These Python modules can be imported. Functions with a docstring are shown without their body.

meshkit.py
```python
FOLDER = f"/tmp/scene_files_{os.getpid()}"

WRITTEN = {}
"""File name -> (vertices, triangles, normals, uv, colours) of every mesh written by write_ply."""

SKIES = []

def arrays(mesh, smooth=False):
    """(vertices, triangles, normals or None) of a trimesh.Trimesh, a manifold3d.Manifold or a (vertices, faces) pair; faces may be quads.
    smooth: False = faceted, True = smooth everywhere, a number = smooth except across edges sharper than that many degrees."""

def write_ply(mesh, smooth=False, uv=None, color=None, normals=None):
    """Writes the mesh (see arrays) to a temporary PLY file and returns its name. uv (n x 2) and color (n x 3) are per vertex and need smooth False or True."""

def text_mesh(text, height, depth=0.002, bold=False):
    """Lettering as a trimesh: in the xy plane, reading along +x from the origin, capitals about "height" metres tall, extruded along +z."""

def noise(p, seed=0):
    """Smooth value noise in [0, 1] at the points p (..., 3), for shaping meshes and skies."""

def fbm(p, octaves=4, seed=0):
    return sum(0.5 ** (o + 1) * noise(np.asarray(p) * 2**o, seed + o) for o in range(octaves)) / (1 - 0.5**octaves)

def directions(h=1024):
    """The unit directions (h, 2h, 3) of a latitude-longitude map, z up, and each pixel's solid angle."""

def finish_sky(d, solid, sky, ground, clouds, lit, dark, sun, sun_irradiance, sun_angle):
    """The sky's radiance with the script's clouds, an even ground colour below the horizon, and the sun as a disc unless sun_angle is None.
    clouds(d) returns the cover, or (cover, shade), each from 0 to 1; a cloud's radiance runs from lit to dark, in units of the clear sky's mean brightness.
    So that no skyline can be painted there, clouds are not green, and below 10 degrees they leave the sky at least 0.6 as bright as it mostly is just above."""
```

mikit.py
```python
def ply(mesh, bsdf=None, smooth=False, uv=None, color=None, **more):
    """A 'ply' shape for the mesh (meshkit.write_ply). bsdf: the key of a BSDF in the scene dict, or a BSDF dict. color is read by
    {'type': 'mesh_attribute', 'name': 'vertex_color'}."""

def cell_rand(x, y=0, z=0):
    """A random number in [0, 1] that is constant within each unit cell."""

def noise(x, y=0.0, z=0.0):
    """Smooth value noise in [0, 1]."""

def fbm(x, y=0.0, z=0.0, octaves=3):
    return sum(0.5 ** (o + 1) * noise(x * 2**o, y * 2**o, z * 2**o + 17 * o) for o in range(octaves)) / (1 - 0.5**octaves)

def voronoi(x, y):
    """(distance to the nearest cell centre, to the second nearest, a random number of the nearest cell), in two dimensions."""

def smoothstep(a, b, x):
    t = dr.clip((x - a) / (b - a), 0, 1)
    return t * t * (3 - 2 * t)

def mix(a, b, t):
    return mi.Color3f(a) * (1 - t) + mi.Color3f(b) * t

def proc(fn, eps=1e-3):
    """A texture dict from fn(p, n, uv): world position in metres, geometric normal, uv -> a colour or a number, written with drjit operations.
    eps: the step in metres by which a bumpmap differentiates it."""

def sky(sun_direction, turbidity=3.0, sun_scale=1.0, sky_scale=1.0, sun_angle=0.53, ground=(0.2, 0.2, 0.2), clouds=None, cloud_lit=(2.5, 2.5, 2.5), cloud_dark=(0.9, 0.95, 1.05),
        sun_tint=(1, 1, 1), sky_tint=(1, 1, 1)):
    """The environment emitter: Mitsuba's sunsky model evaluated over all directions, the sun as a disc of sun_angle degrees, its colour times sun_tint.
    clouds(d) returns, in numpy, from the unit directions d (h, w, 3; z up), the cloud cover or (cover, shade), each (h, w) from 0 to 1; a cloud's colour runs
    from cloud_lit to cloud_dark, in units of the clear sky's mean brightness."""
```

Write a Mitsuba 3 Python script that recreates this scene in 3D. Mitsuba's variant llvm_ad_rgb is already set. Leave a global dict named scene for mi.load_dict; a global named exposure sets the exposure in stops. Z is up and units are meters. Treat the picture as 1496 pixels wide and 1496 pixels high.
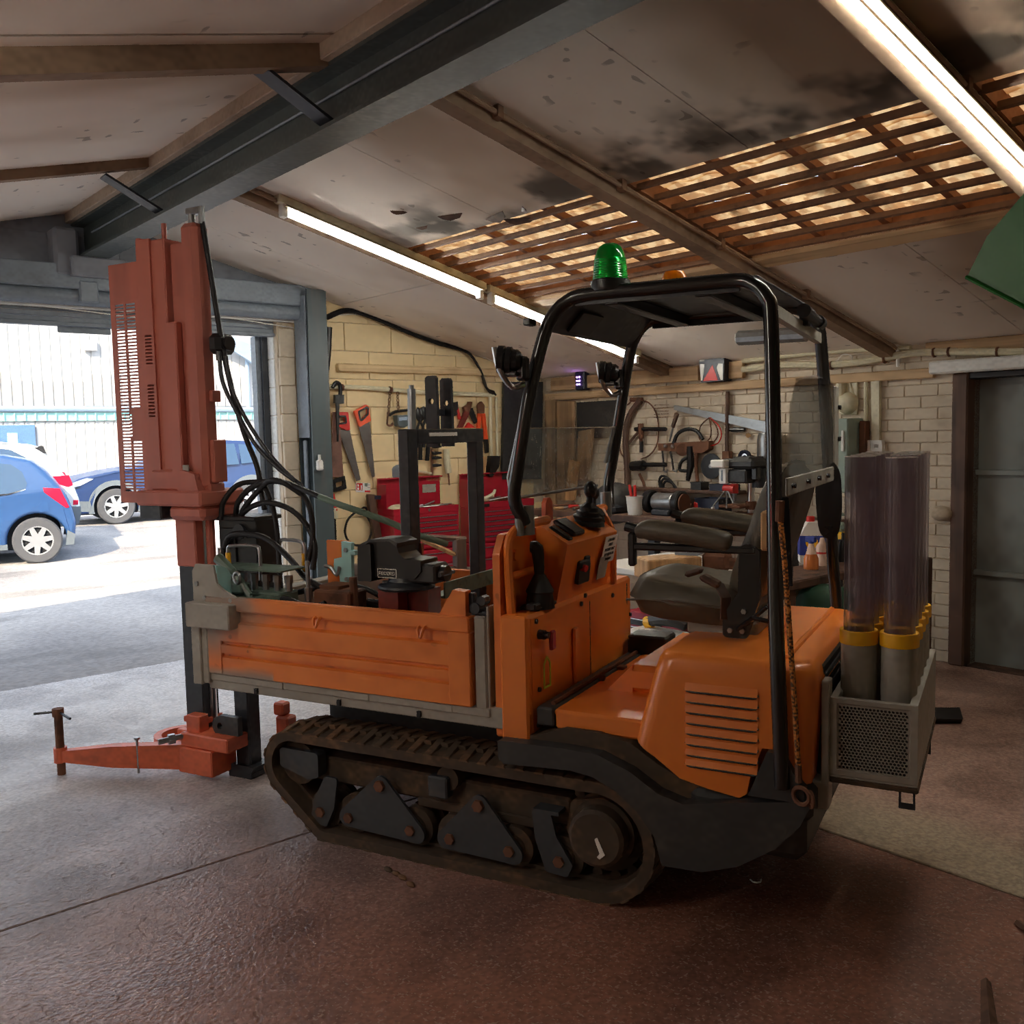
import math, random
import numpy as np, trimesh, drjit as dr, mitsuba as mi, mikit, meshkit
from shapely.geometry import Polygon, Point, box as sbox
from shapely.ops import unary_union

T = mi.ScalarTransform4f
# ---------------------------------------------------------------- camera, sky, exposure
CAM = np.array([0.0, 0.0, 1.55])
FWD, UP = np.array((-0.76127, 0.6431, -0.08302)), np.array((-0.0492, 0.07037, 0.99631))
SUN = (0.62, -0.62, 0.58)
exposure = 1.7


def clouds(d):
    n = meshkit.fbm(d * np.array([3.0, 3.0, 5.0]), 4, 7)
    return np.clip((n - 0.36) * 3.0, 0, 1), np.clip((n - 0.5) * 1.6, 0, 1)


scene = {
    'camera': {'type': 'perspective', 'fov': 56.918, 'fov_axis': 'x', 'near_clip': 0.05, 'far_clip': 500.0,
               'to_world': T().look_at(origin=CAM.tolist(), target=(CAM + FWD).tolist(), up=UP.tolist())},
    'sky': mikit.sky(SUN, turbidity=3.5, sun_scale=1.7, sky_scale=4.4, ground=(0.3, 0.3, 0.3), clouds=clouds,
                     cloud_lit=(2.2, 2.2, 2.2), cloud_dark=(1.1, 1.15, 1.2)),
}
TUBE = (21.0, 20.6, 18.8)      # radiance of the fluorescent tubes
labels = {}
rnd = random.Random(11)

# ---------------------------------------------------------------- materials


def lin(c):
    c = np.asarray(c, float) / 255.0
    return np.where(c <= 0.04045, c / 12.92, ((c + 0.055) / 1.055) ** 2.4).tolist()


def rgb(c):
    return {'type': 'rgb', 'value': lin(c)}


def mat(name, c, rough=0.5, metal=0.0, spec=0.5, coat=0.0, bump=None, bs=0.002, eps=1e-3):
    col = rgb(c) if isinstance(c, (tuple, list)) else (mikit.proc(c) if callable(c) else c)
    r = mikit.proc(rough) if callable(rough) else rough
    d = {'type': 'principled', 'base_color': col, 'roughness': r, 'metallic': metal, 'specular': spec}
    if coat:
        d['clearcoat'] = coat
        d['clearcoat_gloss'] = 0.85
    if bump is not None:
        d = {'type': 'bumpmap', 'arbitrary': mikit.proc(bump, eps), 'scale': bs, 'bsdf': d}
    scene[name] = {'type': 'twosided', 'bsdf': d}
    return name


fbm, noise, sst, mix = mikit.fbm, mikit.noise, mikit.smoothstep, mikit.mix
MOX, MOY, MBA = -3.2323, 1.6752, math.radians(22.1529)
CB, SB = math.cos(MBA), math.sin(MBA)


def mloc(p):
    x, y = p.x - MOX, p.y - MOY
    return CB * x + SB * y, CB * y - SB * x, p.z


def worn(base, dirt, s=6.0, lo=0.5, hi=0.75, amt=0.7, s2=60.0, var=0.12):
    b, d_ = lin(base), lin(dirt)

    def fn(p, n, uv):
        a = fbm(p.x * s, p.y * s, p.z * s, 4)
        f = noise(p.x * s2, p.y * s2, p.z * s2)
        return mix(b, d_, amt * sst(lo, hi, a * 0.8 + 0.2 * f)) * (1 - var + 2 * var * f)
    return fn


def streaks(base, dirt, sx=9.0, sz=1.2, lo=0.45, hi=0.8, amt=0.6):
    b, d_ = lin(base), lin(dirt)

    def fn(p, n, uv):
        a = fbm(p.x * sx, p.y * sx, p.z * sz, 4)
        return mix(b, d_, amt * sst(lo, hi, a))
    return fn


def timber(base, dark, axis='x', s=1.0):
    b, d_ = lin(base), lin(dark)

    def fn(p, n, uv):
        q = {'x': (p.x * 2, p.y * 45, p.z * 45), 'y': (p.x * 45, p.y * 2, p.z * 45), 'z': (p.x * 45, p.y * 45, p.z * 2)}[axis]
        a = fbm(q[0] * s, q[1] * s, q[2] * s, 3)
        g = fbm(p.x * 5, p.y * 5, p.z * 5, 3)
        return mix(b, d_, 0.55 * sst(0.35, 0.7, a) + 0.45 * sst(0.5, 0.75, g))
    return fn


# --- floor: worn red-brown paint over grey gritty concrete
def floor_col(p, n, uv):
    big = fbm(p.x * 0.55 + 3, p.y * 0.55 + 1, 0.0, 4)
    mid = fbm(p.x * 3.0, p.y * 3.0, 5.0, 4)
    fine = noise(p.x * 95, p.y * 95, 0.0)
    fine2 = noise(p.x * 150, p.y * 150, 3.0)
    # more red towards the back of the shop, barer grey towards the door
    g = sst(-5.0, -1.9, p.x + 0.35 * (p.y - 2.0) + 1.6 * (big - 0.5))
    red = mix(lin((128, 86, 70)), lin((102, 68, 57)), sst(0.35, 0.7, mid))
    back = sst(3.170, 3.176, p.y) * sst(-3.295, -3.289, p.x)
    bare = mix(lin((166, 136, 122)), lin((138, 110, 98)), sst(0.35, 0.7, mid))
    bare = mix(bare, lin((158, 146, 122)), 0.8 * sst(3.75, 3.4, p.y + 0.3 * (mid - 0.5)))
    red = mix(red, bare, back * 0.9)
    grey = mix(lin((190, 189, 190)), lin((160, 158, 159)), sst(0.35, 0.7, mid))
    c = mix(grey, red, g)
    c = mix(c, lin((62, 50, 44)), 0.4 * sst(0.66, 0.9, fbm(p.x * 1.7 + 9, p.y * 1.7, 2.0, 4)))
    pale = sst(0.72, 0.9, fine2) * 0.25
    return mix(c * (0.76 + 0.48 * fine), lin((190, 176, 164)), pale)


def floor_bump(p, n, uv):
    a = noise(p.x * 160, p.y * 160, 0.0)
    b = noise(p.x * 85 + 5, p.y * 85, 7.0)
    pits = sst(0.76, 0.92, noise(p.x * 52, p.y * 52, 9.0))
    return 0.8 * a + 0.9 * b - 1.2 * pits


def floor_rough(p, n, uv):
    return 0.33 + 0.26 * fbm(p.x * 2.2, p.y * 2.2, 3.0, 3)


mat('m_floor', floor_col, rough=floor_rough, spec=0.5, bump=floor_bump, bs=0.0022, eps=2e-3)


def yard_col(p, n, uv):
    a = fbm(p.x * 0.4, p.y * 0.9, 0.0, 4)
    f = noise(p.x * 40, p.y * 40, 0.0)
    c = mix(lin((136, 134, 134)), lin((164, 161, 158)), sst(0.3, 0.7, a)) * (0.85 + 0.3 * f)
    return mix(c, lin((96, 95, 94)), 0.5 * sst(0.55, 0.75, fbm(p.x * 1.5, p.y * 0.6, 4.0, 4)))


mat('m_yard', yard_col, rough=0.85, spec=0.2, bump=lambda p, n, uv: noise(p.x * 30, p.y * 30, 0.0) + 2 * fbm(p.x * 2, p.y * 2, 0.0, 2), bs=0.006, eps=3e-3)
mat('m_cream', worn((226, 203, 158), (150, 122, 88), s=2.2, lo=0.52, hi=0.85, amt=0.55, s2=25, var=0.05), rough=0.6, spec=0.35)
mat('m_brick', worn((206, 192, 170), (128, 110, 92), s=3.5, lo=0.5, hi=0.85, amt=0.55, s2=40, var=0.08), rough=0.65, spec=0.3)
mat('m_mortar', worn((198, 182, 158), (120, 102, 84), s=7, lo=0.5, hi=0.8, amt=0.6, s2=60, var=0.08), rough=0.8, spec=0.2)
mat('m_redbrick', worn((132, 84, 66), (90, 66, 54), s=6, amt=0.7, s2=60), rough=0.85, spec=0.2)
mat('m_greywall', worn((128, 132, 140), (86, 88, 94), s=4, lo=0.45, hi=0.8, amt=0.7, s2=40, var=0.06), rough=0.7, spec=0.3)


def ceil_col(p, n, uv):
    a = fbm(p.x * 1.1, p.y * 0.8, 0.0, 4)
    b = fbm(p.x * 4, p.y * 4, 3.0, 4)
    c = mix(lin((228, 218, 206)), lin((188, 170, 152)), sst(0.42, 0.75, a))
    # grime towards the deep end of the shop, black mould along the roof lights
    c = mix(c, lin((124, 98, 74)), 0.7 * sst(-3.6, -1.2, p.x + 1.2 * (a - 0.5)))
    edge = sst(0.42, 0.0, dr.abs(p.y - 3.28) * 1.2 + 0.5 * (0.62 - b)) * sst(-5.3, -4.6, p.x)
    c = mix(c, lin((46, 42, 38)), 0.85 * edge * sst(0.4, 0.62, b))
    spots = sst(0.86, 0.9, noise(p.x * 22, p.y * 22, 8.0)) * sst(0.5, 0.65, b)
    return mix(c, lin((58, 44, 34)), 0.45 * spots)


mat('m_ceiling', ceil_col, rough=0.95, spec=0.1)
mat('m_beam', worn((66, 74, 73), (94, 96, 94), s=3, lo=0.5, hi=0.8, amt=0.5), rough=0.42, spec=0.5)
mat('m_greysteel', worn((122, 132, 142), (84, 88, 92), s=5, lo=0.5, hi=0.8, amt=0.6), rough=0.45)
mat('m_greensteel', streaks((74, 86, 90), (110, 96, 90), sx=12, sz=1.5, lo=0.55, hi=0.8, amt=0.5), rough=0.4)
mat('m_plate_timber', worn((178, 160, 142), (128, 110, 94), s=5, amt=0.7), rough=0.8, spec=0.2)
mat('m_rafter', worn((146, 122, 100), (98, 78, 62), s=4, lo=0.35, hi=0.75, amt=0.8, s2=50, var=0.06), rough=0.7, spec=0.25)
mat('m_timber_x', timber((198, 168, 130), (140, 108, 76), 'x', 0.6), rough=0.65, spec=0.25)
mat('m_timber_y', timber((220, 194, 150), (170, 138, 98), 'y', 0.6), rough=0.65, spec=0.25)
mat('m_timber_z', timber((168, 138, 104), (98, 76, 56), 'z', 0.6), rough=0.7, spec=0.25)
mat('m_darkwood', timber((92, 66, 52), (52, 38, 32), 'z', 0.7), rough=0.6)
mat('m_hood', worn((146, 102, 74), (92, 62, 46), s=6, amt=0.7), rough=0.75, spec=0.2)
mat('m_bar', worn((122, 92, 70), (70, 52, 42), s=12, amt=0.7), rough=0.7, spec=0.3)
mat('m_white', worn((222, 222, 216), (170, 160, 142), s=5, lo=0.55, hi=0.85, amt=0.5), rough=0.4)
mat('m_plastic_white', (226, 224, 216), rough=0.35)
mat('m_fitting', worn((208, 200, 170), (150, 138, 106), s=8, amt=0.5), rough=0.4)
mat('m_black', (20, 21, 23), rough=0.35)
mat('m_blackgloss', (14, 15, 17), rough=0.14, spec=0.6, coat=0.6)
mat('m_rubber', (24, 24, 25), rough=0.55, spec=0.4)
mat('m_blacksteel', worn((36, 40, 46), (58, 58, 58), s=9, lo=0.5, hi=0.8, amt=0.6), rough=0.4)
mat('m_steel', worn((150, 152, 152), (96, 90, 84), s=14, lo=0.5, hi=0.8, amt=0.5), rough=0.32, metal=0.85)
mat('m_chrome', (205, 207, 210), rough=0.16, metal=1.0)
mat('m_rust', worn((104, 70, 52), (58, 42, 34), s=12, amt=0.8), rough=0.75, spec=0.25)
mat('m_doorsheet', streaks((142, 148, 142), (92, 88, 80), sx=3.0, sz=2.2, lo=0.4, hi=0.75, amt=0.7), rough=0.42, spec=0.4)
mat('m_clad', streaks((190, 190, 189), (172, 172, 173), sx=3, sz=0.3, lo=0.45, hi=0.9, amt=0.5), rough=0.5)
mat('m_gutter', (150, 172, 194), rough=0.45)
mat('m_bluedoor', worn((98, 134, 176), (82, 112, 150), s=3, amt=0.5), rough=0.4)
mat('m_tan', (204, 180, 140), rough=0.8)
mat('m_red', (162, 28, 46), rough=0.3, coat=0.3)
mat('m_redtool', (196, 44, 38), rough=0.4)
mat('m_orangetool', (226, 84, 42), rough=0.4)
mat('m_yellow', (236, 176, 30), rough=0.4)
mat('m_wood', timber((196, 156, 108), (140, 100, 64), 'z', 1.0), rough=0.6)
mat('m_cardboard', (186, 148, 106), rough=0.8, spec=0.2)
mat('m_green', (20, 96, 28), rough=0.4)
mat('m_blue', (40, 58, 140), rough=0.4)
mat('m_navy', (28, 34, 52), rough=0.45)
mat('m_mint', (158, 206, 202), rough=0.45)
mat('m_cabinet', worn((134, 150, 138), (100, 110, 100), s=4, amt=0.5), rough=0.45)
mat('m_copper', (150, 96, 66), rough=0.35, metal=0.7)
scene['m_tube'] = {'type': 'twosided', 'bsdf': {'type': 'diffuse', 'reflectance': rgb((235, 235, 225))}}
scene['m_glass'] = {'type': 'thindielectric', 'int_ior': 1.5}
scene['m_carglass'] = {'type': 'twosided', 'bsdf': {'type': 'principled', 'base_color': rgb((60, 86, 116)), 'roughness': 0.06, 'specular': 0.8}}

# ---------------------------------------------------------------- mesh helpers
_CUB = None


def box(x0, x1, y0, y1, z0, z1, r=0.0):
    """A box with chamfered edges (r), as one closed mesh."""
    global _CUB
    lo, hi = np.minimum([x0, y0, z0], [x1, y1, z1]).astype(float), np.maximum([x0, y0, z0], [x1, y1, z1]).astype(float)
    r = min(r, 0.45 * (hi - lo).min())
    if r <= 0:
        m = trimesh.creation.box((1, 1, 1))
        return trimesh.Trimesh((m.vertices + 0.5) * (hi - lo) + lo, m.faces, process=False)
    sg = np.array([[a, b, c] for a in (-1, 1) for b in (-1, 1) for c in (-1, 1)], float)
    if _CUB is None:
        u = np.concatenate([[s * np.where(np.arange(3) == k, 1.0, 0.9) for k in range(3)] for s in sg])
        h = trimesh.Trimesh(u, trimesh.convex.convex_hull(u, qhull_options='QJ Pp').faces, process=False) if False else trimesh.convex.convex_hull(u)
        from scipy.spatial import cKDTree
        _, idx = cKDTree(u).query(h.vertices)
        _CUB = idx[h.faces]
    c, e = (lo + hi) / 2, (hi - lo) / 2
    v = np.concatenate([[c + s * np.where(np.arange(3) == k, e, e - r) for k in range(3)] for s in sg])
    return trimesh.Trimesh(v, _CUB, process=False)


def cat(*ms):
    out = []
    for m in ms:
        out += list(m) if isinstance(m, (list, tuple)) else [m]
    return trimesh.util.concatenate(out) if len(out) > 1 else out[0]


def spline(pts, n=6):
    p = np.asarray(pts, float)
    if len(p) < 3 or n <= 1:
        return p
    q = np.vstack([2 * p[0] - p[1], p, 2 * p[-1] - p[-2]])
    out = []
    for i in range(1, len(q) - 2):
        a, b, c, d = q[i - 1:i + 3]
        for t in np.linspace(0, 1, n, endpoint=False):
            out.append(0.5 * ((2 * b) + (c - a) * t + (2 * a - 5 * b + 4 * c - d) * t * t + (3 * b - a - 3 * c + d) * t ** 3))
    return np.vstack([out, p[-1]])


def tube(pts, r, n=8, sm=0, closed=False, sect=None):
    """A closed tube along the points; r a number or one per point; sect = flat section (a list of (a, b))."""
    p = spline(pts, sm) if sm else np.asarray(pts, float)
    k = len(p)
    if np.ndim(r) and len(r) != k:
        r = np.interp(np.linspace(0, 1, k), np.linspace(0, 1, len(r)), r)
    r = np.broadcast_to(r, k)
    t = np.gradient(p, axis=0)
    t /= np.linalg.norm(t, axis=1, keepdims=True) + 1e-12
    a = np.cross(t[0], [0, 0, 1.0])
    if np.linalg.norm(a) < 0.2:
        a = np.cross(t[0], [1.0, 0, 0])
    a /= np.linalg.norm(a)
    ang = np.arange(n) * 2 * np.pi / n
    sec = np.stack([np.cos(ang), np.sin(ang)], 1) if sect is None else np.asarray(sect, float)
    n = len(sec)
    V = []
    for i in range(k):
        a = a - t[i] * (a @ t[i])
        a /= np.linalg.norm(a)
        b = np.cross(t[i], a)
        V.append(p[i] + r[i] * (sec[:, :1] * a + sec[:, 1:] * b))
    V = np.vstack(V)
    F = []
    for i in range(k - 1):
        for j in range(n):
            A, B, C, D = i * n + j, i * n + (j + 1) % n, (i + 1) * n + (j + 1) % n, (i + 1) * n + j
            F += [[A, B, C], [A, C, D]]
    V = np.vstack([V, p[0], p[-1]])
    for j in range(n):
        F += [[len(V) - 2, (j + 1) % n, j], [len(V) - 1, (k - 1) * n + j, (k - 1) * n + (j + 1) % n]]
    return trimesh.Trimesh(V, F, process=False)


def cyl(p0, p1, r, n=16, r1=None):
    return tube([p0, p1], [r, r if r1 is None else r1], n)


def ring(c, axis, R, r, n=24, m=8):
    """A torus about the axis."""
    ax = np.asarray(axis, float)
    ax /= np.linalg.norm(ax)
    a = np.cross(ax, [0, 0, 1.0] if abs(ax[2]) < 0.9 else [1.0, 0, 0])
    a /= np.linalg.norm(a)
    b = np.cross(ax, a)
    V, F = [], []
    for i in range(n):
        th = 2 * np.pi * i / n
        d = np.cos(th) * a + np.sin(th) * b
        for j in range(m):
            ph = 2 * np.pi * j / m
            V.append(np.asarray(c) + d * (R + r * np.cos(ph)) + ax * r * np.sin(ph))
            A, B = i * m + j, i * m + (j + 1) % m
            C, D = ((i + 1) % n) * m + (j + 1) % m, ((i + 1) % n) * m + j
            F += [[A, D, C], [A, C, B]]
    return trimesh.Trimesh(np.array(V), F, process=False)


def lathe(prof, n=24, at=(0, 0, 0), axis=(0, 0, 1)):
    """Profile [(r, h), ...] turned about the axis through at."""
    m = trimesh.creation.revolve(np.asarray(prof, float), sections=n)
    m.apply_transform(trimesh.geometry.align_vectors([0, 0, 1], np.asarray(axis, float) / np.linalg.norm(axis)))
    m.apply_translation(at)
    return m


def ball(c, r, sub=2):
    m = trimesh.creation.icosphere(subdivisions=sub)
    return trimesh.Trimesh(m.vertices * np.asarray(r) + np.asarray(c), m.faces, process=False)


def ext(poly, d0, d1, plane='xz'):
    """Extrude a polygon lying in the plane 'xz' (along y), 'yz' (along x) or 'xy' (along z) from d0 to d1."""
    if not isinstance(poly, Polygon) and not hasattr(poly, 'geoms'):
        poly = Polygon(poly)
    ms = []
    for g in getattr(poly, 'geoms', [poly]):
        m = trimesh.creation.extrude_polygon(g.buffer(0), abs(d1 - d0), engine='earcut')
        v = np.array(m.vertices)
        v[:, 2] += min(d0, d1)
        if plane == 'xz':
            v = v[:, [0, 2, 1]]
            f = m.faces[:, ::-1]
        elif plane == 'yz':
            v = v[:, [2, 0, 1]]
            f = m.faces
        else:
            f = m.faces
        ms.append(trimesh.Trimesh(v, f, process=False))
    return cat(ms)


def rot(m, axis, deg, at=(0, 0, 0)):
    m = m.copy()
    m.apply_transform(trimesh.transformations.rotation_matrix(math.radians(deg), axis, at))
    return m


def mv(m, d):
    m = m.copy()
    m.apply_translation(d)
    return m


def rounded(poly, r):
    return Polygon(poly).buffer(-r).buffer(r, 5)


MACH = np.eye(4)
MACH[:2, :2] = [[CB, -SB], [SB, CB]]
MACH[:3, 3] = [MOX, MOY, 0]
FRAME = None          # current local frame for new meshes


def uniq(key):
    if key not in scene and key not in labels:
        return key
    i = 1
    while f'{key}_{i:03d}' in scene or f'{key}_{i:03d}' in labels:
        i += 1
    return f'{key}_{i:03d}'


def obj(key, mesh, m, smooth=30, label=None, **more):
    key = uniq(key)
    if isinstance(mesh, (list, tuple)):
        mesh = cat(*mesh)
    if FRAME is not None:
        mesh = mesh.copy()
        mesh.apply_transform(FRAME)
    scene[key] = mikit.ply(mesh, m, smooth=smooth, **more)
    if label:
        labels[key] = {'label': label}
    return key


def copies(key, base, mats):
    """Copies of the ply dict base, one entry per matrix."""
    for M in mats:
        scene[uniq(key)] = {**base, 'to_world': T(np.asarray(M).tolist())}


def thing(key, label, category, group=None):
    key = uniq(key)
    labels[key] = {'label': label, 'category': category}
    if group:
        labels[key]['group'] = group
    return key


def solo(key, mesh, m, label, category, group=None, smooth=30):
    k = obj(key, mesh, m, smooth)
    labels[k] = {'label': label, 'category': category}
    if group:
        labels[k]['group'] = group
    return k


def struct(key, mesh=None, m=None, smooth=30):
    if mesh is None:
        labels[key] = {'kind': 'structure'}
        return key
    k = obj(key, mesh, m, smooth)
    labels[k] = {'kind': 'structure'}
    return k


def tmat(x=0, y=0, z=0, rz=0.0):
    M = np.eye(4)
    c, s = math.cos(rz), math.sin(rz)
    M[:2, :2] = [[c, -s], [s, c]]
    M[:3, 3] = [x, y, z]
    return M

# ---------------------------------------------------------------- the shop: floor, walls, roof
XL, YB, YF, XR, RIDGE = -6.7, 6.05, -2.2, 3.4, 1.99


def zc(y):
    return 2.06 + 0.25 * (YB - y) if y >= RIDGE else 2.06 + 0.25 * (YB - RIDGE) - 0.25 * (RIDGE - y)


def slope(x0, x1, y0, y1, d0, d1):
    """A box that follows the roof slope, between d0 and d1 above (+) the ceiling surface."""
    v = [[x, y, zc(min(max(y, y0), y1)) + d] for x in (x0, x1) for y in (y0, y1) for d in (d0, d1)]
    b = trimesh.creation.box((1, 1, 1))
    o = np.array([[x, y, z] for x in (0, 1) for y in (0, 1) for z in (0, 1)])
    idx = [int(np.argmin(((o - 0.5 - w) ** 2).sum(1))) for w in b.vertices]
    return trimesh.Trimesh(np.array(v, float)[idx], b.faces, process=False)


struct('floor', box(XL - 0.3, XR, YF, YB + 0.2, -0.2, -0.02), 'm_mortar')
for (x0, x1) in ((-6.56, -3.296), (-3.288, -0.002), (0.006, XR)):
    for (y0, y1) in ((YF, 0.0), (0.004, 3.168), (3.18, YB)):
        if y0 == YF:
            obj('floor__slab', box(x0, x1, YF, 3.168 if x0 < -6 else y1, -0.03, 0, 0.004), 'm_floor')
        elif x0 < -6 and y1 < 4:
            continue
        else:
            obj('floor__slab', box(x0, x1, y0, y1, -0.03, 0, 0.004), 'm_floor')
struct('yard', box(-70, -6.575, -45, 60, -0.3, -0.012), 'm_yard')

# left wall: painted blockwork gable with the shutter opening
OP0, OP1, OPZ = -1.9, 3.36, 2.44
gable = Polygon([(YF - 0.2, 0), (YB + 0.2, 0), (YB + 0.2, zc(YB) + 0.1), (RIDGE, zc(RIDGE) + 0.15), (YF - 0.2, zc(YF) + 0.1)])
hole = sbox(OP0, -0.1, OP1, OPZ)
obj('wall_left__upper_infill', ext([(YF, 2.46), (3.5, 2.46), (3.5, zc(3.5)), (RIDGE, zc(RIDGE)), (YF, zc(YF))], XL - 0.013, XL - 0.004, 'yz'), 'm_greywall', smooth=False)
struct('wall_left', ext(gable.difference(hole), XL - 0.24, XL - 0.012, 'yz'), 'm_mortar')
blk = box(0, 0.012, 0, 0.4385, 0, 0.2195, 0.003)
blkp = mikit.ply(blk, 'm_cream', smooth=False)
blkg = mikit.ply(blk, 'm_greywall', smooth=False)
half = mikit.ply(box(0, 0.012, 0, 0.216, 0, 0.2195, 0.003), 'm_cream', smooth=False)
for row in range(14):
    z = row * 0.224
    y = 3.50 + (0.222 if row % 2 else 0.0)
    if row % 2 and z + 0.215 < zc(3.8):
        copies('wall_left__block', half, [tmat(XL - 0.012, 3.50, z)])
    while y < YB - 0.02:
        if z + 0.22 < zc(y + 0.44):
            fit = y + 0.4385 <= YB
            copies('wall_left__block', blkp if fit else half, [tmat(XL - 0.012, y, z)])
        elif z < zc(y):
            cutb = sbox(y, z, min(y + 0.4385, YB), z + 0.2195).intersection(Polygon([(YF, 0), (YB, 0), (YB, zc(YB) - 0.004), (RIDGE, zc(RIDGE) - 0.004)]))
            if cutb.area > 0.002:
                obj('wall_left__block', ext(cutb, XL - 0.012, XL, 'yz'), 'm_cream', False)
        y += 0.444
for row in range(3):
    z = 2.47 + row * 0.224
    for k in range(13):
        y = -2.0 + k * 0.444 + (0.222 if row % 2 else 0)
        if z + 0.2 < min(zc(y), zc(y + 0.43)) and y + 0.43 < 3.5:
            copies('wall_left__block', blkg, [tmat(XL - 0.012, y, z)])
# the door reveal: a pier of painted blocks, white outside and cream inside
pw = mikit.ply(box(-0.14, 0, -0.008, 0.1, 0, 0.213, 0.005), 'm_white', smooth=False)
pc = mikit.ply(box(-0.074, 0, -0.01, 0.115, 0, 0.213, 0.005), 'm_brick', smooth=False)
for row in range(11):
    z = row * 0.216
    copies('wall_left__pier_block', pw, [tmat(XL - 0.06, OP1, z)])
    copies('wall_left__pier_block', pc, [tmat(XL + 0.015, OP1 + 0.02 - 0.006 * (row % 2), z + 0.01)])

# back wall: painted brickwork with the side door
DX0, DX1, DZ = -2.78, -1.15, 1.865
struct('wall_back', ext(Polygon([(XL, 0), (XR, 0), (XR, 2.2), (XL, 2.2)]).difference(sbox(DX0, -0.1, DX1, DZ)), YB, YB + 0.2, 'xz'), 'm_mortar')
brick = mikit.ply(box(0, 0.219, -0.009, 0.004, 0, 0.0695, 0.003), 'm_brick', smooth=False)
hbrick = mikit.ply(box(0, 0.107, -0.009, 0.004, 0, 0.0695, 0.003), 'm_brick', smooth=False)
rest = []
for row in range(28):
    z = row * 0.0752 + 0.004
    x = DX0 - 0.216 - (0.112 if row % 2 else 0)
    if row % 2:
        copies('wall_back__brick', hbrick, [tmat(DX0 - 0.104, YB + rnd.uniform(-0.002, 0.002), z)])
    while x > XL:
        seen = (z > 0.98 and x > -6.1) or x > -3.5
        if seen:
            copies('wall_back__brick', brick, [tmat(x, YB + rnd.uniform(-0.003, 0.002), z)])
        else:
            rest.append(mv(box(0, 0.219, -0.009, 0.004, 0, 0.0695), (x, YB, z)))
        x -= 0.226
k = obj('wall_back__brickwork', rest, 'm_brick', smooth=False)
labels[k] = {'kind': 'stuff'}
# walls behind and beside the photographer
struct('wall_front', box(XL, XR, YF - 0.2, YF, 0, 2.1), 'm_brick')
struct('wall_right', ext(gable, XR, XR + 0.2, 'yz'), 'm_brick')

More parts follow.
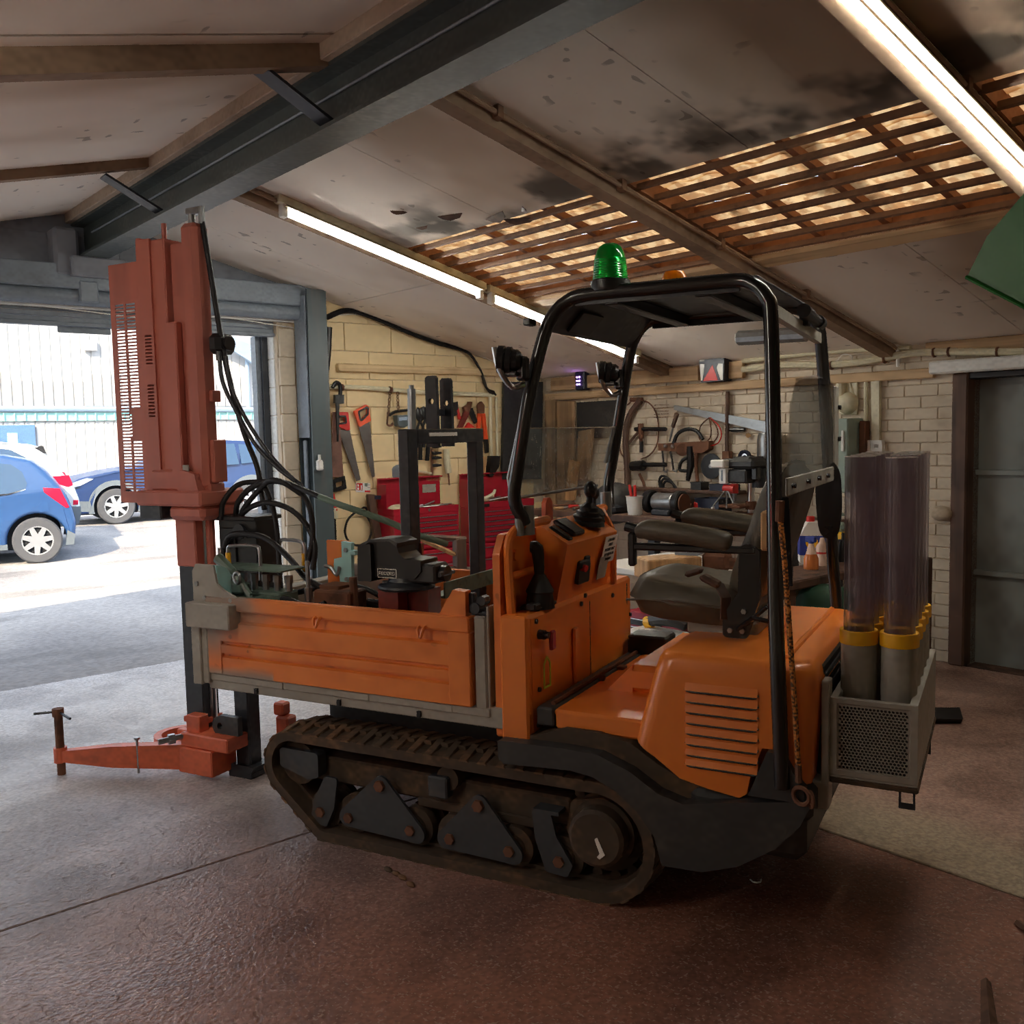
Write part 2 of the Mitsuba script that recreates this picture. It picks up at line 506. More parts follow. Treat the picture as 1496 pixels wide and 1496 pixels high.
# ceiling boards between the rafters, roof lights, roof sheets
SKY0, SKY1 = 3.42, 4.40
bays = [(-6.7, -5.16), (-5.08, -3.26), (-3.14, -1.66), (-1.54, 0.1), (0.2, 1.8), (1.9, XR)]
struct('ceiling', slope(XL, XR, 5.95, YB + 0.1, 0.02, 0.05), 'm_ceiling')
for i, (x0, x1) in enumerate(bays):
    lit = i in (1, 2, 3)
    ranges = [(RIDGE, SKY0), (SKY1, YB)] if lit else [(RIDGE, 3.9), (3.905, YB)]
    for (y0, y1) in ranges:
        xm = (x0 + x1) / 2 + rnd.uniform(-0.1, 0.1)
        obj('ceiling__board', slope(x0 - 0.05, xm - 0.002, y0, y1 - 0.003, 0, 0.02), 'm_ceiling', smooth=False)
        obj('ceiling__board', slope(xm + 0.002, x1 + 0.05, y0, y1 - 0.003, rnd.choice([0.0, -0.004]), 0.02), 'm_ceiling', smooth=False)
    for (y0, y1) in ((YF, -0.2), (-0.195, RIDGE)):
        obj('ceiling__board', slope(x0 - 0.05, x1 + 0.05, y0, y1 - 0.003, 0, 0.02), 'm_ceiling', smooth=False)
RAFT = [-5.12, -3.2, -1.6, 0.15, 1.85]
for i, x in enumerate(RAFT):
    obj('ceiling__rafter', slope(x - 0.045, x + 0.045, RIDGE + 0.02, YB, -0.085, 0.0), 'm_rafter', smooth=False)
    xx = x - (0.14 if i == 1 else 0.05)
    obj('ceiling__rafter', slope(xx - (0.03 if i == 0 else 0.04), xx + (0.03 if i == 0 else 0.04), YF, RIDGE - 0.02, -0.05 if i == 0 else -0.085, 0.0), 'm_rafter', smooth=False)
    obj('ceiling__conduit', tube([(x + 0.075, y, zc(y) - 0.035) for y in np.linspace(2.2, 5.95, 12)], 0.011, 6), 'm_rafter')
    for y in (2.6, 3.35, 4.1, 4.9):
        obj('ceiling__conduit_clip', slope(x + 0.05, x + 0.09, y, y + 0.03, -0.055, -0.005), 'm_bar', smooth=False)
# roof lights: a lined opening, timber bars below, corrugated translucent sheet above
scene['m_rooflight'] = {'type': 'principledthin', 'base_color': mikit.proc(lambda p, n, uv: mix(mix(lin((206, 176, 130)), lin((170, 130, 88)), sst(0.35, 0.65, fbm(p.x * 30, p.y * 24, 0.0, 3))), lin((70, 44, 24)), 0.85 * sst(0.62, 0.8, fbm(p.x * 5 + 4, p.y * 3, 2.0, 4)))),
                        'roughness': 0.6, 'diff_trans': 1.2, 'spec_trans': 0.0}


def zigzag(x0, x1, y0, y1, d, per=0.19, amp=0.014):
    xs = np.arange(x0, x1 + per / 4, per / 2)
    V, F = [], []
    ny = 2
    for i, x in enumerate(xs):
        for y in (y0, y1):
            V.append([x, y, zc(y) + d + (amp if i % 2 else 0)])
    for i in range(len(xs) - 1):
        F += [[2 * i, 2 * i + 2, 2 * i + 3], [2 * i, 2 * i + 3, 2 * i + 1]]
    return trimesh.Trimesh(np.array(V), F, process=False)


for i, (x0, x1) in enumerate([(-5.02, -3.27), (-3.13, -1.68), (-1.52, 0.1)]):
    y0, y1 = SKY0, SKY1
    w = struct(f'window_{i + 1}')
    obj(w + '__lining', [slope(x0 - 0.03, x0, y0, y1, 0, 0.12), slope(x1, x1 + 0.03, y0, y1, 0, 0.12),
                         slope(x0, x1, y0 - 0.03, y0, 0.02, 0.12), slope(x0, x1, y1, y1 + 0.03, 0.0, 0.12)], 'm_hood', smooth=False)
    obj(w + '__board', slope(x0, x1, y1 - 0.01, y1 + 0.09, -0.025, 0.0), 'm_timber_x', smooth=False)
    nb = 8
    bp = slope(x0 - 0.02, x1 + 0.02, 0, 0.022, -0.012, 0.022)
    for k in range(nb):
        y = y0 + 0.05 + (y1 - y0 - 0.1) * k / (nb - 1)
        obj(w + '__bar', slope(x0 - 0.02, x1 + 0.02, y, y + 0.02, -0.004, 0.02), 'm_bar', smooth=False)
    for k in range(2 if i == 0 else 3):
        x = x0 + (x1 - x0) * (k + 1) / (3 if i == 0 else 4) + 0.05
        obj(w + '__batten', slope(x - 0.018, x + 0.018, y0, y1, 0.035, 0.07), 'm_hood', smooth=False)
    for k in range(4):
        a, b = y0 + (y1 - y0) * k / 4, y0 + (y1 - y0) * (k + 1) / 4 + 0.01
        obj(w + '__pane', zigzag(x0 - 0.02, x1 + 0.02, a, b, 0.078 + 0.006 * (k % 2)), 'm_rooflight', smooth=False)
    obj(w + '__purlin', slope(x0, x1, y0 + 0.48, y0 + 0.52, 0.045, 0.075), 'm_hood', smooth=False)
roof = [slope(XL - 0.3, XR + 0.3, YF - 0.3, RIDGE, 0.13, 0.17), slope(XL - 0.3, XR + 0.3, RIDGE, SKY0, 0.13, 0.17), slope(XL - 0.3, XR + 0.3, SKY1, YB + 0.4, 0.13, 0.17),
        slope(XL - 0.3, -5.02, SKY0, SKY1, 0.13, 0.17), slope(-3.27, -3.13, SKY0, SKY1, 0.13, 0.17), slope(-1.68, -1.52, SKY0, SKY1, 0.13, 0.17), slope(0.1, XR + 0.3, SKY0, SKY1, 0.13, 0.17)]
obj('ceiling__roof_sheet', roof, 'm_greywall', smooth=False)
# loose flakes of peeling board beside the first roof light
for (x, y, s, a) in ((-4.35, 3.18, 0.16, 20), (-4.12, 3.33, 0.22, -15), (-4.02, 3.38, 0.18, 35), (-4.55, 3.0, 0.10, 60), (-3.85, 3.36, 0.12, -40), (-4.62, 3.22, 0.09, 10)):
    fl = Polygon([(0, 0), (s, 0.03 * s), (0.8 * s, 0.22 * s), (0.35 * s, 0.3 * s), (0.1 * s, 0.16 * s)])
    m = ext(fl, 0, 0.004, 'xy')
    m = rot(rot(m, (1, 0, 0), -28), (0, 0, 1), a)
    obj('ceiling__peeling_flake', mv(m, (x, y, zc(y) - 0.018)), 'm_darkwood', smooth=False)

# ridge beam
sb = thing('ridge_beam', 'long dark grey painted steel I beam running under the ridge of the ceiling', 'beam')
yb0, yb1, zb0, zb1 = 1.915, 2.085, 2.75, 2.985
I = unary_union([sbox(yb0, zb0, yb1, zb0 + 0.016), sbox(yb0, zb1 - 0.016, yb1, zb1), sbox(1.993, zb0, 2.007, zb1)])
obj(sb + '__girder', ext(I, XL + 0.005, XR, 'yz'), 'm_beam', smooth=False)
obj(sb + '__timber_plate', box(XL, XR, 1.88, 2.10, 2.985, 3.05, 0.004), 'm_plate_timber', smooth=False)
obj(sb + '__cable', tube([(XL + 0.2, 1.985, 2.905), (-5, 1.985, 2.903), (-3.2, 1.985, 2.905), (XR, 1.985, 2.905)], 0.006, 6), 'm_greysteel')
obj(sb + '__end_block', box(XL, XL + 0.16, 1.76, 1.915, 2.62, 2.93, 0.02), 'm_greywall', smooth=False)
obj(sb + '__padstone', box(XL, XL + 0.2, 1.85, 2.2, 2.62, 2.75, 0.01), 'm_greywall', smooth=False)
for x in (-5.2, -3.38, -1.6, 0.2):
    m = tube([(x, 1.66, 2.93), (x, 1.985, 2.765)], 1.0, sect=[(-0.045, -0.006), (0.045, -0.006), (0.045, 0.006), (-0.045, 0.006)])
    obj(sb + '__brace', m, 'm_blacksteel', smooth=False)

# steel door post
po = thing('steel_column', 'dark green grey painted steel column standing beside the shutter opening', 'column')
H = unary_union([sbox(-6.69, 3.50, -6.672, 3.66), sbox(-6.49, 3.50, -6.472, 3.66), sbox(-6.69, 3.572, -6.472, 3.588)])
obj(po + '__post', ext(H, 0.012, 2.665, 'xy'), 'm_greensteel', smooth=False)
obj(po + '__base_plate', box(-6.698, -6.44, 3.47, 3.69, 0, 0.014), 'm_greensteel', smooth=False)
obj(po + '__side_cover', box(-6.60, -6.555, 3.485, 3.502, 0.1, 1.53, 0.004), 'm_greysteel', smooth=False)
obj(po + '__face_plate', box(-6.67, -6.5, 3.488, 3.499, 1.55, 2.62), 'm_greysteel', smooth=False)
solo('isolator_switch', cat(box(-6.471, -6.43, 3.515, 3.565, 1.30, 1.38, 0.01), cyl((-6.45, 3.54, 1.375), (-6.45, 3.54, 1.42), 0.012)), 'm_plastic_white', 'small white switch box on the steel column', 'switch')

# roller shutter door
d1 = struct('door_1')
obj(d1 + '__lintel', box(XL + 0.002, XL + 0.15, OP0 - 0.3, 3.6, 2.545, 2.70, 0.008), 'm_greysteel', smooth=False)
obj(d1 + '__barrel', cyl((XL + 0.08, OP0 - 0.2, 2.50), (XL + 0.08, 3.58, 2.50), 0.055, 16), 'm_greysteel')
obj(d1 + '__angle', box(XL - 0.02, XL + 0.03, OP0 - 0.1, 3.6, 2.435, 2.462, 0.003), 'm_white', smooth=False)
for k in range(3):
    obj(d1 + '__slat', box(XL - 0.075 - 0.01 * (k % 2), XL - 0.06, OP0, OP1 + 0.05, 2.352 + k * 0.034, 2.384 + k * 0.034, 0.004), 'm_greysteel', smooth=False)
obj(d1 + '__bottom_bar', box(XL - 0.10, XL - 0.04, OP0, OP1, 2.325, 2.352, 0.004), 'm_greysteel', smooth=False)
obj(d1 + '__lifting_tab', box(XL - 0.10, XL - 0.085, 1.82, 2.16, 2.285, 2.34, 0.004), 'm_greysteel', smooth=False)
obj(d1 + '__guide_rail', cat(box(XL - 0.28, XL - 0.2, 3.27, 3.36, 0, 2.34), ), 'm_greysteel', smooth=False)
obj(d1 + '__guide_rail', box(XL - 0.19, XL - 0.16, 3.305, 3.36, 0, 2.34), 'm_blacksteel', smooth=False)
obj(d1 + '__bearing_bracket', box(XL, XL + 0.03, 3.58, 3.64, 2.36, 2.62), 'm_greysteel', smooth=False)
obj(d1 + '__motor_box', box(XL + 0.0, XL + 0.16, 1.9, 2.02, 2.46, 2.6, 0.01), 'm_greysteel', smooth=False)
cab = [(XL + 0.005, -0.5, 2.41), (XL + 0.005, 0.8, 2.395), (XL + 0.005, 1.6, 2.44), (XL + 0.005, 2.4, 2.40), (XL + 0.005, 2.9, 2.44), (XL + 0.005, 3.5, 2.395)]
obj(d1 + '__cable', tube(cab, 0.004, 5, sm=6), 'm_plastic_white')
# side door: grey sheet steel behind dark jambs, sliding track above
d2 = struct('door_2')
obj(d2 + '__jamb', box(DX0, DX0 + 0.1, YB - 0.05, YB + 0.2, 0, DZ, 0.01), 'm_darkwood', smooth=False)
obj(d2 + '__head', box(DX0, DX1, YB - 0.03, YB + 0.2, DZ - 0.04, DZ, 0.005), 'm_black', smooth=False)
for (z0, z1) in ((0.0, 0.6), (0.605, 1.24), (1.245, DZ - 0.02)):
    obj(d2 + '__sheet', box(DX0 + 0.08, DX1, YB + 0.12, YB + 0.135, z0, z1, 0.003), 'm_doorsheet', smooth=False)
for z in (0.6, 1.24):
    obj(d2 + '__rail', box(DX0 + 0.09, DX1, YB + 0.08, YB + 0.12, z - 0.02, z + 0.015, 0.004), 'm_doorsheet', smooth=False)
obj(d2 + '__track', box(-2.90, DX1, YB - 0.12, YB - 0.02, 1.865, 1.945, 0.01), 'm_white', smooth=False)
obj(d2 + '__backing', box(DX0 - 0.1, DX1 + 0.1, YB + 0.19, YB + 0.25, -0.05, DZ + 0.1), 'm_darkwood', smooth=False)
obj(d2 + '__threshold', box(DX0, DX1, YB - 0.02, YB + 0.2, -0.05, 0.006), 'm_darkwood', smooth=False)
obj(d2 + '__frame_edge', box(DX0 + 0.08, DX0 + 0.1, YB + 0.05, YB + 0.12, 0, DZ), 'm_doorsheet', smooth=False)

# trims along the walls
struct('trim_1', box(XL + 0.002, XL + 0.05, 3.85, 5.95, 2.07, 2.135, 0.006), 'm_timber_y', smooth=False)
struct('trim_2', box(-6.6, -2.9, YB - 0.05, YB - 0.016, 1.845, 1.91, 0.005), 'm_timber_x', smooth=False)
for (x0, x1, z0, z1) in ((-6.5, -4.78, 1.935, 2.05), (-4.5, -4.36, 1.93, 2.06), (-2.95, XR, 1.99, 2.07)):
    obj('wall_back__fascia_board', box(x0, x1, YB - 0.06, YB - 0.016, z0, z1, 0.005), 'm_timber_x', smooth=False)

# fluorescent lights along the slope
def light(x, y0, y1, lit, label, group='fluorescent lights'):
    t = thing('fluorescent_light', label, 'light', group)
    L = lambda y, d: (x, y, zc(y) + d)
    obj(t + '__batten', slope(x - 0.035, x + 0.035, y0, y1, -0.045, -0.002), 'm_fitting', smooth=False)
    obj(t + '__reflector', slope(x - 0.055, x + 0.055, y0 + 0.03, y1 - 0.03, -0.065, -0.059), 'm_fitting', smooth=False)
    for y in (y0 + 0.02, y1 - 0.05):
        obj(t + '__lamp_holder', slope(x - 0.025, x + 0.025, y, y + 0.03, -0.115, -0.045), 'm_plastic_white', smooth=False)
    k = obj(t + '__tube', cyl(L(y0 + 0.05, -0.085), L(y1 - 0.05, -0.085), 0.017, 12), 'm_tube')
    if lit:
        scene[k]['emitter'] = {'type': 'area', 'radiance': {'type': 'rgb', 'value': list(TUBE)}}


light(-5.04, 2.56, 4.05, True, 'lit fluorescent tube nearest the ridge beam, above the mast side of the machine', None)
light(-5.04, 4.08, 5.58, True, 'lit fluorescent tube partly hidden behind the front corner of the cab roof', None)
light(-1.57, 2.45, 4.25, True, 'lit fluorescent tube crossing the top right corner of the photo', None)
light(-2.6, -1.9, 0.4, True, 'lit fluorescent tube on the front slope, outside the frame', None)
m0 = (-3.876, 5.292, 2.149)
m1 = (-3.405, 5.348, 2.135)
t = thing('fluorescent_light', 'unlit silver fluorescent fitting on the ceiling behind the rear canopy post', 'light')
obj(t + '__casing', tube([m0, m1], 0.05, 10), 'm_steel')
obj(t + '__end_cap', tube([np.array(m0) + (np.array(m0) - m1) * 0.03, m0], 0.04, 10), 'm_plastic_white')

# green painted panel jutting in at the right
g = thing('machine_guard', 'dark green painted steel panel poking in at the right edge below the tube light', 'panel')
pp = [(-0.989, 2.2, 1.88), (-0.946, 2.2, 1.964), (-0.862, 2.2, 2.05)]
pl = [(p[0], p[2]) for p in pp] + [(-0.3, 2.15), (-0.3, 1.55), ((-0.989, 2.2, 1.88)[0] + 0.14, (-0.859, 2.2, 1.789)[2])]
obj(g + '__plate', ext(pl, 2.2, 2.24, 'xz'), 'm_green', smooth=False)
obj(g + '__edge_strip', tube([(pl[0][0], 2.196, pl[0][1]), (pl[5][0], 2.196, pl[5][1]), (-0.3, 2.196, 1.55)], 0.005, 6), 'm_green')
obj(g + '__post', box(-0.42, -0.32, 2.24, 2.34, 0, 2.1, 0.01), 'm_green', smooth=False)

# ---------------------------------------------------------------- the yard outside: clad building, cars later
b = thing('clad_building', 'white corrugated steel clad building across the yard with a pale blue gutter', 'building')
BX = -26.0


def sheet(y0, y1, z0, z1, x, pitch=0.24, dep=-0.07):
    """One profiled cladding sheet facing +x."""
    ys, xs = [], []
    y = y0
    while y < y1 - 1e-6:
        w = min(pitch, y1 - y)
        ys += [y, y + w * 0.82, y + w * 0.86, y + w * 0.96]
        xs += [0, 0, dep, dep]
        y += w
    ys.append(y1); xs.append(0)
    V = [[x + a, yy, z] for a, yy in zip(xs, ys) for z in (z0, z1)]
    F = []
    for i in range(len(ys) - 1):
        F += [[2 * i, 2 * i + 2, 2 * i + 3], [2 * i, 2 * i + 3, 2 * i + 1]]
    return trimesh.Trimesh(np.array(V), F, process=False)


obj(b + '__wall', box(BX - 8, BX - 0.03, -8, 12.6, -0.3, 7.0), 'm_clad', smooth=False)
y = -4.0
while y < 12.5:
    obj(b + '__cladding_sheet', sheet(y, min(y + 0.96, 12.55), -0.2, 2.36, BX), 'm_clad', smooth=False)
    obj(b + '__cladding_sheet', sheet(y, min(y + 0.96, 12.55), 2.5, 3.35 if int(y * 7) % 3 else 3.15, BX + 0.02), 'm_clad', smooth=False)
    obj(b + '__cladding_sheet', sheet(y, min(y + 0.96, 12.55), 3.15, 6.5, BX), 'm_clad', smooth=False)
    y += 0.96
obj(b + '__gutter', [cyl((BX + 0.12, -4, 2.45), (BX + 0.12, 7.2, 2.42), 0.075, 10), cyl((BX + 0.12, 7.2, 2.42), (BX + 0.12, 12.4, 2.40), 0.075, 10)], 'm_gutter')
obj(b + '__eaves_flashing', sheet(-4, 12.5, 2.12, 2.33, BX + 0.06, 0.24, 0.05), 'm_mint', smooth=False)
obj(b + '__door', box(BX + 0.02, BX + 0.1, 2.6, 6.27, -0.1, 2.02, 0.01), 'm_bluedoor', smooth=False)
obj(b + '__door_sign', box(BX + 0.1, BX + 0.115, 5.62, 5.86, 1.55, 1.83, 0.004), 'm_mint', smooth=False)
obj(b + '__vent', box(BX + 0.05, BX + 0.16, (-26, 7.706, 4.059)[1] - 0.16, (-26, 7.706, 4.059)[1] + 0.16, (-26, 7.706, 4.059)[2] - 0.14, (-26, 7.706, 4.059)[2] + 0.14, 0.01), 'm_clad', smooth=False)
q = [(-25.7, 11.391, 4.458), (-25.7, 11.914, 4.27), (-25.7, 12.47, 4.02), (-25.7, 12.442, 3.429), (-25.7, 11.892, 3.805), (-25.7, 11.413, 4.076)]
obj(b + '__barge_board', ext([(p[1], p[2]) for p in [(-25.7, 10.725, 4.669)] + q + [(-25.7, 10.708, 4.33)]], -25.72, -25.6, 'yz'), 'm_gutter', smooth=False)
obj(b + '__downpipe', cyl((BX + 0.12, (-25.9, 11.973, 3.156)[1], 2.4), (BX + 0.12, (-25.9, 11.992, 3.548)[1], 4.0), 0.06, 8), 'm_gutter')
t = thing('neighbour_building', 'tan brick building showing above the blue barge board beyond the yard', 'building')
obj(t + '__wall', box(-48, -40, 12, 30, -0.3, 9.0), 'm_tan', smooth=False)
obj(t + '__roof', box(-48.2, -39.8, 11.8, 30.2, 9.0, 9.3), 'm_gutter', smooth=False)

# ---------------------------------------------------------------- the tracked drilling rig, in its own frame: u to the rear, v across, w up
FRAME = MACH
OR, GR = lin((222, 126, 56)), lin((128, 124, 116))


def orange_col(p, n, uv):
    u, v, w = mloc(p)
    f = fbm(p.x * 7, p.y * 7, p.z * 7, 3)
    # grey overspray along the front corner and the lower lip of the dropside
    spray = sst(0.26, 0.0, (u + 0.42) + 0.35 * (0.9 - w) + 0.30 * (f - 0.5)) * sst(0.62, 0.78, w)
    low = sst(0.655, 0.60, w + 0.05 * (f - 0.5)) * sst(0.5, 0.58, noise(u * 3.2, 3.0, 1.0) + 0.5 * sst(-0.05, -0.35, u))
    spray = dr.maximum(spray, low) * sst(0.76, 0.70, u)
    c = mix(OR, lin((204, 106, 44)), sst(0.35, 0.75, f))
    c = mix(c, lin((110, 60, 34)), 0.5 * sst(0.80, 0.88, noise(p.x * 38, p.y * 38, p.z * 38)) * sst(0.5, 0.7, f))
    return mix(c, GR, 0.9 * spray)


mat('m_orange', orange_col, rough=0.38, spec=0.5, coat=0.2)
mat('m_orange2', worn((224, 124, 48), (196, 100, 40), s=3, lo=0.4, hi=0.8, amt=0.5, s2=30, var=0.03), rough=0.28, spec=0.5, coat=0.35)
mat('m_mastred', streaks((178, 100, 82), (132, 76, 68), sx=7, sz=1.0, lo=0.42, hi=0.8, amt=0.6), rough=0.5)
mat('m_armred', worn((200, 96, 62), (150, 72, 50), s=12, amt=0.6), rough=0.45)
mat('m_riggrey', worn((150, 146, 136), (112, 104, 94), s=8, lo=0.5, hi=0.8, amt=0.5), rough=0.45)
mat('m_charcoal', worn((44, 45, 46), (64, 60, 54), s=6, lo=0.5, hi=0.85, amt=0.6), rough=0.5)
mat('m_mud', worn((78, 66, 54), (112, 82, 58), s=7, lo=0.4, hi=0.7, amt=0.8, s2=70, var=0.15), rough=0.85, spec=0.2)
mat('m_muddark', worn((66, 56, 47), (104, 78, 56), s=9, lo=0.45, hi=0.75, amt=0.8), rough=0.75, spec=0.25)
mat('m_plate', worn((52, 56, 60), (74, 64, 56), s=8, lo=0.55, hi=0.85, amt=0.6), rough=0.5)
mat('m_seat', worn((86, 80, 68), (66, 58, 48), s=4, amt=0.6), rough=0.42, spec=0.45)
mat('m_oilgreen', worn((92, 112, 100), (52, 58, 54), s=22, amt=0.7), rough=0.35)
mat('m_hosegreen', (104, 128, 112), rough=0.5)
mat('m_rope', lambda p, n, uv: mix(lin((196, 122, 52)), lin((70, 40, 20)), sst(0.35, 0.65, noise(p.x * 160, p.y * 160, p.z * 190))), rough=0.8)
scene['m_beacongreen'] = {'type': 'roughdielectric', 'alpha': 0.05} if False else {'type': 'principled', 'base_color': rgb((10, 190, 60)), 'roughness': 0.12, 'spec_trans': 0.75, 'specular': 0.5}
scene['m_beaconorange'] = {'type': 'twosided', 'bsdf': {'type': 'principled', 'base_color': rgb((255, 140, 10)), 'roughness': 0.2}}
scene['m_liner'] = {'type': 'blendbsdf', 'weight': 0.15, 'a': {'type': 'thindielectric', 'int_ior': 1.6, 'specular_transmittance': {'type': 'rgb', 'value': [0.92, 0.89, 0.92]}}, 'b': {'type': 'twosided', 'bsdf': {'type': 'principled', 'base_color': rgb((158, 142, 152)), 'roughness': 0.1, 'specular': 0.8}}}
scene['m_scratchglass'] = {'type': 'thindielectric', 'int_ior': 1.49, 'specular_transmittance': {'type': 'rgb', 'value': [0.86, 0.86, 0.85]}}
scene['m_smokeglass'] = {'type': 'thindielectric', 'int_ior': 1.49, 'specular_transmittance': {'type': 'rgb', 'value': [0.84, 0.82, 0.78]}}

R = thing('tracked_drilling_rig', 'orange tracked drilling rig with red mast, black canopy and green beacon', 'drilling rig')
P = lambda n, m, mt, sm=30, label=None: obj(R + '__' + n, m, mt, sm, label)


def sub(parent, n, m, mt, sm=30, label=None):
    return obj(parent + '__' + n, m, mt, sm, label)


def bolt(c, axis, r=0.012, h=0.012):
    c, axis = np.array(c, float), np.array(axis, float)
    return cyl(c, c + axis * h, r, 6)


# ---- tracks
def track(v0, v1, sgn, near):
    circ = lambda u, w, r: Point(u, w).buffer(r, 24)
    outer = unary_union([circ(-0.085, 0.275, 0.138), circ(1.19, 0.205, 0.205), circ(0.06, 0.075, 0.075), circ(1.02, 0.075, 0.075)]).convex_hull
    t = P('track', ext(outer.difference(outer.buffer(-0.038)), v0, v1), 'm_muddark' if near else 'm_mud', 25, 'muddy rubber crawler track')
    # inner guide rail and tread lugs, each lug a bar of its own
    sub(t, 'guide_rail', ext(outer.buffer(-0.028).difference(outer.buffer(-0.05)), v0 + 0.07, v1 - 0.07), 'm_muddark', 25)
    ringl = outer.exterior
    L = ringl.length
    n = 50
    vm = (v0 + v1) / 2
    for k in range(n):
        for h in (0, 1):
            s = (k + 0.5 * h) * L / n
            a, b_ = ringl.interpolate(s % L), ringl.interpolate((s + 0.01) % L)
            tx, tz = b_.x - a.x, b_.y - a.y
            q = math.hypot(tx, tz)
            tx, tz = tx / q, tz / q
            nx, nz = tz, -tx
            if ((a.x - 0.55) * nx + (a.y - 0.2) * nz) < 0:
                nx, nz = -nx, -nz
            w0, w1 = (v0 - 0.004, vm + 0.02) if h == 0 else (vm - 0.02, v1 + 0.004)
            hb, ht, hh = 0.02, 0.014, 0.015
            V = []
            for vv, sh in ((w0, 0.012 if h == 0 else -0.012), (w1, -0.012 if h == 0 else 0.012)):
                for (da, dh) in ((-hb, -0.004), (hb, -0.004), (ht, hh), (-ht, hh)):
                    if dh > 0 and vv in (v0 - 0.004, v1 + 0.004):
                        dh = 0.003
                    V.append([a.x + tx * (da + sh) + nx * dh, vv, a.y + tz * (da + sh) + nz * dh])
            V = np.array(V)
            V[:, 2] = np.maximum(V[:, 2], -0.0145)
            F = [[0, 1, 2], [0, 2, 3], [4, 6, 5], [4, 7, 6], [0, 4, 5], [0, 5, 1], [1, 5, 6], [1, 6, 2], [2, 6, 7], [2, 7, 3], [3, 7, 4], [3, 4, 0]]
            m = trimesh.Trimesh(V, F, process=False)
            m.fix_normals()
            sub(t, 'lug', m, 'm_mud', False)
    # running gear
    vf = v0 + 0.02 if sgn > 0 else v1 - 0.02       # plane of the outer side plates
    d = 1 if sgn > 0 else -1
    A, B = (v0 + 0.045, v1 - 0.045)
    P('undercarriage_beam', [box(-0.03, 1.07, v0 + 0.08, v1 - 0.03, 0.205, 0.305, 0.008), box(0.45, 1.0, v0 + 0.07, v1 - 0.03, 0.18, 0.215, 0.005)], 'm_muddark')
    P('idler_wheel', [cyl((-0.085, A, 0.275), (-0.085, B, 0.275), 0.085, 24), cyl((-0.085, A - 0.01, 0.275), (-0.085, B + 0.01, 0.275), 0.03, 12)], 'm_muddark')
    P('idler_bracket', [ext(rounded([(-0.16, 0.335), (0.03, 0.335), (0.03, 0.24), (-0.02, 0.225), (-0.16, 0.26)], 0.015), vf, vf + d * 0.05)], 'm_plate')
    for u in (0.035, 0.17, 0.45, 0.62, 0.86, 1.05):
        r = P('track_roller', lathe([(0, 0), (0.04, 0), (0.045, 0.01), (0.074, 0.012), (0.076, 0.045), (0.06, 0.05), (0.06, 0.09), (0.076, 0.095), (0.074, 0.128), (0.03, 0.13), (0, 0.13)], 24, (u, v0 + 0.045, 0.106), (0, 1, 0)), 'm_muddark')
        sub(r, 'axle_bolt', bolt((u, vf - d * 0.012, 0.106), (0, d, 0), 0.02, 0.02), 'm_rust')
    for (a, b2, c) in (((0.322, 0.255), (0.16, 0.105), (0.475, 0.095)), ((0.743, 0.25), (0.6, 0.1), (0.875, 0.095))):
        pl = Polygon([a, b2, c]).buffer(0.035, 6)
        k = P('bogie_plate', ext(pl, vf, vf + d * 0.012), 'm_plate')
        sub(k, 'pivot_bolt', bolt((a[0], vf - d * 0.016, a[1]), (0, d, 0), 0.022, 0.02), 'm_rust')
    P('roller_bracket', ext(rounded([(0.06, 0.25), (0.12, 0.25), (0.10, 0.13), (0.06, 0.05), (-0.02, 0.055), (0.0, 0.14)], 0.012), vf, vf + d * 0.012), 'm_plate')
    P('roller_bracket', ext(rounded([(0.95, 0.27), (1.02, 0.27), (1.04, 0.19), (1.1, 0.1), (1.08, 0.055), (1.0, 0.06), (0.96, 0.17)], 0.012), vf, vf + d * 0.012), 'm_plate')
    P('bracket_tab', box(0.955, 1.05, vf, vf + d * 0.08, 0.262, 0.275), 'm_plate')
    k = P('carrier_roller', cyl((0.60, A, 0.315), (0.60, B, 0.315), 0.045, 18), 'm_muddark')
    sub(k, 'support', box(0.53, 0.61, vf, vf + d * 0.05, 0.245, 0.325, 0.006), 'm_plate')
    # sprocket and drive motor
    sp = unary_union([Point(1.19, 0.205).buffer(0.135, 24)] + [Point(1.19 + 0.15 * math.cos(a), 0.205 + 0.15 * math.sin(a)).buffer(0.018) for a in np.arange(14) * 2 * np.pi / 14])
    P('drive_sprocket', ext(sp, vm - 0.015, vm + 0.015), 'm_muddark')
    k = P('drive_motor', lathe([(0, -0.01), (0.085, -0.01), (0.098, 0.0), (0.098, 0.05), (0.115, 0.052), (0.115, 0.12), (0, 0.12)], 28, (1.19, vf - d * 0.01, 0.215), (0, d, 0)), 'm_muddark')
    sub(k, 'label_scrap', mv(rot(ext([(0, 0), (0.012, 0.0), (0.02, 0.05), (0.034, 0.055), (0.03, 0.066), (0.004, 0.06)], 0, 0.002), (0, 1, 0), 150), (1.2, vf - d * 0.024, 0.225)), 'm_plastic_white')
    P('motor_mount', ext(rounded([(1.08, 0.31), (1.2, 0.335), (1.26, 0.30), (1.28, 0.16), (1.1, 0.14), (1.06, 0.2)], 0.02), vm - 0.05, vm - 0.03), 'm_mud')


track(0.0, 0.225, 1, True)
track(0.775, 1.0, -1, False)
P('chassis', [box(-0.12, 1.5, 0.28, 0.72, 0.26, 0.47, 0.01), box(0.1, 0.2, 0.1, 0.9, 0.33, 0.4), box(0.85, 0.95, 0.1, 0.9, 0.33, 0.4)], 'm_charcoal')

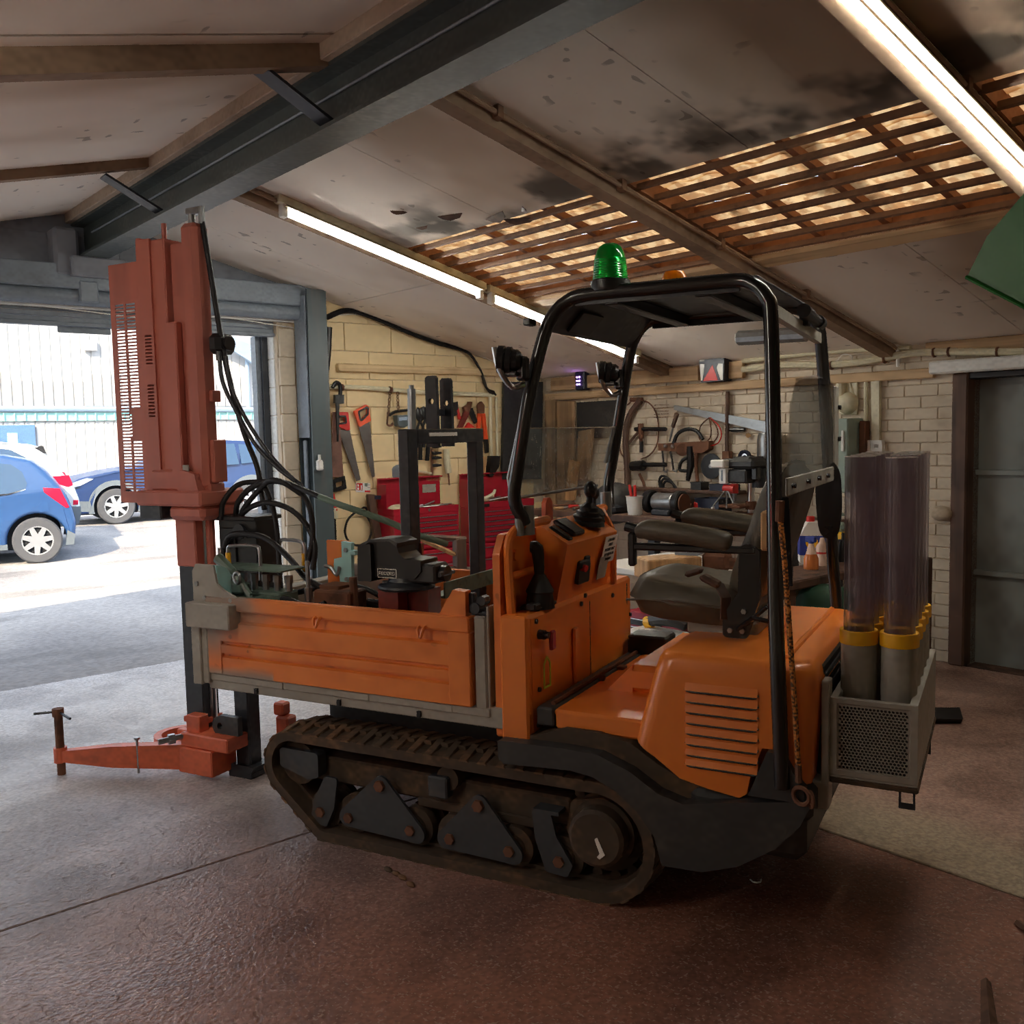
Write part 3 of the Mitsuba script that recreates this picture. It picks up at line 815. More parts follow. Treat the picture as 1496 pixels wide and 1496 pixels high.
# ---- skip tray with ribbed dropsides
T0, T1 = -0.50, 0.735
def dropside(v, s):
    # section of the dropside (v outwards, w up), extruded along u
    o = lambda q: v - s * q
    sec = [(0.0, 0.605), (0.016, 0.605), (0.016, 0.675), (0.004, 0.682), (0.004, 0.69), (0.018, 0.694), (0.018, 0.726), (0.006, 0.73), (0.006, 0.738), (0.02, 0.744), (0.02, 0.818), (0.004, 0.826), (0.004, 0.864),
           (0.022, 0.868), (0.026, 0.875), (0.026, 0.915), (0.02, 0.922), (-0.012, 0.922), (-0.012, 0.605)]
    d = P('dropside', ext([(o(a), b) for a, b in sec], T0 + 0.07, T1 - 0.085, 'yz'), 'm_orange', 20, 'orange ribbed dropside with grey overspray')
    sub(d, 'end_stile', box(T0, T0 + 0.075, o(-0.012), o(0.02), 0.605, 0.866, 0.004), 'm_orange', False)
    sub(d, 'end_stile', box(T1 - 0.09, T1, o(-0.03), o(0.022), 0.605, 0.868, 0.004), 'm_orange', False)
    sub(d, 'top_rail', box(T0, T0 + 0.08, o(-0.012), o(0.026), 0.866, 0.922, 0.005), 'm_orange', False)
    sub(d, 'top_rail', box(T1 - 0.09, T1, o(-0.03), o(0.026), 0.866, 0.922, 0.005), 'm_orange', False)
    sub(d, 'wedge', ext([(T1 - 0.13, 0.92), (T1 - 0.02, 0.92), (T1 - 0.02, 1.008), (T1 - 0.07, 1.012)], o(-0.03), o(0.01)), 'm_orange', False)
    for u in (0.08, 0.545):
        sub(d, 'hook', tube([(u - 0.012, o(0.02), 0.878), (u - 0.012, o(0.04), 0.868), (u, o(0.044), 0.84), (u + 0.012, o(0.04), 0.868), (u + 0.012, o(0.02), 0.878)], 0.006, 6, sm=4), 'm_orange')
    return d


dropside(0.02, 1)
dropside(0.98, -1)
P('tray_floor', box(T0, 0.80, 0.03, 0.97, 0.6, 0.625, 0.003), 'm_rust')
P('tray_frame', [box(-0.52, 0.855, 0.035, 0.965, 0.55, 0.6, 0.006), box(-0.52, 0.855, 0.02, 0.05, 0.535, 0.608, 0.004), box(-0.52, 0.80, 0.012, 0.03, 0.572, 0.604, 0.004),
                 box(-0.52, 0.855, 0.95, 0.98, 0.535, 0.608, 0.004)], 'm_riggrey', 20, 'grey painted tray frame')
for u in (-0.27, 0.14, 0.50):
    P('frame_slot', box(u, u + 0.014, 0.009, 0.02, 0.54, 0.562), 'm_black', False)
    P('frame_plate', box(u + 0.09 - 0.06, u + 0.09 + 0.06, 0.008, 0.016, 0.574, 0.6, 0.002), 'm_riggrey', False)
P('tray_post', box(0.742, 0.79, 0.015, 0.06, 0.585, 0.925, 0.006), 'm_riggrey')
P('tray_post', box(0.742, 0.79, 0.94, 0.985, 0.585, 0.925, 0.006), 'm_riggrey')
P('tray_back_plate', box(0.79, 0.80, 0.02, 0.98, 0.535, 0.96, 0.003), 'm_riggrey')
P('bulkhead', ext(rounded([(0.03, 0.50), (0.97, 0.50), (0.97, 1.14), (0.93, 1.205), (0.07, 1.205), (0.03, 1.14)], 0.02), 0.815, 0.842, 'yz'), 'm_orange')
P('latch', [box(0.705, 0.735, 0.035, 0.06, 0.93, 1.0, 0.004), cyl((0.745, 0.02, 0.95), (0.745, 0.08, 0.95), 0.02, 10), cyl((0.765, 0.03, 0.975), (0.765, 0.07, 0.975), 0.018, 8), box(0.74, 0.79, 0.03, 0.06, 0.925, 0.94, 0.003)], 'm_blacksteel')
# front corner bracket
k = P('corner_guard', box(-0.565, -0.33, -0.05, 0.02, 0.80, 0.90, 0.005), 'm_riggrey', 20, 'grey welded corner box')
up = Polygon([(-0.565, 0.898), (-0.335, 0.898), (-0.335, 0.925), (-0.40, 0.95), (-0.435, 0.975), (-0.45, 1.05), (-0.545, 1.05), (-0.565, 1.02)])
sub(k, 'upper_plate', ext(up, 0.0, 0.012), 'm_riggrey', 20)
sub(k, 'gusset', ext([(0.01, 0.90), (0.09, 0.90), (0.09, 1.0), (0.07, 1.03), (0.01, 1.05)], -0.455, -0.443, 'yz'), 'm_mint', 20)
for (u, w) in ((-0.5, 0.915), (-0.36, 0.912), (-0.54, 0.97)):
    sub(k, 'bolt', bolt((u, 0.001, w), (0, -1, 0), 0.01, 0.008), 'm_steel')
P('front_post', [box(-0.58, -0.53, -0.01, 0.05, 0.555, 0.81, 0.004), box(-0.53, -0.5, 0.0, 0.04, 0.56, 0.8, 0.004)], 'm_riggrey')
P('front_crossmember', box(-0.56, -0.5, 0.0, 0.95, 0.56, 0.88, 0.006), 'm_riggrey')
P('shackle', ring((-0.42, 0.10, 0.985), (0.3, 1, 0), 0.022, 0.007, 16, 6), 'm_steel')

# ---- front jack stand, slew bracket and mast
P('front_leg', [box(-0.77, -0.68, 0.40, 0.48, 0.0, 0.60, 0.008), box(-0.80, -0.66, 0.38, 0.5, 0.0, 0.03, 0.004), ext([(-0.82, 0.06), (-0.64, 0.06), (-0.66, 0.03), (-0.72, 0.02), (-0.80, 0.02)], 0.38, 0.5)], 'm_blacksteel', 20, 'dark grey box section leg')
P('front_leg_bracket', [box(-0.66, -0.585, 0.55, 0.62, 0.13, 0.25, 0.008), box(-0.68, -0.62, 0.56, 0.62, 0.25, 0.31, 0.008)], 'm_armred')
P('slew_eye', [ext(unary_union([Point(-0.44, 0.43).buffer(0.045), sbox(-0.44, 0.34, -0.12, 0.47)]).difference(Point(-0.44, 0.43).buffer(0.016)), 0.60, 0.64)], 'm_charcoal')
P('slew_eye', [ext(unary_union([Point(-0.79, 0.25).buffer(0.045), sbox(-0.79, 0.215, -0.68, 0.3)]).difference(Point(-0.79, 0.25).buffer(0.016)), 0.33, 0.36)], 'm_charcoal')
P('slide_rod', cyl((-0.915, 0.42, 0.10), (-0.915, 0.42, 1.2), 0.019, 12), 'm_chrome')
P('slide_rod', cyl((-0.80, 0.47, 0.23), (-0.80, 0.47, 1.2), 0.015, 12), 'm_chrome')
P('foot_clamp', [box(-0.98, -0.69, 0.27, 0.44, 0.15, 0.215, 0.006), box(-0.97, -0.885, 0.30, 0.36, 0.15, 0.29, 0.004), box(-0.99, -0.78, 0.26, 0.42, 0.03, 0.15, 0.006)], 'm_armred', 20, 'orange clamp at the foot of the mast')
k = P('clamp_screw', cyl((-1.02, 0.18, 0.19), (-0.94, 0.33, 0.20), 0.013, 10), 'm_steel')
sub(k, 'nut', cyl((-1.0, 0.22, 0.193), (-0.985, 0.245, 0.194), 0.024, 6), 'm_steel')
a0, a1 = np.array([-1.53, 0.075, 0.09]), np.array([-1.03, 0.27, 0.10])
dv = (a1 - a0) / np.linalg.norm(a1 - a0)
sd = np.cross(dv, [0, 0, 1.0])
def armsec(p, h, w=0.028):
    return [p + sd * s * w + np.array([0, 0, t * h]) for s, t in ((-1, -1), (1, -1), (1, 1), (-1, 1))]
V = np.array(armsec(a0, 0.026, 0.022) + armsec(a0 + dv * 0.25, 0.05) + armsec(a1 - dv * 0.08, 0.055) + armsec(a1 + dv * 0.12, 0.06))
F = [[0, 1, 2, 3], [15, 14, 13, 12]] + [[i * 4 + j, (i + 1) * 4 + j, (i + 1) * 4 + (j + 1) % 4, i * 4 + (j + 1) % 4] for i in range(3) for j in range(4)]
F = np.array(F)
arm = trimesh.Trimesh(V, np.vstack([F[:, [0, 1, 2]], F[:, [0, 2, 3]]]), process=False)
arm.fix_normals()
k = P('swing_arm', arm, 'm_armred', 20, 'long orange stabiliser arm reaching over the floor')
sub(k, 'collar', cyl((-1.545, 0.068, 0.06), (-1.545, 0.068, 0.13), 0.03, 14), 'm_armred')
sub(k, 'screw_jack', [cyl((-1.545, 0.068, 0.0), (-1.545, 0.068, 0.30), 0.019, 12), cyl((-1.545, 0.068, 0.28), (-1.545, 0.068, 0.315), 0.026, 12)], 'm_rust')
sub(k, 'tommy_bar', tube([(-1.545 - 0.075, 0.068 - 0.07, 0.30), (-1.545, 0.068, 0.30), (-1.545 + 0.11, 0.068 - 0.02, 0.285)], 0.006, 6), 'm_blacksteel')
sub(k, 'bolt', [cyl((-1.17, 0.19, 0.02), (-1.17, 0.19, 0.19), 0.006, 6), cyl((-1.17, 0.19, 0.18), (-1.17, 0.19, 0.19), 0.014, 6)], 'm_steel')
k = P('casing_ring', lathe([(0.10, 0.0), (0.135, 0.0), (0.135, 0.05), (0.10, 0.05), (0.10, 0.0)], 32, (-1.12, 0.42, 0.10)), 'm_armred')
sub(k, 'jaw', box(-1.10, -0.95, 0.36, 0.40, 0.10, 0.19, 0.005), 'm_armred')

M = P('mast', [box(-1.03, -0.915, 0.36, 0.46, 0.13, 1.30, 0.006)], 'm_blacksteel', 20, 'tall mast, dark below and red oxide above')
sub(M, 'column_sleeve', [box(-1.035, -0.91, 0.355, 0.465, 0.97, 1.22, 0.006), cyl((-0.88, 0.42, 0.95), (-0.88, 0.42, 1.2), 0.02, 10)], 'm_mastred', 20)
sub(M, 'foot_band', box(-1.04, -0.905, 0.35, 0.47, 0.235, 0.262, 0.004), 'm_armred', False)
sub(M, 'carriage', [box(-1.2, -0.79, 0.28, 0.56, 1.255, 1.325, 0.01), box(-1.02, -0.8, 0.30, 0.54, 1.19, 1.26, 0.02), box(-1.14, -0.92, 0.32, 0.5, 1.32, 1.42, 0.012), ext([(-0.95, 1.32), (-0.82, 1.32), (-0.84, 1.40), (-0.93, 1.42)], 0.30, 0.34)], 'm_mastred', 20)
sub(M, 'carriage_plate', box(-1.2, -1.06, 0.3, 0.5, 1.19, 1.26, 0.006), 'm_blacksteel')
sub(M, 'main_rail', [mv(ext(sbox(0, 0, 0.085, 1.15).difference(unary_union([sbox(0.028, za + k * 0.0155 - 1.31, 0.07, za + k * 0.0155 + 0.009 - 1.31) for za, nk in ((1.66, 10), (1.90, 9)) for k in range(nk)])), 0, 0.012), (-1.165, 0.33, 1.31)), box(-1.165, -1.145, 0.33, 0.52, 1.31, 2.47, 0.003), box(-1.09, -1.0, 0.34, 0.5, 1.3, 2.455, 0.006)], 'm_mastred', 20)
sub(M, 'rail_cover', [box(-1.0, -0.93, 0.32, 0.36, 1.33, 2.08, 0.006), box(-0.985, -0.89, 0.36, 0.5, 1.33, 2.43, 0.006)], 'm_mastred', 20)
sub(M, 'rail_tip', cyl((-1.055, 0.4, 2.45), (-1.055, 0.4, 2.535), 0.012, 8), 'm_mastred')
sub(M, 'feed_cylinder', [box(-0.90, -0.80, 0.33, 0.43, 1.325, 2.505, 0.022), box(-0.885, -0.795, 0.345, 0.445, 1.3, 1.36, 0.01)], 'm_mastred', 25)
sub(M, 'hose_fitting', [cyl((-0.86, 0.38, 2.5), (-0.86, 0.38, 2.55), 0.016, 8), box(-0.885, -0.80, 0.365, 0.395, 2.545, 2.575, 0.004), cyl((-0.80, 0.38, 2.575), (-0.80, 0.38, 2.50), 0.014, 8)], 'm_steel')
sub(M, 'patch', box(-0.925, -0.89, 0.315, 0.322, 1.36, 1.44, 0.001), 'm_riggrey', False)
sub(M, 'drive_motor', [box(-0.79, -0.72, 0.36, 0.48, 1.93, 2.02, 0.02), cyl((-0.72, 0.42, 1.975), (-0.705, 0.42, 1.975), 0.032, 14), cyl((-0.735, 0.38, 1.94), (-0.735, 0.38, 1.90), 0.014, 8)], 'm_black')
sub(M, 'cleat', box(-0.80, -0.775, 0.37, 0.42, 1.72, 1.77, 0.003), 'm_mastred')
sub(M, 'side_lip', box(-0.80, -0.775, 0.36, 0.44, 1.36, 1.55, 0.004), 'm_mastred')


# perforated guard: a folded sheet with real slots
def slotted(w, h, slots):
    """Grid sheet with slots: rows of (x0, x1) spans repeated at a pitch."""
    s = sbox(0, 0, w, h)
    return s.difference(unary_union(slots))


GW, GH, GZ = 0.185, 1.11, 1.265
slots = []
for k in range(62):
    z = 0.05 + k * 0.0152
    if z > 0.93:
        break
    for (a, b_) in ((0.028, 0.085), (0.098, 0.16)):
        if 0.28 < z < 0.44 and b_ > 0.09 and a > 0.09:
            continue
        slots.append(sbox(a, z, b_, z + 0.0085))
for k in range(7):
    slots.append(sbox(0.085, 0.31 + k * 0.016, 0.10, 0.318 + k * 0.016))
gm = mv(ext(slotted(GW, GH, slots), 0, 0.004), (-1.385, 0.36, GZ))
gm = cat(gm, box(-1.385, -1.2, 0.36, 0.39, GZ - 0.004, GZ + 0.035, 0.003), box(-1.39, -1.2, 0.36, 0.38, GZ + GH - 0.06, GZ + GH, 0.003), box(-1.388, -1.376, 0.36, 0.372, GZ, GZ + GH))
obj(M + '__guard', gm, 'm_mastred', False, 'slotted red guard sheet')
slots2 = []
for (za, zb) in ((0.385, 0.565), (0.625, 0.785)):
    k = 0
    while za + k * 0.0155 < zb:
        slots2.append(sbox(0.03, za + k * 0.0155, 0.112, za + k * 0.0155 + 0.009))
        k += 1
gm = slotted(0.12, GH + 0.05, slots2)
obj(M + '__guard', mv(rot(ext(gm, 0, 0.004), (0, 0, 1), 12), (-1.2, 0.36, GZ)), 'm_mastred', False, 'inner red guard sheet')
# far side of the guard box (perforated too), seen through the slots
back = []
for k in range(30):
    z = 0.06 + k * 0.03
    for a in (0.02, 0.055, 0.09, 0.125):
        back.append(sbox(a, z, a + 0.026, z + 0.024))
obj(M + '__guard', mv(ext(slotted(GW, GH, back), 0, 0.004), (-1.385, 0.52, GZ)), 'm_mastred', False, 'rear guard sheet')

# winch post and valve block at the tray front
W = P('winch_post', [box(-0.83, -0.60, 0.42, 0.56, 0.60, 1.20, 0.006), box(-0.86, -0.59, 0.40, 0.58, 1.185, 1.205, 0.004), box(-0.81, -0.72, 0.41, 0.42, 0.62, 1.15, 0.003)], 'm_black', 20, 'black steel post with worn paint')
sub(W, 'boss', [cyl((-0.695, 0.425, 1.135), (-0.695, 0.405, 1.135), 0.035, 14), cyl((-0.66, 0.425, 1.125), (-0.66, 0.41, 1.125), 0.02, 10)], 'm_blacksteel')
sub(W, 'clip', [box(-0.815, -0.785, 0.395, 0.42, 0.93, 0.99, 0.005), cyl((-0.80, 0.40, 1.0), (-0.80, 0.40, 1.06), 0.014, 8)], 'm_steel')
FRAME = MACH @ tmat(0, -0.04, 0.06)
C = P('control_bank', [box(-0.56, -0.22, 0.18, 0.34, 0.72, 0.80, 0.01), box(-0.52, -0.25, 0.2, 0.32, 0.80, 0.86, 0.008), box(-0.5, -0.28, 0.19, 0.33, 0.63, 0.72, 0.01), box(-0.56, -0.40, 0.14, 0.2, 0.86, 0.90, 0.006)], 'm_oilgreen', 20, 'oily green hydraulic valve bank')
for i in range(5):
    u = -0.52 + i * 0.062
    sub(C, 'spool_cap', [cyl((u, 0.13, 0.83), (u, 0.2, 0.83), 0.021, 12), cyl((u, 0.15, 0.765), (u, 0.2, 0.765), 0.016, 8)], 'm_oilgreen')
    sub(C, 'fitting', [cyl((u + 0.02, 0.26, 0.86), (u + 0.02, 0.26, 0.905), 0.014, 6), cyl((u + 0.02, 0.26, 0.895), (u + 0.02, 0.26, 0.925), 0.018, 6)], 'm_steel')
sub(C, 'lever_plate', [box(-0.64, -0.24, 0.2, 0.36, 0.945, 0.952), box(-0.62, -0.5, 0.2, 0.3, 0.93, 0.945)], 'm_oilgreen')
sub(C, 'lever', tube([(-0.54, 0.16, 1.0), (-0.44, 0.16, 0.93), (-0.36, 0.15, 0.855)], [0.024, 0.017, 0.011], 8), 'm_oilgreen')
sub(C, 'lever', tube([(-0.40, 0.15, 0.9), (-0.36, 0.15, 0.84), (-0.33, 0.15, 0.8)], 0.012, 8), 'm_oilgreen')
FRAME = MACH
k = P('lever_guard', tube([(-0.60, 0.24, 0.95), (-0.60, 0.24, 1.075), (-0.57, 0.24, 1.095), (-0.47, 0.26, 1.095), (-0.44, 0.26, 1.075), (-0.44, 0.26, 0.95)], 0.008, 8, sm=4), 'm_steel')
sub(k, 'grip_tape', cyl((-0.60, 0.24, 0.96), (-0.60, 0.24, 1.065), 0.0115, 10), 'm_yellow', 30, 'yellow tape')
k = P('lever_guard', tube([(-0.47, 0.42, 0.95), (-0.47, 0.42, 1.09), (-0.42, 0.42, 1.105), (-0.35, 0.42, 1.10), (-0.33, 0.42, 1.07), (-0.33, 0.42, 0.93)], 0.008, 8, sm=4), 'm_steel')
sub(k, 'grip_tape', cyl((-0.335, 0.42, 0.97), (-0.335, 0.42, 1.05), 0.0115, 10), 'm_yellow', 30, 'yellow tape')
P('tray_block', [box(-0.08, 0.10, 0.16, 0.28, 0.65, 0.945, 0.008), box(-0.08, 0.02, 0.20, 0.3, 0.94, 0.96, 0.004), box(0.02, 0.1, 0.14, 0.2, 0.62, 0.85, 0.006)], 'm_rust', 20, 'dark rusty steel block')
P('tray_pin', [cyl((-0.1, 0.16, 0.86), (-0.1, 0.16, 1.06), 0.009, 8), cyl((-0.1, 0.16, 0.90), (-0.1, 0.16, 0.955), 0.016, 8)], 'm_steel')
P('tray_bar', tube([(0.105, 0.2, 0.66), (0.092, 0.2, 1.0)], 0.016, 8), 'm_rust')

# ---- hoses
def hose(pts, r, m='m_rubber', label=None, sm=7):
    return P('hose', tube(pts, r * 0.74, 8, sm=sm), m, 60, label)


hose([(-0.80, 0.38, 2.52), (-0.775, 0.38, 2.36), (-0.72, 0.40, 1.9), (-0.655, 0.42, 1.6), (-0.60, 0.44, 1.43), (-0.565, 0.42, 1.33), (-0.53, 0.40, 1.24)], 0.016)
hose([(-0.735, 0.38, 1.92), (-0.72, 0.38, 1.8), (-0.66, 0.40, 1.66), (-0.58, 0.42, 1.52), (-0.48, 0.44, 1.42), (-0.40, 0.46, 1.36)], 0.012, 'm_blacksteel')
hose([(-0.715, 0.40, 1.92), (-0.70, 0.40, 1.8), (-0.64, 0.42, 1.65), (-0.54, 0.44, 1.50), (-0.45, 0.46, 1.40), (-0.38, 0.48, 1.34)], 0.012, 'm_blacksteel')
hose([(-0.79, 0.40, 1.19), (-0.77, 0.40, 1.27), (-0.70, 0.42, 1.345), (-0.58, 0.42, 1.36), (-0.42, 0.40, 1.36), (-0.26, 0.365, 1.325), (-0.18, 0.35, 1.303)], 0.016)
hose([(-0.75, 0.45, 1.2), (-0.70, 0.42, 1.27), (-0.60, 0.40, 1.335), (-0.47, 0.40, 1.365), (-0.36, 0.42, 1.33), (-0.31, 0.44, 1.25), (-0.30, 0.44, 1.12), (-0.32, 0.42, 1.0)], 0.017)
hose([(-0.73, 0.46, 1.2), (-0.66, 0.42, 1.25), (-0.55, 0.40, 1.33), (-0.45, 0.36, 1.37), (-0.38, 0.36, 1.36), (-0.32, 0.4, 1.31)], 0.016)
hose([(-0.72, 0.44, 1.2), (-0.62, 0.42, 1.25), (-0.50, 0.40, 1.27), (-0.40, 0.42, 1.24), (-0.33, 0.44, 1.17), (-0.29, 0.44, 1.08), (-0.29, 0.42, 0.98)], 0.017)
hose([(-0.53, 0.40, 1.36), (-0.50, 0.42, 1.25), (-0.48, 0.42, 1.12), (-0.46, 0.40, 1.0), (-0.42, 0.36, 0.9)], 0.015)
hose([(-0.78, 0.40, 1.06), (-0.72, 0.38, 1.12), (-0.62, 0.38, 1.13), (-0.5, 0.38, 1.11), (-0.36, 0.36, 1.03), (-0.2, 0.30, 0.95), (0.0, 0.3, 0.9), (0.15, 0.34, 0.84)], 0.018)
hose([(-0.18, 0.35, 1.303), (-0.06, 0.34, 1.27), (0.03, 0.38, 1.235), (0.12, 0.44, 1.19), (0.2, 0.5, 1.14), (0.27, 0.62, 1.09)], 0.019, 'm_hosegreen', 'faded green hose sloping down into the tray')
hose([(-0.35, 0.24, 0.85), (-0.22, 0.16, 0.9), (-0.10, 0.15, 0.87), (-0.02, 0.16, 0.82), (0.02, 0.2, 0.75)], 0.018)
hose([(-0.28, 0.30, 0.9), (-0.12, 0.34, 0.935), (0.05, 0.36, 0.92), (0.2, 0.4, 0.82)], 0.016)
hose([(-0.3, 0.12, 0.86), (-0.2, 0.11, 0.83), (-0.08, 0.12, 0.865), (0.0, 0.14, 0.9)], 0.017)
hose([(-0.25, 0.14, 0.80), (-0.15, 0.12, 0.79), (-0.05, 0.14, 0.80), (0.05, 0.2, 0.78)], 0.022)
hose([(0.12, 0.25, 0.9), (0.2, 0.3, 0.88), (0.3, 0.4, 0.84), (0.36, 0.5, 0.8)], 0.014)
hose([(0.12, 0.22, 0.87), (0.2, 0.28, 0.84), (0.3, 0.4, 0.8), (0.36, 0.5, 0.76)], 0.014)
hose([(-0.6, 0.12, 0.7), (-0.45, 0.10, 0.72), (-0.3, 0.1, 0.70), (-0.1, 0.12, 0.68), (0.1, 0.2, 0.66)], 0.02)
# ---- operator console
CN = P('console', box(0.86, 0.952, 0.03, 1.0, 0.50, 0.935, 0.012), 'm_orange2', 20, 'orange operator console box')
sub(CN, 'pillar', box(0.845, 0.95, 0.012, 0.05, 0.50, 0.935, 0.008), 'm_orange2')
sub(CN, 'door_seam', box(0.9515, 0.953, 0.545, 0.549, 0.53, 0.90), 'm_darkwood', False)
sub(CN, 'door_handle', box(0.952, 0.967, 0.37, 0.41, 0.62, 0.83, 0.006), 'm_orange2')
sub(CN, 'slot', box(0.9515, 0.953, 0.945, 0.951, 0.82, 0.91), 'm_black', False)
for (v, w) in ((0.075, 0.91), (0.075, 0.55), (0.46, 0.905), (0.50, 0.93), (0.78, 0.885), (0.98, 0.77), (0.09, 0.67)):
    sub(CN, 'bolt', bolt((0.952, v, w), (1, 0, 0), 0.009, 0.007), 'm_blacksteel')
k = sub(CN, 'key_switch', [cyl((0.952, 0.10, 0.86), (0.975, 0.10, 0.86), 0.017, 12), cyl((0.975, 0.10, 0.86), (0.99, 0.10, 0.86), 0.012, 12)], 'm_black')
sub(CN, 'red_key', [box(0.975, 0.99, 0.125, 0.16, 0.80, 0.868, 0.005)], 'm_red', 20, 'red plastic key')
tg = Polygon([(0, 0.02), (0.02, 0.0), (0.03, 0.0), (0.05, 0.02), (0.05, 0.105), (0, 0.105)])
tg = Polygon([(0.0, 0.0), (0.055, 0.0), (0.055, 0.085), (0.03, 0.11), (0.022, 0.11), (0.0, 0.085)])
sub(CN, 'key_tag', mv(ext(tg.difference(tg.buffer(-0.0065)), 0.958, 0.962, 'yz'), (0, 0.115, 0.665)), mat('m_tagyellow', (176, 190, 60), rough=0.4), 20, 'yellow green outlined key tag')
# raised, sloping instrument housing
hs = [(0.86, 0.935), (0.935, 0.935), (0.985, 1.15), (0.98, 1.155), (0.86, 1.225)]
H_ = P('instrument_housing', ext(hs, 0.28, 0.76), 'm_orange2', 20, 'orange sloping instrument housing')
sub(H_, 'switch_block', [ext([(0.95, 0.99), (0.966, 0.985), (0.975, 1.055), (0.96, 1.06)], 0.41, 0.51), box(0.965, 0.985, 0.40, 0.49, 1.045, 1.075, 0.006), box(0.96, 0.98, 0.46, 0.5, 1.055, 1.085, 0.005)], 'm_black')
sub(H_, 'ignition_key', cyl((0.97, 0.425, 1.05), (0.995, 0.42, 1.045), 0.013, 10), 'm_redtool')
sub(H_, 'grey_decal', mv(rot(box(-0.001, 0.001, 0, 0.09, 0, 0.09), (0, 1, 0), 13), (0.9575, 0.60, 0.975)), 'm_riggrey', False)
lab = sub(H_, 'warning_label', mv(rot(ext(Polygon([(0, 0), (0.13, 0), (0.13, 0.11), (0, 0.11)]), 0, 0.0015, 'yz'), (0, 1, 0), 13), (0.9705, 0.615, 1.035)), 'm_plastic_white', False, 'white warning label with black lettering')
txt = []
for i, s in enumerate(('LOOK OUT', 'FIRST', 'ENSURE THAT', 'NO ONE IS IN', 'DANGER')):
    t_ = meshkit.text_mesh(s, 0.0105, 0.0012, bold=True)
    v_ = np.array(t_.vertices)
    w_ = np.ptp(v_[:, 0])
    x0 = 0.065 - w_ / 2
    t_ = trimesh.Trimesh(np.stack([v_[:, 2] + 0.001, v_[:, 0] - v_[:, 0].min() + x0, v_[:, 1] + 0.088 - i * 0.0195], 1), t_.faces, process=False)
    txt.append(t_)
sub(H_, 'label_text', mv(rot(cat(txt), (0, 1, 0), 13), (0.9712, 0.615, 1.035)), 'm_black', False)
# black rubber gaiter lever in front of the housing
L_ = P('drive_lever', lathe([(0, 0), (0.052, 0), (0.05, 0.02), (0.045, 0.05), (0.05, 0.06), (0.03, 0.10), (0.018, 0.12), (0, 0.12)], 20, (0.915, 0.19, 0.935)), 'm_rubber', 40, 'black lever with a rubber boot')
sub(L_, 'grip', tube([(0.915, 0.19, 1.04), (0.912, 0.19, 1.10), (0.905, 0.19, 1.145), (0.885, 0.185, 1.15)], [0.017, 0.02, 0.024, 0.02], 10, sm=3), 'm_rubber')
sub(L_, 'base', [box(0.865, 0.945, 0.12, 0.27, 0.935, 0.95, 0.006), box(0.905, 0.945, 0.09, 0.14, 0.94, 0.965, 0.006)], 'm_rubber')
# joystick with bellows on the top
top = lambda u: 1.225 - (u - 0.86) * (1.225 - 1.152) / 0.122
J = P('joystick', lathe([(0, 0), (0.07, 0), (0.066, 0.015), (0.056, 0.018), (0.058, 0.032), (0.046, 0.036), (0.048, 0.05), (0.036, 0.054), (0.036, 0.068), (0.018, 0.085), (0, 0.085)], 20, (0.915, 0.62, 1.19), (0.15, 0, 1)), 'm_rubber', 40, 'black joystick with a bellows boot')
sub(J, 'knob', [tube([(0.925, 0.62, 1.26), (0.93, 0.62, 1.31)], [0.012, 0.014], 10), ball((0.932, 0.62, 1.325), (0.026, 0.026, 0.034), 2)], 'm_black')
J2 = P('joystick', lathe([(0, 0), (0.05, 0), (0.044, 0.02), (0.046, 0.03), (0.03, 0.05), (0, 0.06)], 16, (0.9, 0.715, 1.195), (0.15, 0, 1)), 'm_rubber', 40, 'smaller black joystick')
sub(J2, 'knob', [tube([(0.905, 0.715, 1.24), (0.905, 0.72, 1.29)], 0.009, 8), ball((0.905, 0.722, 1.305), (0.02, 0.02, 0.026), 2)], 'm_black')
P('pedal_cover', [mv(rot(box(-0.05, 0.05, -0.045, 0.05, 0, 0.02, 0.006), (0, 1, 0), 31), (0.922, 0.42, 1.19)), mv(rot(box(-0.045, 0.045, -0.02, 0.02, 0, 0.014, 0.005), (0, 1, 0), 31), (0.93, 0.335, 1.178))], 'm_black')
P('grab_tab', ext(Polygon([(0.36, 1.2), (0.42, 1.2), (0.415, 1.29), (0.40, 1.305), (0.38, 1.305), (0.365, 1.29)]).buffer(0.004), 0.845, 0.862, 'yz'), 'm_armred')
P('console_ears', [box(0.865, 0.875, 0.74, 0.8, 1.18, 1.28, 0.004), tube([(0.955, 0.79, 0.93), (0.955, 0.79, 1.12), (0.94, 0.785, 1.18), (0.90, 0.78, 1.25)], 0.014, 8, sm=4)], 'm_orange2')
P('handrail', [tube([(0.868, 0.06, 0.92), (0.86, 0.06, 1.10), (0.862, 0.065, 1.18), (0.878, 0.09, 1.222), (0.90, 0.14, 1.236), (0.905, 0.28, 1.238)], 0.0165, 10, sm=6), tube([(0.862, 0.06, 1.06), (0.868, 0.20, 1.062), (0.868, 0.30, 1.062)], 0.013, 10),
               cyl((0.85, 0.11, 1.13), (0.87, 0.11, 1.13), 0.02, 12)], 'm_orange2')
P('handrail', [tube([(0.868, 0.94, 0.92), (0.86, 0.94, 1.10), (0.862, 0.935, 1.18), (0.878, 0.91, 1.222), (0.90, 0.86, 1.236), (0.905, 0.74, 1.238)], 0.0165, 10, sm=6)], 'm_orange2')
P('post_socket', [cyl((0.905, 0.13, 1.20), (0.902, 0.13, 1.30), 0.023, 14), cyl((0.893, 0.09, 1.20), (0.89, 0.09, 1.26), 0.016, 12), cyl((0.89, 0.09, 1.26), (0.889, 0.09, 1.31), 0.006, 8)], 'm_steel')
P('post_socket', [cyl((0.905, 0.85, 1.20), (0.902, 0.85, 1.30), 0.023, 14)], 'm_steel')

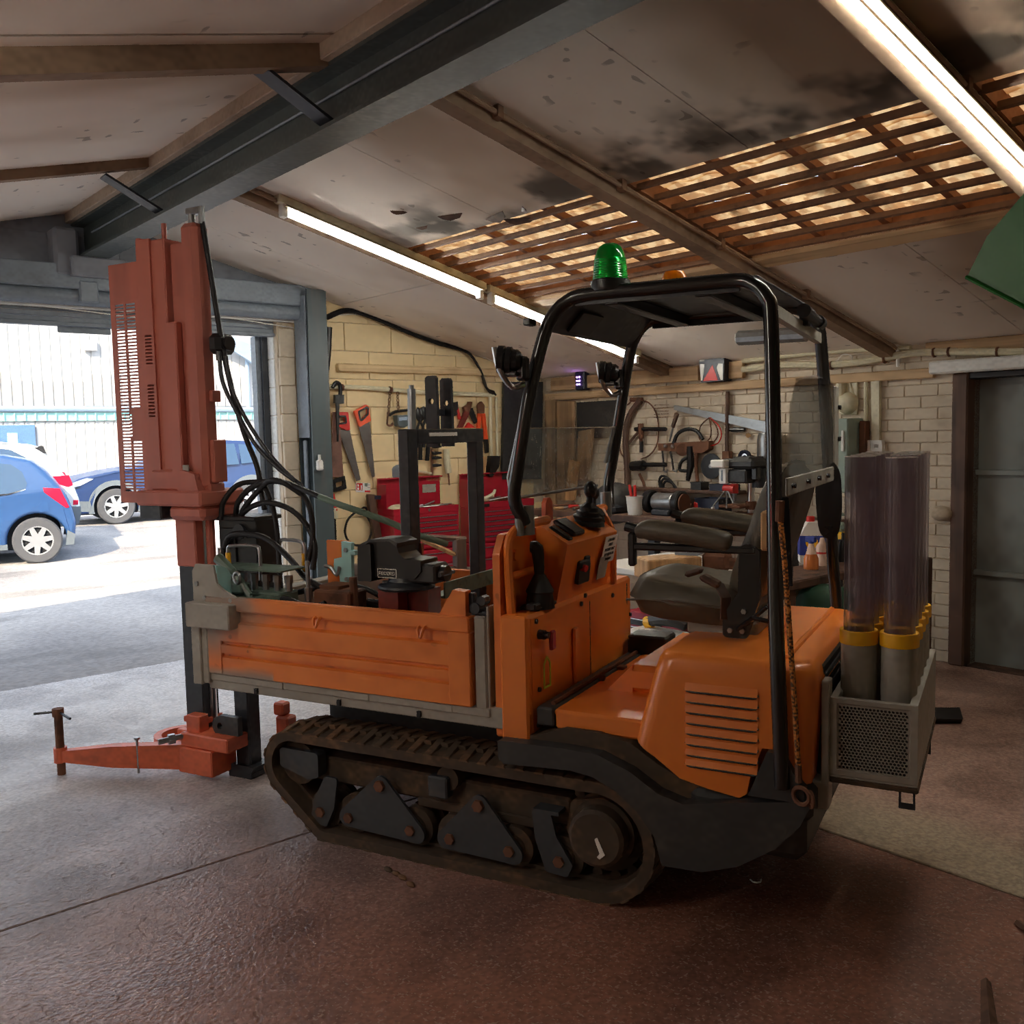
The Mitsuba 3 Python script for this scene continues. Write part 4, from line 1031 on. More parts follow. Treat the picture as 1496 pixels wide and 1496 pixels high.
# ---- footwell, fenders, bonnet
P('footplate', [box(1.03, 1.36, 0.045, 0.95, 0.60, 0.622, 0.006), box(1.035, 1.36, 0.04, 0.06, 0.555, 0.622, 0.01)], 'm_orange2', 20, 'orange step plate')
P('footwell_riser', [box(1.18, 1.40, 0.34, 0.95, 0.62, 0.72, 0.02), ext([(1.1, 0.62), (1.2, 0.72), (1.2, 0.62)], 0.34, 0.95)], 'm_orange2')
P('footwell_mat', box(0.965, 1.03, 0.04, 0.95, 0.56, 0.625, 0.006), 'm_charcoal')
P('footwell_hinge', [cyl((1.01, 0.08, 0.63), (1.01, 0.93, 0.63), 0.008, 8), box(1.03, 1.06, 0.62, 0.66, 0.622, 0.635, 0.003), box(1.03, 1.05, 0.44, 0.46, 0.622, 0.645, 0.003)], 'm_rust')
P('toe_tube', tube([(1.375, 0.30, 0.66), (1.36, 0.32, 0.70), (1.41, 0.36, 0.80), (1.44, 0.38, 0.86)], 0.02, 8, sm=4), 'm_rubber')
P('battery_box', box(0.97, 1.14, 0.90, 1.03, 0.60, 0.70, 0.008), 'm_black')
fen_o = Polygon([(0.853, 0.515), (0.855, 0.452), (0.875, 0.437), (1.12, 0.45), (1.2, 0.44), (1.28, 0.405), (1.35, 0.35), (1.405, 0.28), (1.43, 0.19), (1.56, 0.195), (1.67, 0.235), (1.78, 0.31), (1.85, 0.39), (1.878, 0.45), (1.878, 0.50),
                 (1.78, 0.53), (1.74, 0.53), (1.70, 0.44), (1.60, 0.435), (1.50, 0.45), (1.40, 0.50), (1.31, 0.555), (1.2, 0.575), (1.08, 0.575), (0.95, 0.53)])
thin = Polygon([(0.853, 0.515), (0.855, 0.452), (0.875, 0.437), (1.12, 0.45), (1.2, 0.44), (1.28, 0.405), (1.35, 0.35), (1.405, 0.28), (1.43, 0.19), (1.56, 0.195), (1.67, 0.235), (1.78, 0.31), (1.85, 0.39), (1.878, 0.45), (1.878, 0.47), (1.60, 0.42), (1.50, 0.40), (1.42, 0.42), (1.33, 0.475), (1.22, 0.515), (1.1, 0.52)])
for (a, b_, s) in ((-0.035, 0.025, 1), (0.975, 1.035, -1)):
    k = P('fender', ext(rounded(thin, 0.006), a, b_), 'm_charcoal', 25, 'black rear fender over the track')
    ins = (0.02, 0.26) if s > 0 else (0.74, 0.98)
    sub(k, 'top_panel', ext(rounded([(0.86, 0.53), (0.86, 0.50), (1.1, 0.505), (1.22, 0.50), (1.33, 0.46), (1.42, 0.405), (1.5, 0.39), (1.8, 0.42), (1.8, 0.45), (1.5, 0.45), (1.41, 0.49), (1.31, 0.55), (1.2, 0.57), (1.08, 0.57), (0.97, 0.53)], 0.004), *ins), 'm_muddark', 25)
    sub(k, 'post_gusset', ext([(1.70, 0.46), (1.865, 0.46), (1.86, 0.50), (1.80, 0.60), (1.755, 0.60)], *((-0.034, 0.12) if s > 0 else (0.88, 1.034))), 'm_charcoal', 20)
    sub(k, 'end_cap', box(1.79, 1.885, *((-0.03, 0.2) if s > 0 else (0.8, 1.03)), 0.40, 0.50, 0.02), 'm_charcoal', 20)
P('rear_counterweight', [box(1.5, 1.86, 0.0, 1.0, 0.26, 0.45, 0.03)], 'm_charcoal')


def bonnet():
    # superellipse-like shell lofted up the height; bevelled top edge
    def ringpts(u0, u1, v0, v1, r, w):
        p = sbox(u0 + r, v0 + r, u1 - r, v1 - r).buffer(r, 6)
        c = np.array(p.exterior.coords)[:-1]
        return c
    levels = [(0.40, 1.32, 1.86, 0.0, 0.98, 0.05), (0.56, 1.325, 1.875, -0.004, 0.98, 0.055), (0.70, 1.36, 1.885, -0.002, 0.975, 0.06), (0.80, 1.388, 1.89, 0.0, 0.97, 0.06), (0.833, 1.398, 1.885, 0.008, 0.965, 0.06), (0.852, 1.41, 1.872, 0.022, 0.95, 0.055), (0.861, 1.43, 1.855, 0.045, 0.93, 0.05)]
    V, n = [], None
    for (w, u0, u1, v0, v1, r) in levels:
        c = ringpts(u0, u1, v0, v1, r, w)
        n = len(c)
        V += [[a, b2, w] for a, b2 in c]
    F = []
    for i in range(len(levels) - 1):
        for j in range(n):
            A, B, C, D = i * n + j, i * n + (j + 1) % n, (i + 1) * n + (j + 1) % n, (i + 1) * n + j
            F += [[A, B, C], [A, C, D]]
    V.append([1.64, 0.49, 0.866])
    for j in range(n):
        F.append([(len(levels) - 1) * n + j, (len(levels) - 1) * n + (j + 1) % n, len(V) - 1])
    V.append([1.6, 0.49, 0.40])
    for j in range(n):
        F.append([(j + 1) % n, j, len(V) - 1])
    m = trimesh.Trimesh(np.array(V), F, process=False)
    m.fix_normals()
    return m


bn = bonnet()
# the lower front edge follows the fender: cut with a prism below the arch
import manifold3d as m3
def to_m(t_):
    t_ = trimesh.Trimesh(t_.vertices, t_.faces, process=True)
    t_.fix_normals()
    return m3.Manifold(m3.Mesh(np.asarray(t_.vertices, np.float32), np.asarray(t_.faces, np.uint32)))
def from_m(q):
    g_ = q.to_mesh()
    return trimesh.Trimesh(g_.vert_properties[:, :3], g_.tri_verts, process=False)
cut = ext([(1.2, 0.3), (2.0, 0.3), (2.0, 0.46), (1.86, 0.48), (1.76, 0.60), (1.735, 0.60), (1.70, 0.51), (1.688, 0.45), (1.665, 0.435), (1.57, 0.448), (1.48, 0.468), (1.40, 0.525), (1.33, 0.565), (1.2, 0.6)], -0.1, 1.1)
try:
    bn = from_m(to_m(bn) - to_m(cut))
except Exception:
    pass
BN = P('bonnet', bn, 'm_orange2', 35, 'glossy orange engine bonnet')
for i in range(8):
    w = 0.768 - i * 0.0335
    lv = Polygon([(1.497, w + 0.006), (1.503, w - 0.012), (1.512, w - 0.017), (1.712, w - 0.017), (1.722, w - 0.012), (1.727, w + 0.008)])
    up_ = [(-0.006, w - 0.017), (0.002, w + 0.012), (0.004, w - 0.017)]
    sub(BN, 'louvre', ext([(a, b2) for a, b2 in ((-0.012, w - 0.016), (0.003, w + 0.014), (0.003, w - 0.016))], 1.50, 1.722, 'yz'), 'm_orange2', 15)
    sub(BN, 'louvre_gap', tube([(1.500, -0.006, w - 0.012), (1.508, -0.008, w - 0.018), (1.52, -0.0085, w - 0.0195), (1.704, -0.0085, w - 0.0195), (1.716, -0.008, w - 0.018), (1.724, -0.006, w - 0.010)], 0.0036, 6), 'm_black')
sub(BN, 'rib', tube([(1.79, 0.06, 0.862), (1.79, 0.9, 0.862)], 0.011, 8), 'm_orange2')
for i in range(6):
    sub(BN, 'rear_grille_bar', mv(rot(box(1.875, 1.893, 0.14, 0.82, 0.535 + i * 0.05, 0.562 + i * 0.05, 0.006), (0, 1, 0), 0), (0, 0, 0)), 'm_blacksteel', 20)
sub(BN, 'rear_grille', box(1.86, 1.889, 0.12, 0.84, 0.5, 0.84, 0.01), 'm_black', 20)
sub(BN, 'stencil', [box(1.69, 1.70, 0.3 + 0.02 * i, 0.3 + 0.02 * i + 0.013, 0.8655, 0.867) for i in range(14)] + [box(1.715, 1.722, 0.32 + 0.02 * i, 0.32 + 0.02 * i + 0.012, 0.8655, 0.867) for i in range(10)], 'm_armred', False)

# ---- seat
def cushion(u0, u1, v0, v1, w0, w1, sag=0.02, n=18):
    V = []
    gu, gv = np.linspace(-1, 1, n), np.linspace(-1, 1, n)
    se = lambda a, b2: max(0.0, 1 - (abs(a) ** 4 + abs(b2) ** 4)) ** 0.3
    top_, bot = [], []
    for a in gu:
        for b2 in gv:
            # map the square to a rounded square
            s_ = max(abs(a), abs(b2)) / (((abs(a) ** 5 + abs(b2) ** 5) ** 0.2) + 1e-9)
            a2, b3 = a * s_, b2 * s_
            h = se(a2 * 0.999, b3 * 0.999)
            u, v = (u0 + u1) / 2 + a2 * (u1 - u0) / 2, (v0 + v1) / 2 + b3 * (v1 - v0) / 2
            wm = w0 + 0.55 * (w1 - w0)
            t1 = wm + h * (w1 - wm) - sag * max(0, 1 - (abs(a) ** 2 + abs(b2) ** 2) * 1.6) + 0.02 * max(0, -a) * h
            top_.append([u, v, t1])
            bot.append([u * 0.96 + 0.04 * (u0 + u1) / 2, v * 0.96 + 0.04 * (v0 + v1) / 2, wm - h * (wm - w0)])
    V = np.array(top_ + bot)
    F = []
    N = n * n
    for i in range(n - 1):
        for j in range(n - 1):
            A, B, C, D = i * n + j, (i + 1) * n + j, (i + 1) * n + j + 1, i * n + j + 1
            F += [[A, B, C], [A, C, D], [N + A, N + C, N + B], [N + A, N + D, N + C]]
    edge = [i * n for i in range(n)] + [(n - 1) * n + j for j in range(1, n)] + [i * n + n - 1 for i in range(n - 2, -1, -1)] + [j for j in range(n - 2, 0, -1)]
    for q in range(len(edge)):
        A, B = edge[q], edge[(q + 1) % len(edge)]
        F += [[A, N + A, N + B], [A, N + B, B]]
    m = trimesh.Trimesh(V, F, process=False)
    m.fix_normals()
    return m


S = P('seat', rot(cushion(1.185, 1.64, 0.27, 0.76, 0.885, 1.035), (0, 1, 0), 3, (1.36, 0.5, 0.98)), 'm_seat', 60, 'brown vinyl seat cushion')
sub(S, 'piping', tube([(1.20, 0.29, 0.965), (1.34, 0.272, 0.975), (1.54, 0.274, 0.965), (1.63, 0.29, 0.955)], 0.004, 6, sm=4), 'm_seat')
bk = rot(cushion(1.50, 2.0, 0.29, 0.74, 1.0, 1.13, 0.0), (0, 1, 0), -72, (1.58, 0.5, 1.02))
sub(S, 'backrest', mv(bk, (0.075, 0.0, 0.0)), 'm_seat', 60)
sub(S, 'side_frame', ext(rounded([(1.55, 0.87), (1.63, 0.87), (1.67, 1.0), (1.67, 1.16), (1.63, 1.18), (1.605, 1.17), (1.60, 1.02), (1.55, 0.94)], 0.015), 0.245, 0.265), 'm_black', 20)
sub(S, 'side_frame', ext(rounded([(1.55, 0.87), (1.63, 0.87), (1.67, 1.0), (1.67, 1.16), (1.63, 1.18), (1.605, 1.17), (1.60, 1.02), (1.55, 0.94)], 0.015), 0.765, 0.785), 'm_black', 20)
for v in (0.235, 0.79):
    for (u, w) in ((1.575, 0.895), (1.615, 0.895), (1.62, 0.96)):
        sub(S, 'bolt', bolt((u, v + 0.012, w), (0, -1, 0), 0.009, 0.01), 'm_steel')
for v in (0.255, 0.765):
    k = sub(S, 'armrest', tube([(1.255, v, 1.205), (1.30, v, 1.215), (1.42, v, 1.205), (1.55, v, 1.185), (1.575, v, 1.18)], [0.022, 0.036, 0.036, 0.034, 0.024], 12, sm=4), 'm_seat', 60)
    obj(S + '__armrest_bracket', [box(1.24, 1.66, v - 0.012, v + 0.012, 1.145, 1.17, 0.006), box(1.225, 1.25, v - 0.015, v + 0.015, 1.09, 1.205, 0.006)], 'm_black', 20)
    obj(S + '__armrest_knob', [cyl((1.215, v, 1.225), (1.255, v, 1.215), 0.017, 10)], 'm_black')
sub(S, 'pedestal', [box(1.40, 1.64, 0.34, 0.72, 0.855, 0.905, 0.006), box(1.42, 1.66, 0.36, 0.70, 0.90, 0.925, 0.004)], 'm_riggrey', 20, 'grey seat base')
sub(S, 'buckle', [mv(rot(box(-0.035, 0.035, -0.025, 0.025, 0, 0.022, 0.008), (0, 1, 0), 25), (1.5, 0.27, 1.04)), tube([(1.53, 0.27, 1.04), (1.56, 0.25, 1.0), (1.56, 0.24, 0.93)], 0.02, 6, sect=[(-1, -0.12), (1, -0.12), (1, 0.12), (-1, 0.12)])], 'm_darkwood', 30, 'brown seat belt buckle')
sub(S, 'buckle', [mv(rot(box(-0.03, 0.03, -0.02, 0.02, 0, 0.02, 0.008), (0, 1, 0), -20), (1.44, 0.31, 1.06)), ], 'm_darkwood', 30, 'second belt tongue')
sub(S, 'levers', [tube([(1.6, 0.24, 0.9), (1.66, 0.2, 0.95), (1.72, 0.2, 0.94)], 0.008, 6), tube([(1.63, 0.24, 0.92), (1.70, 0.22, 0.985)], 0.007, 6)], 'm_black')

# ---- canopy
def hoop(v, s, rear_v):
    path = [(0.902, v + s * 0.02, 1.24), (0.884, v - s * 0.02, 1.33), (0.905, v - s * 0.025, 1.45), (0.945, v - s * 0.02, 1.66), (0.99, v, 1.85), (1.02, v + s * 0.01, 1.925), (1.07, v + s * 0.02, 1.975), (1.15, v + s * 0.02, 1.995)]
    a, b_, c, d, e = rear_v
    rear = [(1.40, v + s * 0.02, 1.995), (1.61, v + s * 0.02, 1.995), (1.68, v + s * 0.01, 1.98), (1.725, v, 1.935), (1.74, a, 1.87), (1.755, b_, 1.55), (1.775, c, 1.05), (1.785, d, 0.88), (1.80, e, 0.50)]
    return tube(path + rear, 0.0225, 12, sm=7)


CP = P('canopy', hoop(0.09, 1, (0.085, 0.05, -0.01, -0.03, -0.035)), 'm_blackgloss', 60, 'glossy black tube canopy')
sub(CP, 'hoop', hoop(0.91, -1, (0.93, 0.975, 1.01, 1.03, 1.035)), 'm_blackgloss', 60)
sub(CP, 'roof_panel', [box(1.10, 1.70, 0.10, 0.90, 1.993, 2.003, 0.003), box(1.10, 1.64, 0.88, 0.90, 1.955, 2.0), box(1.10, 1.64, 0.115, 0.13, 1.962, 2.0)], 'm_blacksteel', 20)
sub(CP, 'roof_panel', ext([(1.0, 1.885), (1.10, 1.99), (1.10, 2.0), (0.99, 1.892)], 0.11, 0.89), 'm_blacksteel', 20)
sub(CP, 'roof_stiffener', [box(1.2, 1.25, 0.12, 0.88, 1.955, 1.993, 0.004), box(1.5, 1.55, 0.12, 0.88, 1.955, 1.993, 0.004)], 'm_black')
sub(CP, 'switch_panel', mv(rot(box(-0.045, 0.045, -0.09, 0.09, -0.012, 0.0, 0.003), (0, 1, 0), -46), (1.045, 0.32, 1.93)), 'm_black')
sub(CP, 'rear_crossbar', [tube([(1.735, 0.08, 1.90), (1.735, 0.93, 1.875)], 1.0, sect=[(-0.012, -0.018), (0.012, -0.018), (0.012, 0.018), (-0.012, 0.018)])], 'm_riggrey', 20)
k = sub(CP, 'work_lamp', [cyl((1.765, 0.56, 1.925), (1.765, 0.72, 1.92), 0.018, 12), cyl((1.765, 0.72, 1.92), (1.765, 0.78, 1.918), 0.023, 14), cyl((1.765, 0.46, 1.93), (1.765, 0.56, 1.925), 0.023, 14), box(1.735, 1.765, 0.54, 0.58, 1.89, 1.93)], 'm_black', 30, 'black work lamp on the rear crossbar')
scr = Polygon([(0.12, 1.365), (1.02, 1.365), (1.02, 1.69), (0.93, 1.70), (0.90, 1.715), (0.55, 1.725), (0.25, 1.70), (0.15, 1.62)])
obj(CP + '__side_screen', ext(rounded(scr, 0.03), 1.782, 1.786, 'yz'), 'm_smokeglass', False, 'smoky plastic rear screen')
sub(CP, 'screen_strip', box(1.781, 1.789, 0.09, 1.045, 1.345, 1.40, 0.003), 'm_riggrey', False)
sub(CP, 'screen_strip', box(1.781, 1.789, 0.955, 1.045, 1.40, 1.70, 0.003), 'm_riggrey', False)
for v in (0.16, 0.4, 0.6, 0.78, 0.98):
    sub(CP, 'wing_nut', [box(1.788, 1.799, v - 0.016, v + 0.016, 1.368, 1.378, 0.003), cyl((1.784, v, 1.373), (1.80, v, 1.373), 0.008, 8)], 'm_black')
for w in (1.5, 1.62):
    sub(CP, 'wing_nut', [box(1.788, 1.799, 1.02, 1.05, w, w + 0.01, 0.003), cyl((1.784, 1.03, w), (1.80, 1.03, w), 0.008, 8)], 'm_black')
# windscreen between the front posts
gl = Polygon([(0.10, 1.345), (0.145, 1.33), (0.80, 1.33), (0.88, 1.42), (0.90, 1.565), (0.10, 1.565)])
ws = ext(gl, 0, 0.004, 'yz')
v_ = np.array(ws.vertices)
v_[:, 0] += 0.872 + (v_[:, 2] - 1.33) * 0.21
k = sub(CP, 'windscreen', trimesh.Trimesh(v_, ws.faces, process=False), 'm_scratchglass', False, 'scratched clear windscreen')
rs = random.Random(3)
spk = []
for i in range(520):
    vv, wz = rs.uniform(0.14, 0.86), 1.335 + 0.21 * rs.random() ** 2.2
    if vv > 0.8 and wz < 1.42:
        continue
    uu = 0.8765 + (wz - 1.33) * 0.21
    dl, dw = rs.uniform(0.002, 0.008), rs.uniform(0.004, 0.018)
    spk.append(trimesh.Trimesh([[uu, vv, wz], [uu, vv + dl, wz + dw * 0.3], [uu + 0.0004, vv + dl * 0.5, wz + dw]], [[0, 1, 2]], process=False))
k = obj(CP + '__dirt_specks', spk, 'm_plastic_white', False)
labels[k] = {'kind': 'stuff'}
obj(CP + '__windscreen_edge', tube([(0.9265, 0.105, 1.566), (0.9265, 0.895, 1.566)], 0.0022, 5), 'm_plastic_white')
obj(CP + '__windscreen_rail', tube([(0.868, 0.13, 1.328), (0.868, 0.84, 1.328)], 0.006, 6), 'm_steel')
obj(CP + '__windscreen_rail', tube([(0.865, 0.085, 1.34), (0.865, 0.07, 1.40), (0.915, 0.06, 1.57)], 0.009, 8), 'm_steel')
obj(CP + '__windscreen_rail', tube([(0.89, 0.885, 1.42), (0.922, 0.905, 1.57)], 0.009, 8), 'm_steel')
for v, dv_ in ((0.04, -1), (0.915, -1)):
    k = sub(CP, 'front_lamp', [lathe([(0, 0), (0.026, 0.002), (0.036, 0.014), (0.036, 0.03), (0.043, 0.034), (0.043, 0.05), (0.038, 0.052), (0.045, 0.058), (0.045, 0.078), (0, 0.08)], 20, (0.955, v - 0.035, 1.785), (-1, -0.35, 0.1)), box(0.935, 0.97, v - 0.045, v, 1.72, 1.80, 0.008), box(0.90, 0.95, v - 0.07, v - 0.01, 1.735, 1.75, 0.004)], 'm_black', 30, 'black front work lamp')
    obj(CP + '__lamp_bracket', [tube([(0.885, v - 0.09, 1.83), (0.895, v - 0.08, 1.76), (0.925, v - 0.05, 1.70), (0.955, v - 0.02, 1.71)], 0.01, 8, sm=3)], 'm_chrome')
obj(CP + '__clip', box(0.955, 0.98, 0.02, 0.07, 1.90, 1.922, 0.003), 'm_black')
BE = P('beacon', [lathe([(0, 0), (0.062, 0), (0.066, 0.01), (0.064, 0.034), (0.057, 0.038), (0, 0.038)], 24, (1.215, 0.14, 2.0))], 'm_black', 30, 'green warning beacon')
ribs = [(0.057 - i * 0.0004 + (0.0014 if i % 2 else 0), 0.038 + i * 0.0038) for i in range(18)]
prof = [(0, 0.038)] + ribs + [(0.049, 0.112), (0.044, 0.128), (0.035, 0.143), (0.021, 0.152), (0, 0.155)]
sub(BE, 'lens', lathe(prof, 40, (1.215, 0.14, 2.0)), 'm_beacongreen', 30, 'green ribbed lens')
sub(BE, 'reflector', lathe([(0, 0.04), (0.026, 0.04), (0.022, 0.10), (0, 0.11)], 16, (1.215, 0.14, 2.0)), 'm_chrome')
BO = P('beacon', lathe([(0, 0), (0.045, 0), (0.045, 0.012), (0, 0.012)], 20, (1.41, 0.2, 2.003)), 'm_black', 30, 'amber warning beacon')
sub(BO, 'lens', lathe([(0, 0.012), (0.04, 0.012), (0.038, 0.035), (0.03, 0.05), (0, 0.056)], 24, (1.41, 0.2, 2.003)), 'm_beaconorange', 40, 'amber lens')
# belts, rope
P('seat_belt', [tube([(1.765, 0.94, 1.40), (1.785, 0.94, 1.36), (1.79, 0.94, 1.25), (1.785, 0.94, 1.18), (1.775, 0.94, 1.15), (1.76, 0.94, 1.18), (1.75, 0.94, 1.3), (1.752, 0.94, 1.38)], 0.028, 8, sm=4, sect=[(-0.1, -1), (0.1, -1), (0.1, 1), (-0.1, 1)])], 'm_rubber', 40, 'black hanging strap')
FRAME = MACH @ tmat(0.022, -0.05, 0)
P('rope', tube([(1.768, 0.03, 1.29), (1.785, 0.015, 1.15), (1.80, 0.01, 0.95), (1.815, 0.005, 0.75), (1.825, 0.0, 0.60), (1.828, 0.0, 0.575)], 0.008, 8, sm=4), 'm_rope', 40, 'orange brown cord beside the rear post')
P('rope_clasp', cyl((1.766, 0.03, 1.28), (1.768, 0.03, 1.34), 0.013, 8), 'm_rust')
P('rope_clasp', [cyl((1.828, 0.0, 0.53), (1.826, 0.0, 0.58), 0.01, 8), ring((1.835, 0.0, 0.49), (0.3, 1, 0), 0.025, 0.007, 14, 6), ring((1.86, 0.01, 0.48), (1, 0.5, 0), 0.022, 0.006, 14, 6)], 'm_rust')
FRAME = MACH
P('rear_strap', [tube([(1.78, 0.06, 1.345), (1.785, 0.07, 1.2), (1.79, 0.07, 1.08)], 0.018, 8, sect=[(-0.1, -1), (0.1, -1), (0.1, 1), (-0.1, 1)])], 'm_rubber')
P('document_pouch', box(1.71, 1.735, 0.08, 0.2, 1.18, 1.30, 0.006), 'm_cardboard', 20, 'tan card box behind the rear post')

# ---- tube basket behind the bonnet
B0, B1, BV0, BV1, BW0, BW1 = 1.915, 2.155, 0.075, 0.835, 0.52, 0.755
K = P('tube_rack', [box(B0, B0 + 0.022, BV0, BV0 + 0.022, BW0, BW1, 0.003), box(B1 - 0.022, B1, BV0, BV0 + 0.022, BW0, BW1, 0.003), box(B0, B0 + 0.022, BV1 - 0.022, BV1, BW0, BW1, 0.003), box(B1 - 0.022, B1, BV1 - 0.022, BV1, BW0, BW1, 0.003)], 'm_riggrey', 20, 'grey welded tube rack')
sub(K, 'rim', [box(B0, B1, BV0, BV0 + 0.02, BW1 - 0.018, BW1, 0.003), box(B0, B1, BV0, BV0 + 0.02, BW0, BW0 + 0.02, 0.003), box(B0, B0 + 0.024, BV0, BV1, BW1 - 0.018, BW1 + 0.001, 0.003), box(B1 - 0.024, B1, BV0, BV1, BW1 - 0.018, BW1 + 0.001, 0.003), box(B0, B1, BV1 - 0.02, BV1, BW1 - 0.018, BW1, 0.003)], 'm_riggrey', 20)
holes = []
row = 0
w = BW0 + 0.026
while w < BW1 - 0.024:
    u = B0 + 0.028 + (0.0052 if row % 2 else 0)
    while u < B1 - 0.026:
        holes.append(Point(u, w).buffer(0.0042, 2))
        u += 0.0104
    w += 0.009
    row += 1
sub(K, 'mesh_panel', ext(sbox(B0 + 0.01, BW0 + 0.01, B1 - 0.01, BW1 - 0.01).difference(unary_union(holes)), BV0 + 0.008, BV0 + 0.011), 'm_riggrey', False, 'perforated steel sheet')
sub(K, 'side_panel', box(B1 - 0.004, B1, BV0, BV1, BW0, BW1), 'm_riggrey', False)
sub(K, 'side_panel', box(B0, B0 + 0.004, BV0, BV1, BW0, BW1), 'm_riggrey', False)
sub(K, 'floor', box(B0, B1, BV0, BV1, BW0 - 0.006, BW0, 0.002), 'm_riggrey', False)
sub(K, 'divider', box(B0 + 0.03, B1 - 0.03, BV0 + 0.05, BV0 + 0.054, BW0, BW1 - 0.02), 'm_charcoal', False)
sub(K, 'underframe', box(B0, B1 + 0.004, BV0 - 0.004, BV1, BW0 - 0.022, BW0 - 0.006, 0.004), 'm_muddark', False)
st = lambda v, u: [box(u - 0.022, u + 0.022, v, v + 0.008, 0.455, 0.463), box(u - 0.022, u - 0.016, v, v + 0.008, 0.455, 0.5), box(u + 0.016, u + 0.022, v, v + 0.008, 0.455, 0.5), box(u - 0.022, u + 0.022, v, v + 0.012, 0.448, 0.462)]
sub(K, 'hanger', st(0.08, 2.128), 'm_blacksteel', False)
sub(K, 'hanger', st(0.6, 2.135), 'm_blacksteel', False)
for v in (0.06, 0.74):
    sub(K, 'upright', [box(1.893, 1.915, v, v + 0.06, 0.42, 0.805, 0.003), box(1.84, 1.915, v, v + 0.07, 0.415, 0.50, 0.005)], 'm_riggrey', 20)

# ---------------------------------------------------------------- things standing in the tray and the rack
pos = [(1.978, 'left'), (2.092, 'right')]
base = None
for r_ in range(5):
    for c_ in range(2):
        u, v = pos[c_][0], 0.20 + r_ * 0.122
        if r_ == 0:
            lb = f'clear tube in a yellow collared grey sleeve, nearest pair, {"beside the bonnet" if c_ == 0 else "outer corner"}'
        else:
            lb = f'clear liner tube, {("second", "third", "fourth", "farthest")[r_ - 1]} from the near end in the {("row along the bonnet", "outer row of the rack")[c_]}'
        t = thing('core_liner_tube', lb, 'tube', 'clear core liner tubes in the rack')
        obj(t + '__sleeve', lathe([(0, 0), (0.051, 0), (0.051, 0.385), (0.044, 0.385), (0.044, 0.02), (0, 0.02)], 28, (u, v, 0.523)), 'm_riggrey')
        obj(t + '__collar', lathe([(0.0445, 0.375), (0.0545, 0.375), (0.0555, 0.38), (0.0555, 0.412), (0.054, 0.416), (0.0445, 0.416)], 32, (u, v, 0.523)), 'm_yellow', 30, 'yellow plastic collar')
        ln = trimesh.creation.cylinder(0.0435, 0.90, sections=40)
        wall_ = [f for f in range(len(ln.faces)) if abs(ln.face_normals[f][2]) < 0.5]
        shell = trimesh.Trimesh(ln.vertices + np.array([u, v, 0.56 + 0.45 - (0.0 if r_ else 0.004 * c_)]), ln.faces[wall_], process=False)
        k = obj(t + '__liner', shell, 'm_liner', 40, 'clear plastic liner')
        obj(t + '__liner_rim', lathe([(0.0425, 0), (0.0445, 0), (0.0445, 0.002), (0.0425, 0.002), (0.0425, 0)], 32, (u, v, 1.458 - (0.0 if r_ else 0.004 * c_))), 'm_plastic_white')

# bench vice on its pedestal
Vv = thing('bench_vice', 'black bench vice with a white name plate on a dark red pedestal in the tray', 'vice')
FRAME = MACH @ T().translate([0.12, -0.10, 0.016]).matrix.numpy() if hasattr(T().matrix, 'numpy') else MACH @ np.array(T().translate([0.12, -0.10, 0.016]).matrix)
obj(Vv + '__fixed_jaw', [ext(rounded([(0.06, 1.0), (0.06, 1.115), (0.10, 1.135), (0.20, 1.14), (0.225, 1.125), (0.235, 1.095), (0.26, 1.075), (0.33, 1.072), (0.33, 1.03), (0.30, 1.0)], 0.006), 0.24, 0.36), ext(rounded([(0.055, 0.985), (0.12, 0.985), (0.12, 1.13), (0.06, 1.12)], 0.006), 0.22, 0.38)], 'm_black', 25)
obj(Vv + '__slide', box(0.2, 0.385, 0.25, 0.35, 0.985, 1.058, 0.008), 'm_charcoal', 20)
obj(Vv + '__screw', [cyl((0.38, 0.3, 1.02), (0.41, 0.3, 1.02), 0.03, 14), cyl((0.405, 0.25, 1.02), (0.405, 0.35, 1.02), 0.008, 8)], 'm_black')
obj(Vv + '__jaw_cover', ext([(0.065, 1.115), (0.065, 1.125), (0.11, 1.145), (0.2, 1.15), (0.235, 1.135), (0.232, 1.12), (0.2, 1.14), (0.11, 1.135)], 0.23, 0.37), 'm_charcoal', 20)
obj(Vv + '__swivel_base', lathe([(0, 0), (0.105, 0), (0.11, 0.008), (0.105, 0.016), (0.07, 0.03), (0.065, 0.045), (0, 0.045)], 28, (0.225, 0.3, 0.955)), 'm_blacksteel')
obj(Vv + '__pedestal', [tube([(0.19, 0.27, 0.61), (0.19, 0.27, 0.955)], 1.0, sect=[(-0.045, -0.045), (0.045, -0.045), (0.045, 0.045), (-0.045, 0.045)]), tube([(0.285, 0.33, 0.61), (0.285, 0.33, 0.955)], 1.0, sect=[(-0.045, -0.045), (0.045, -0.045), (0.045, 0.045), (-0.045, 0.045)])], 'm_darkred' if 'm_darkred' in scene else mat('m_darkred', worn((104, 40, 34), (60, 34, 30), s=10, amt=0.6), rough=0.4), 20)
fr = Polygon([(0.135, 1.0), (0.222, 1.0), (0.222, 1.035), (0.135, 1.035)])
obj(Vv + '__name_plate', [ext(fr.difference(fr.buffer(-0.0025)), 0.2385, 0.2395)], 'm_plastic_white', False)
tm = meshkit.text_mesh('RECORD', 0.012, 0.001)
tv = np.array(tm.vertices)
obj(Vv + '__lettering', trimesh.Trimesh(np.stack([0.142 + (tv[:, 0] - tv[:, 0].min()) * 0.072 / np.ptp(tv[:, 0]), 0.2395 - tv[:, 2], 1.0115 + tv[:, 1]], 1), tm.faces[:, ::-1], process=False), 'm_plastic_white', False)
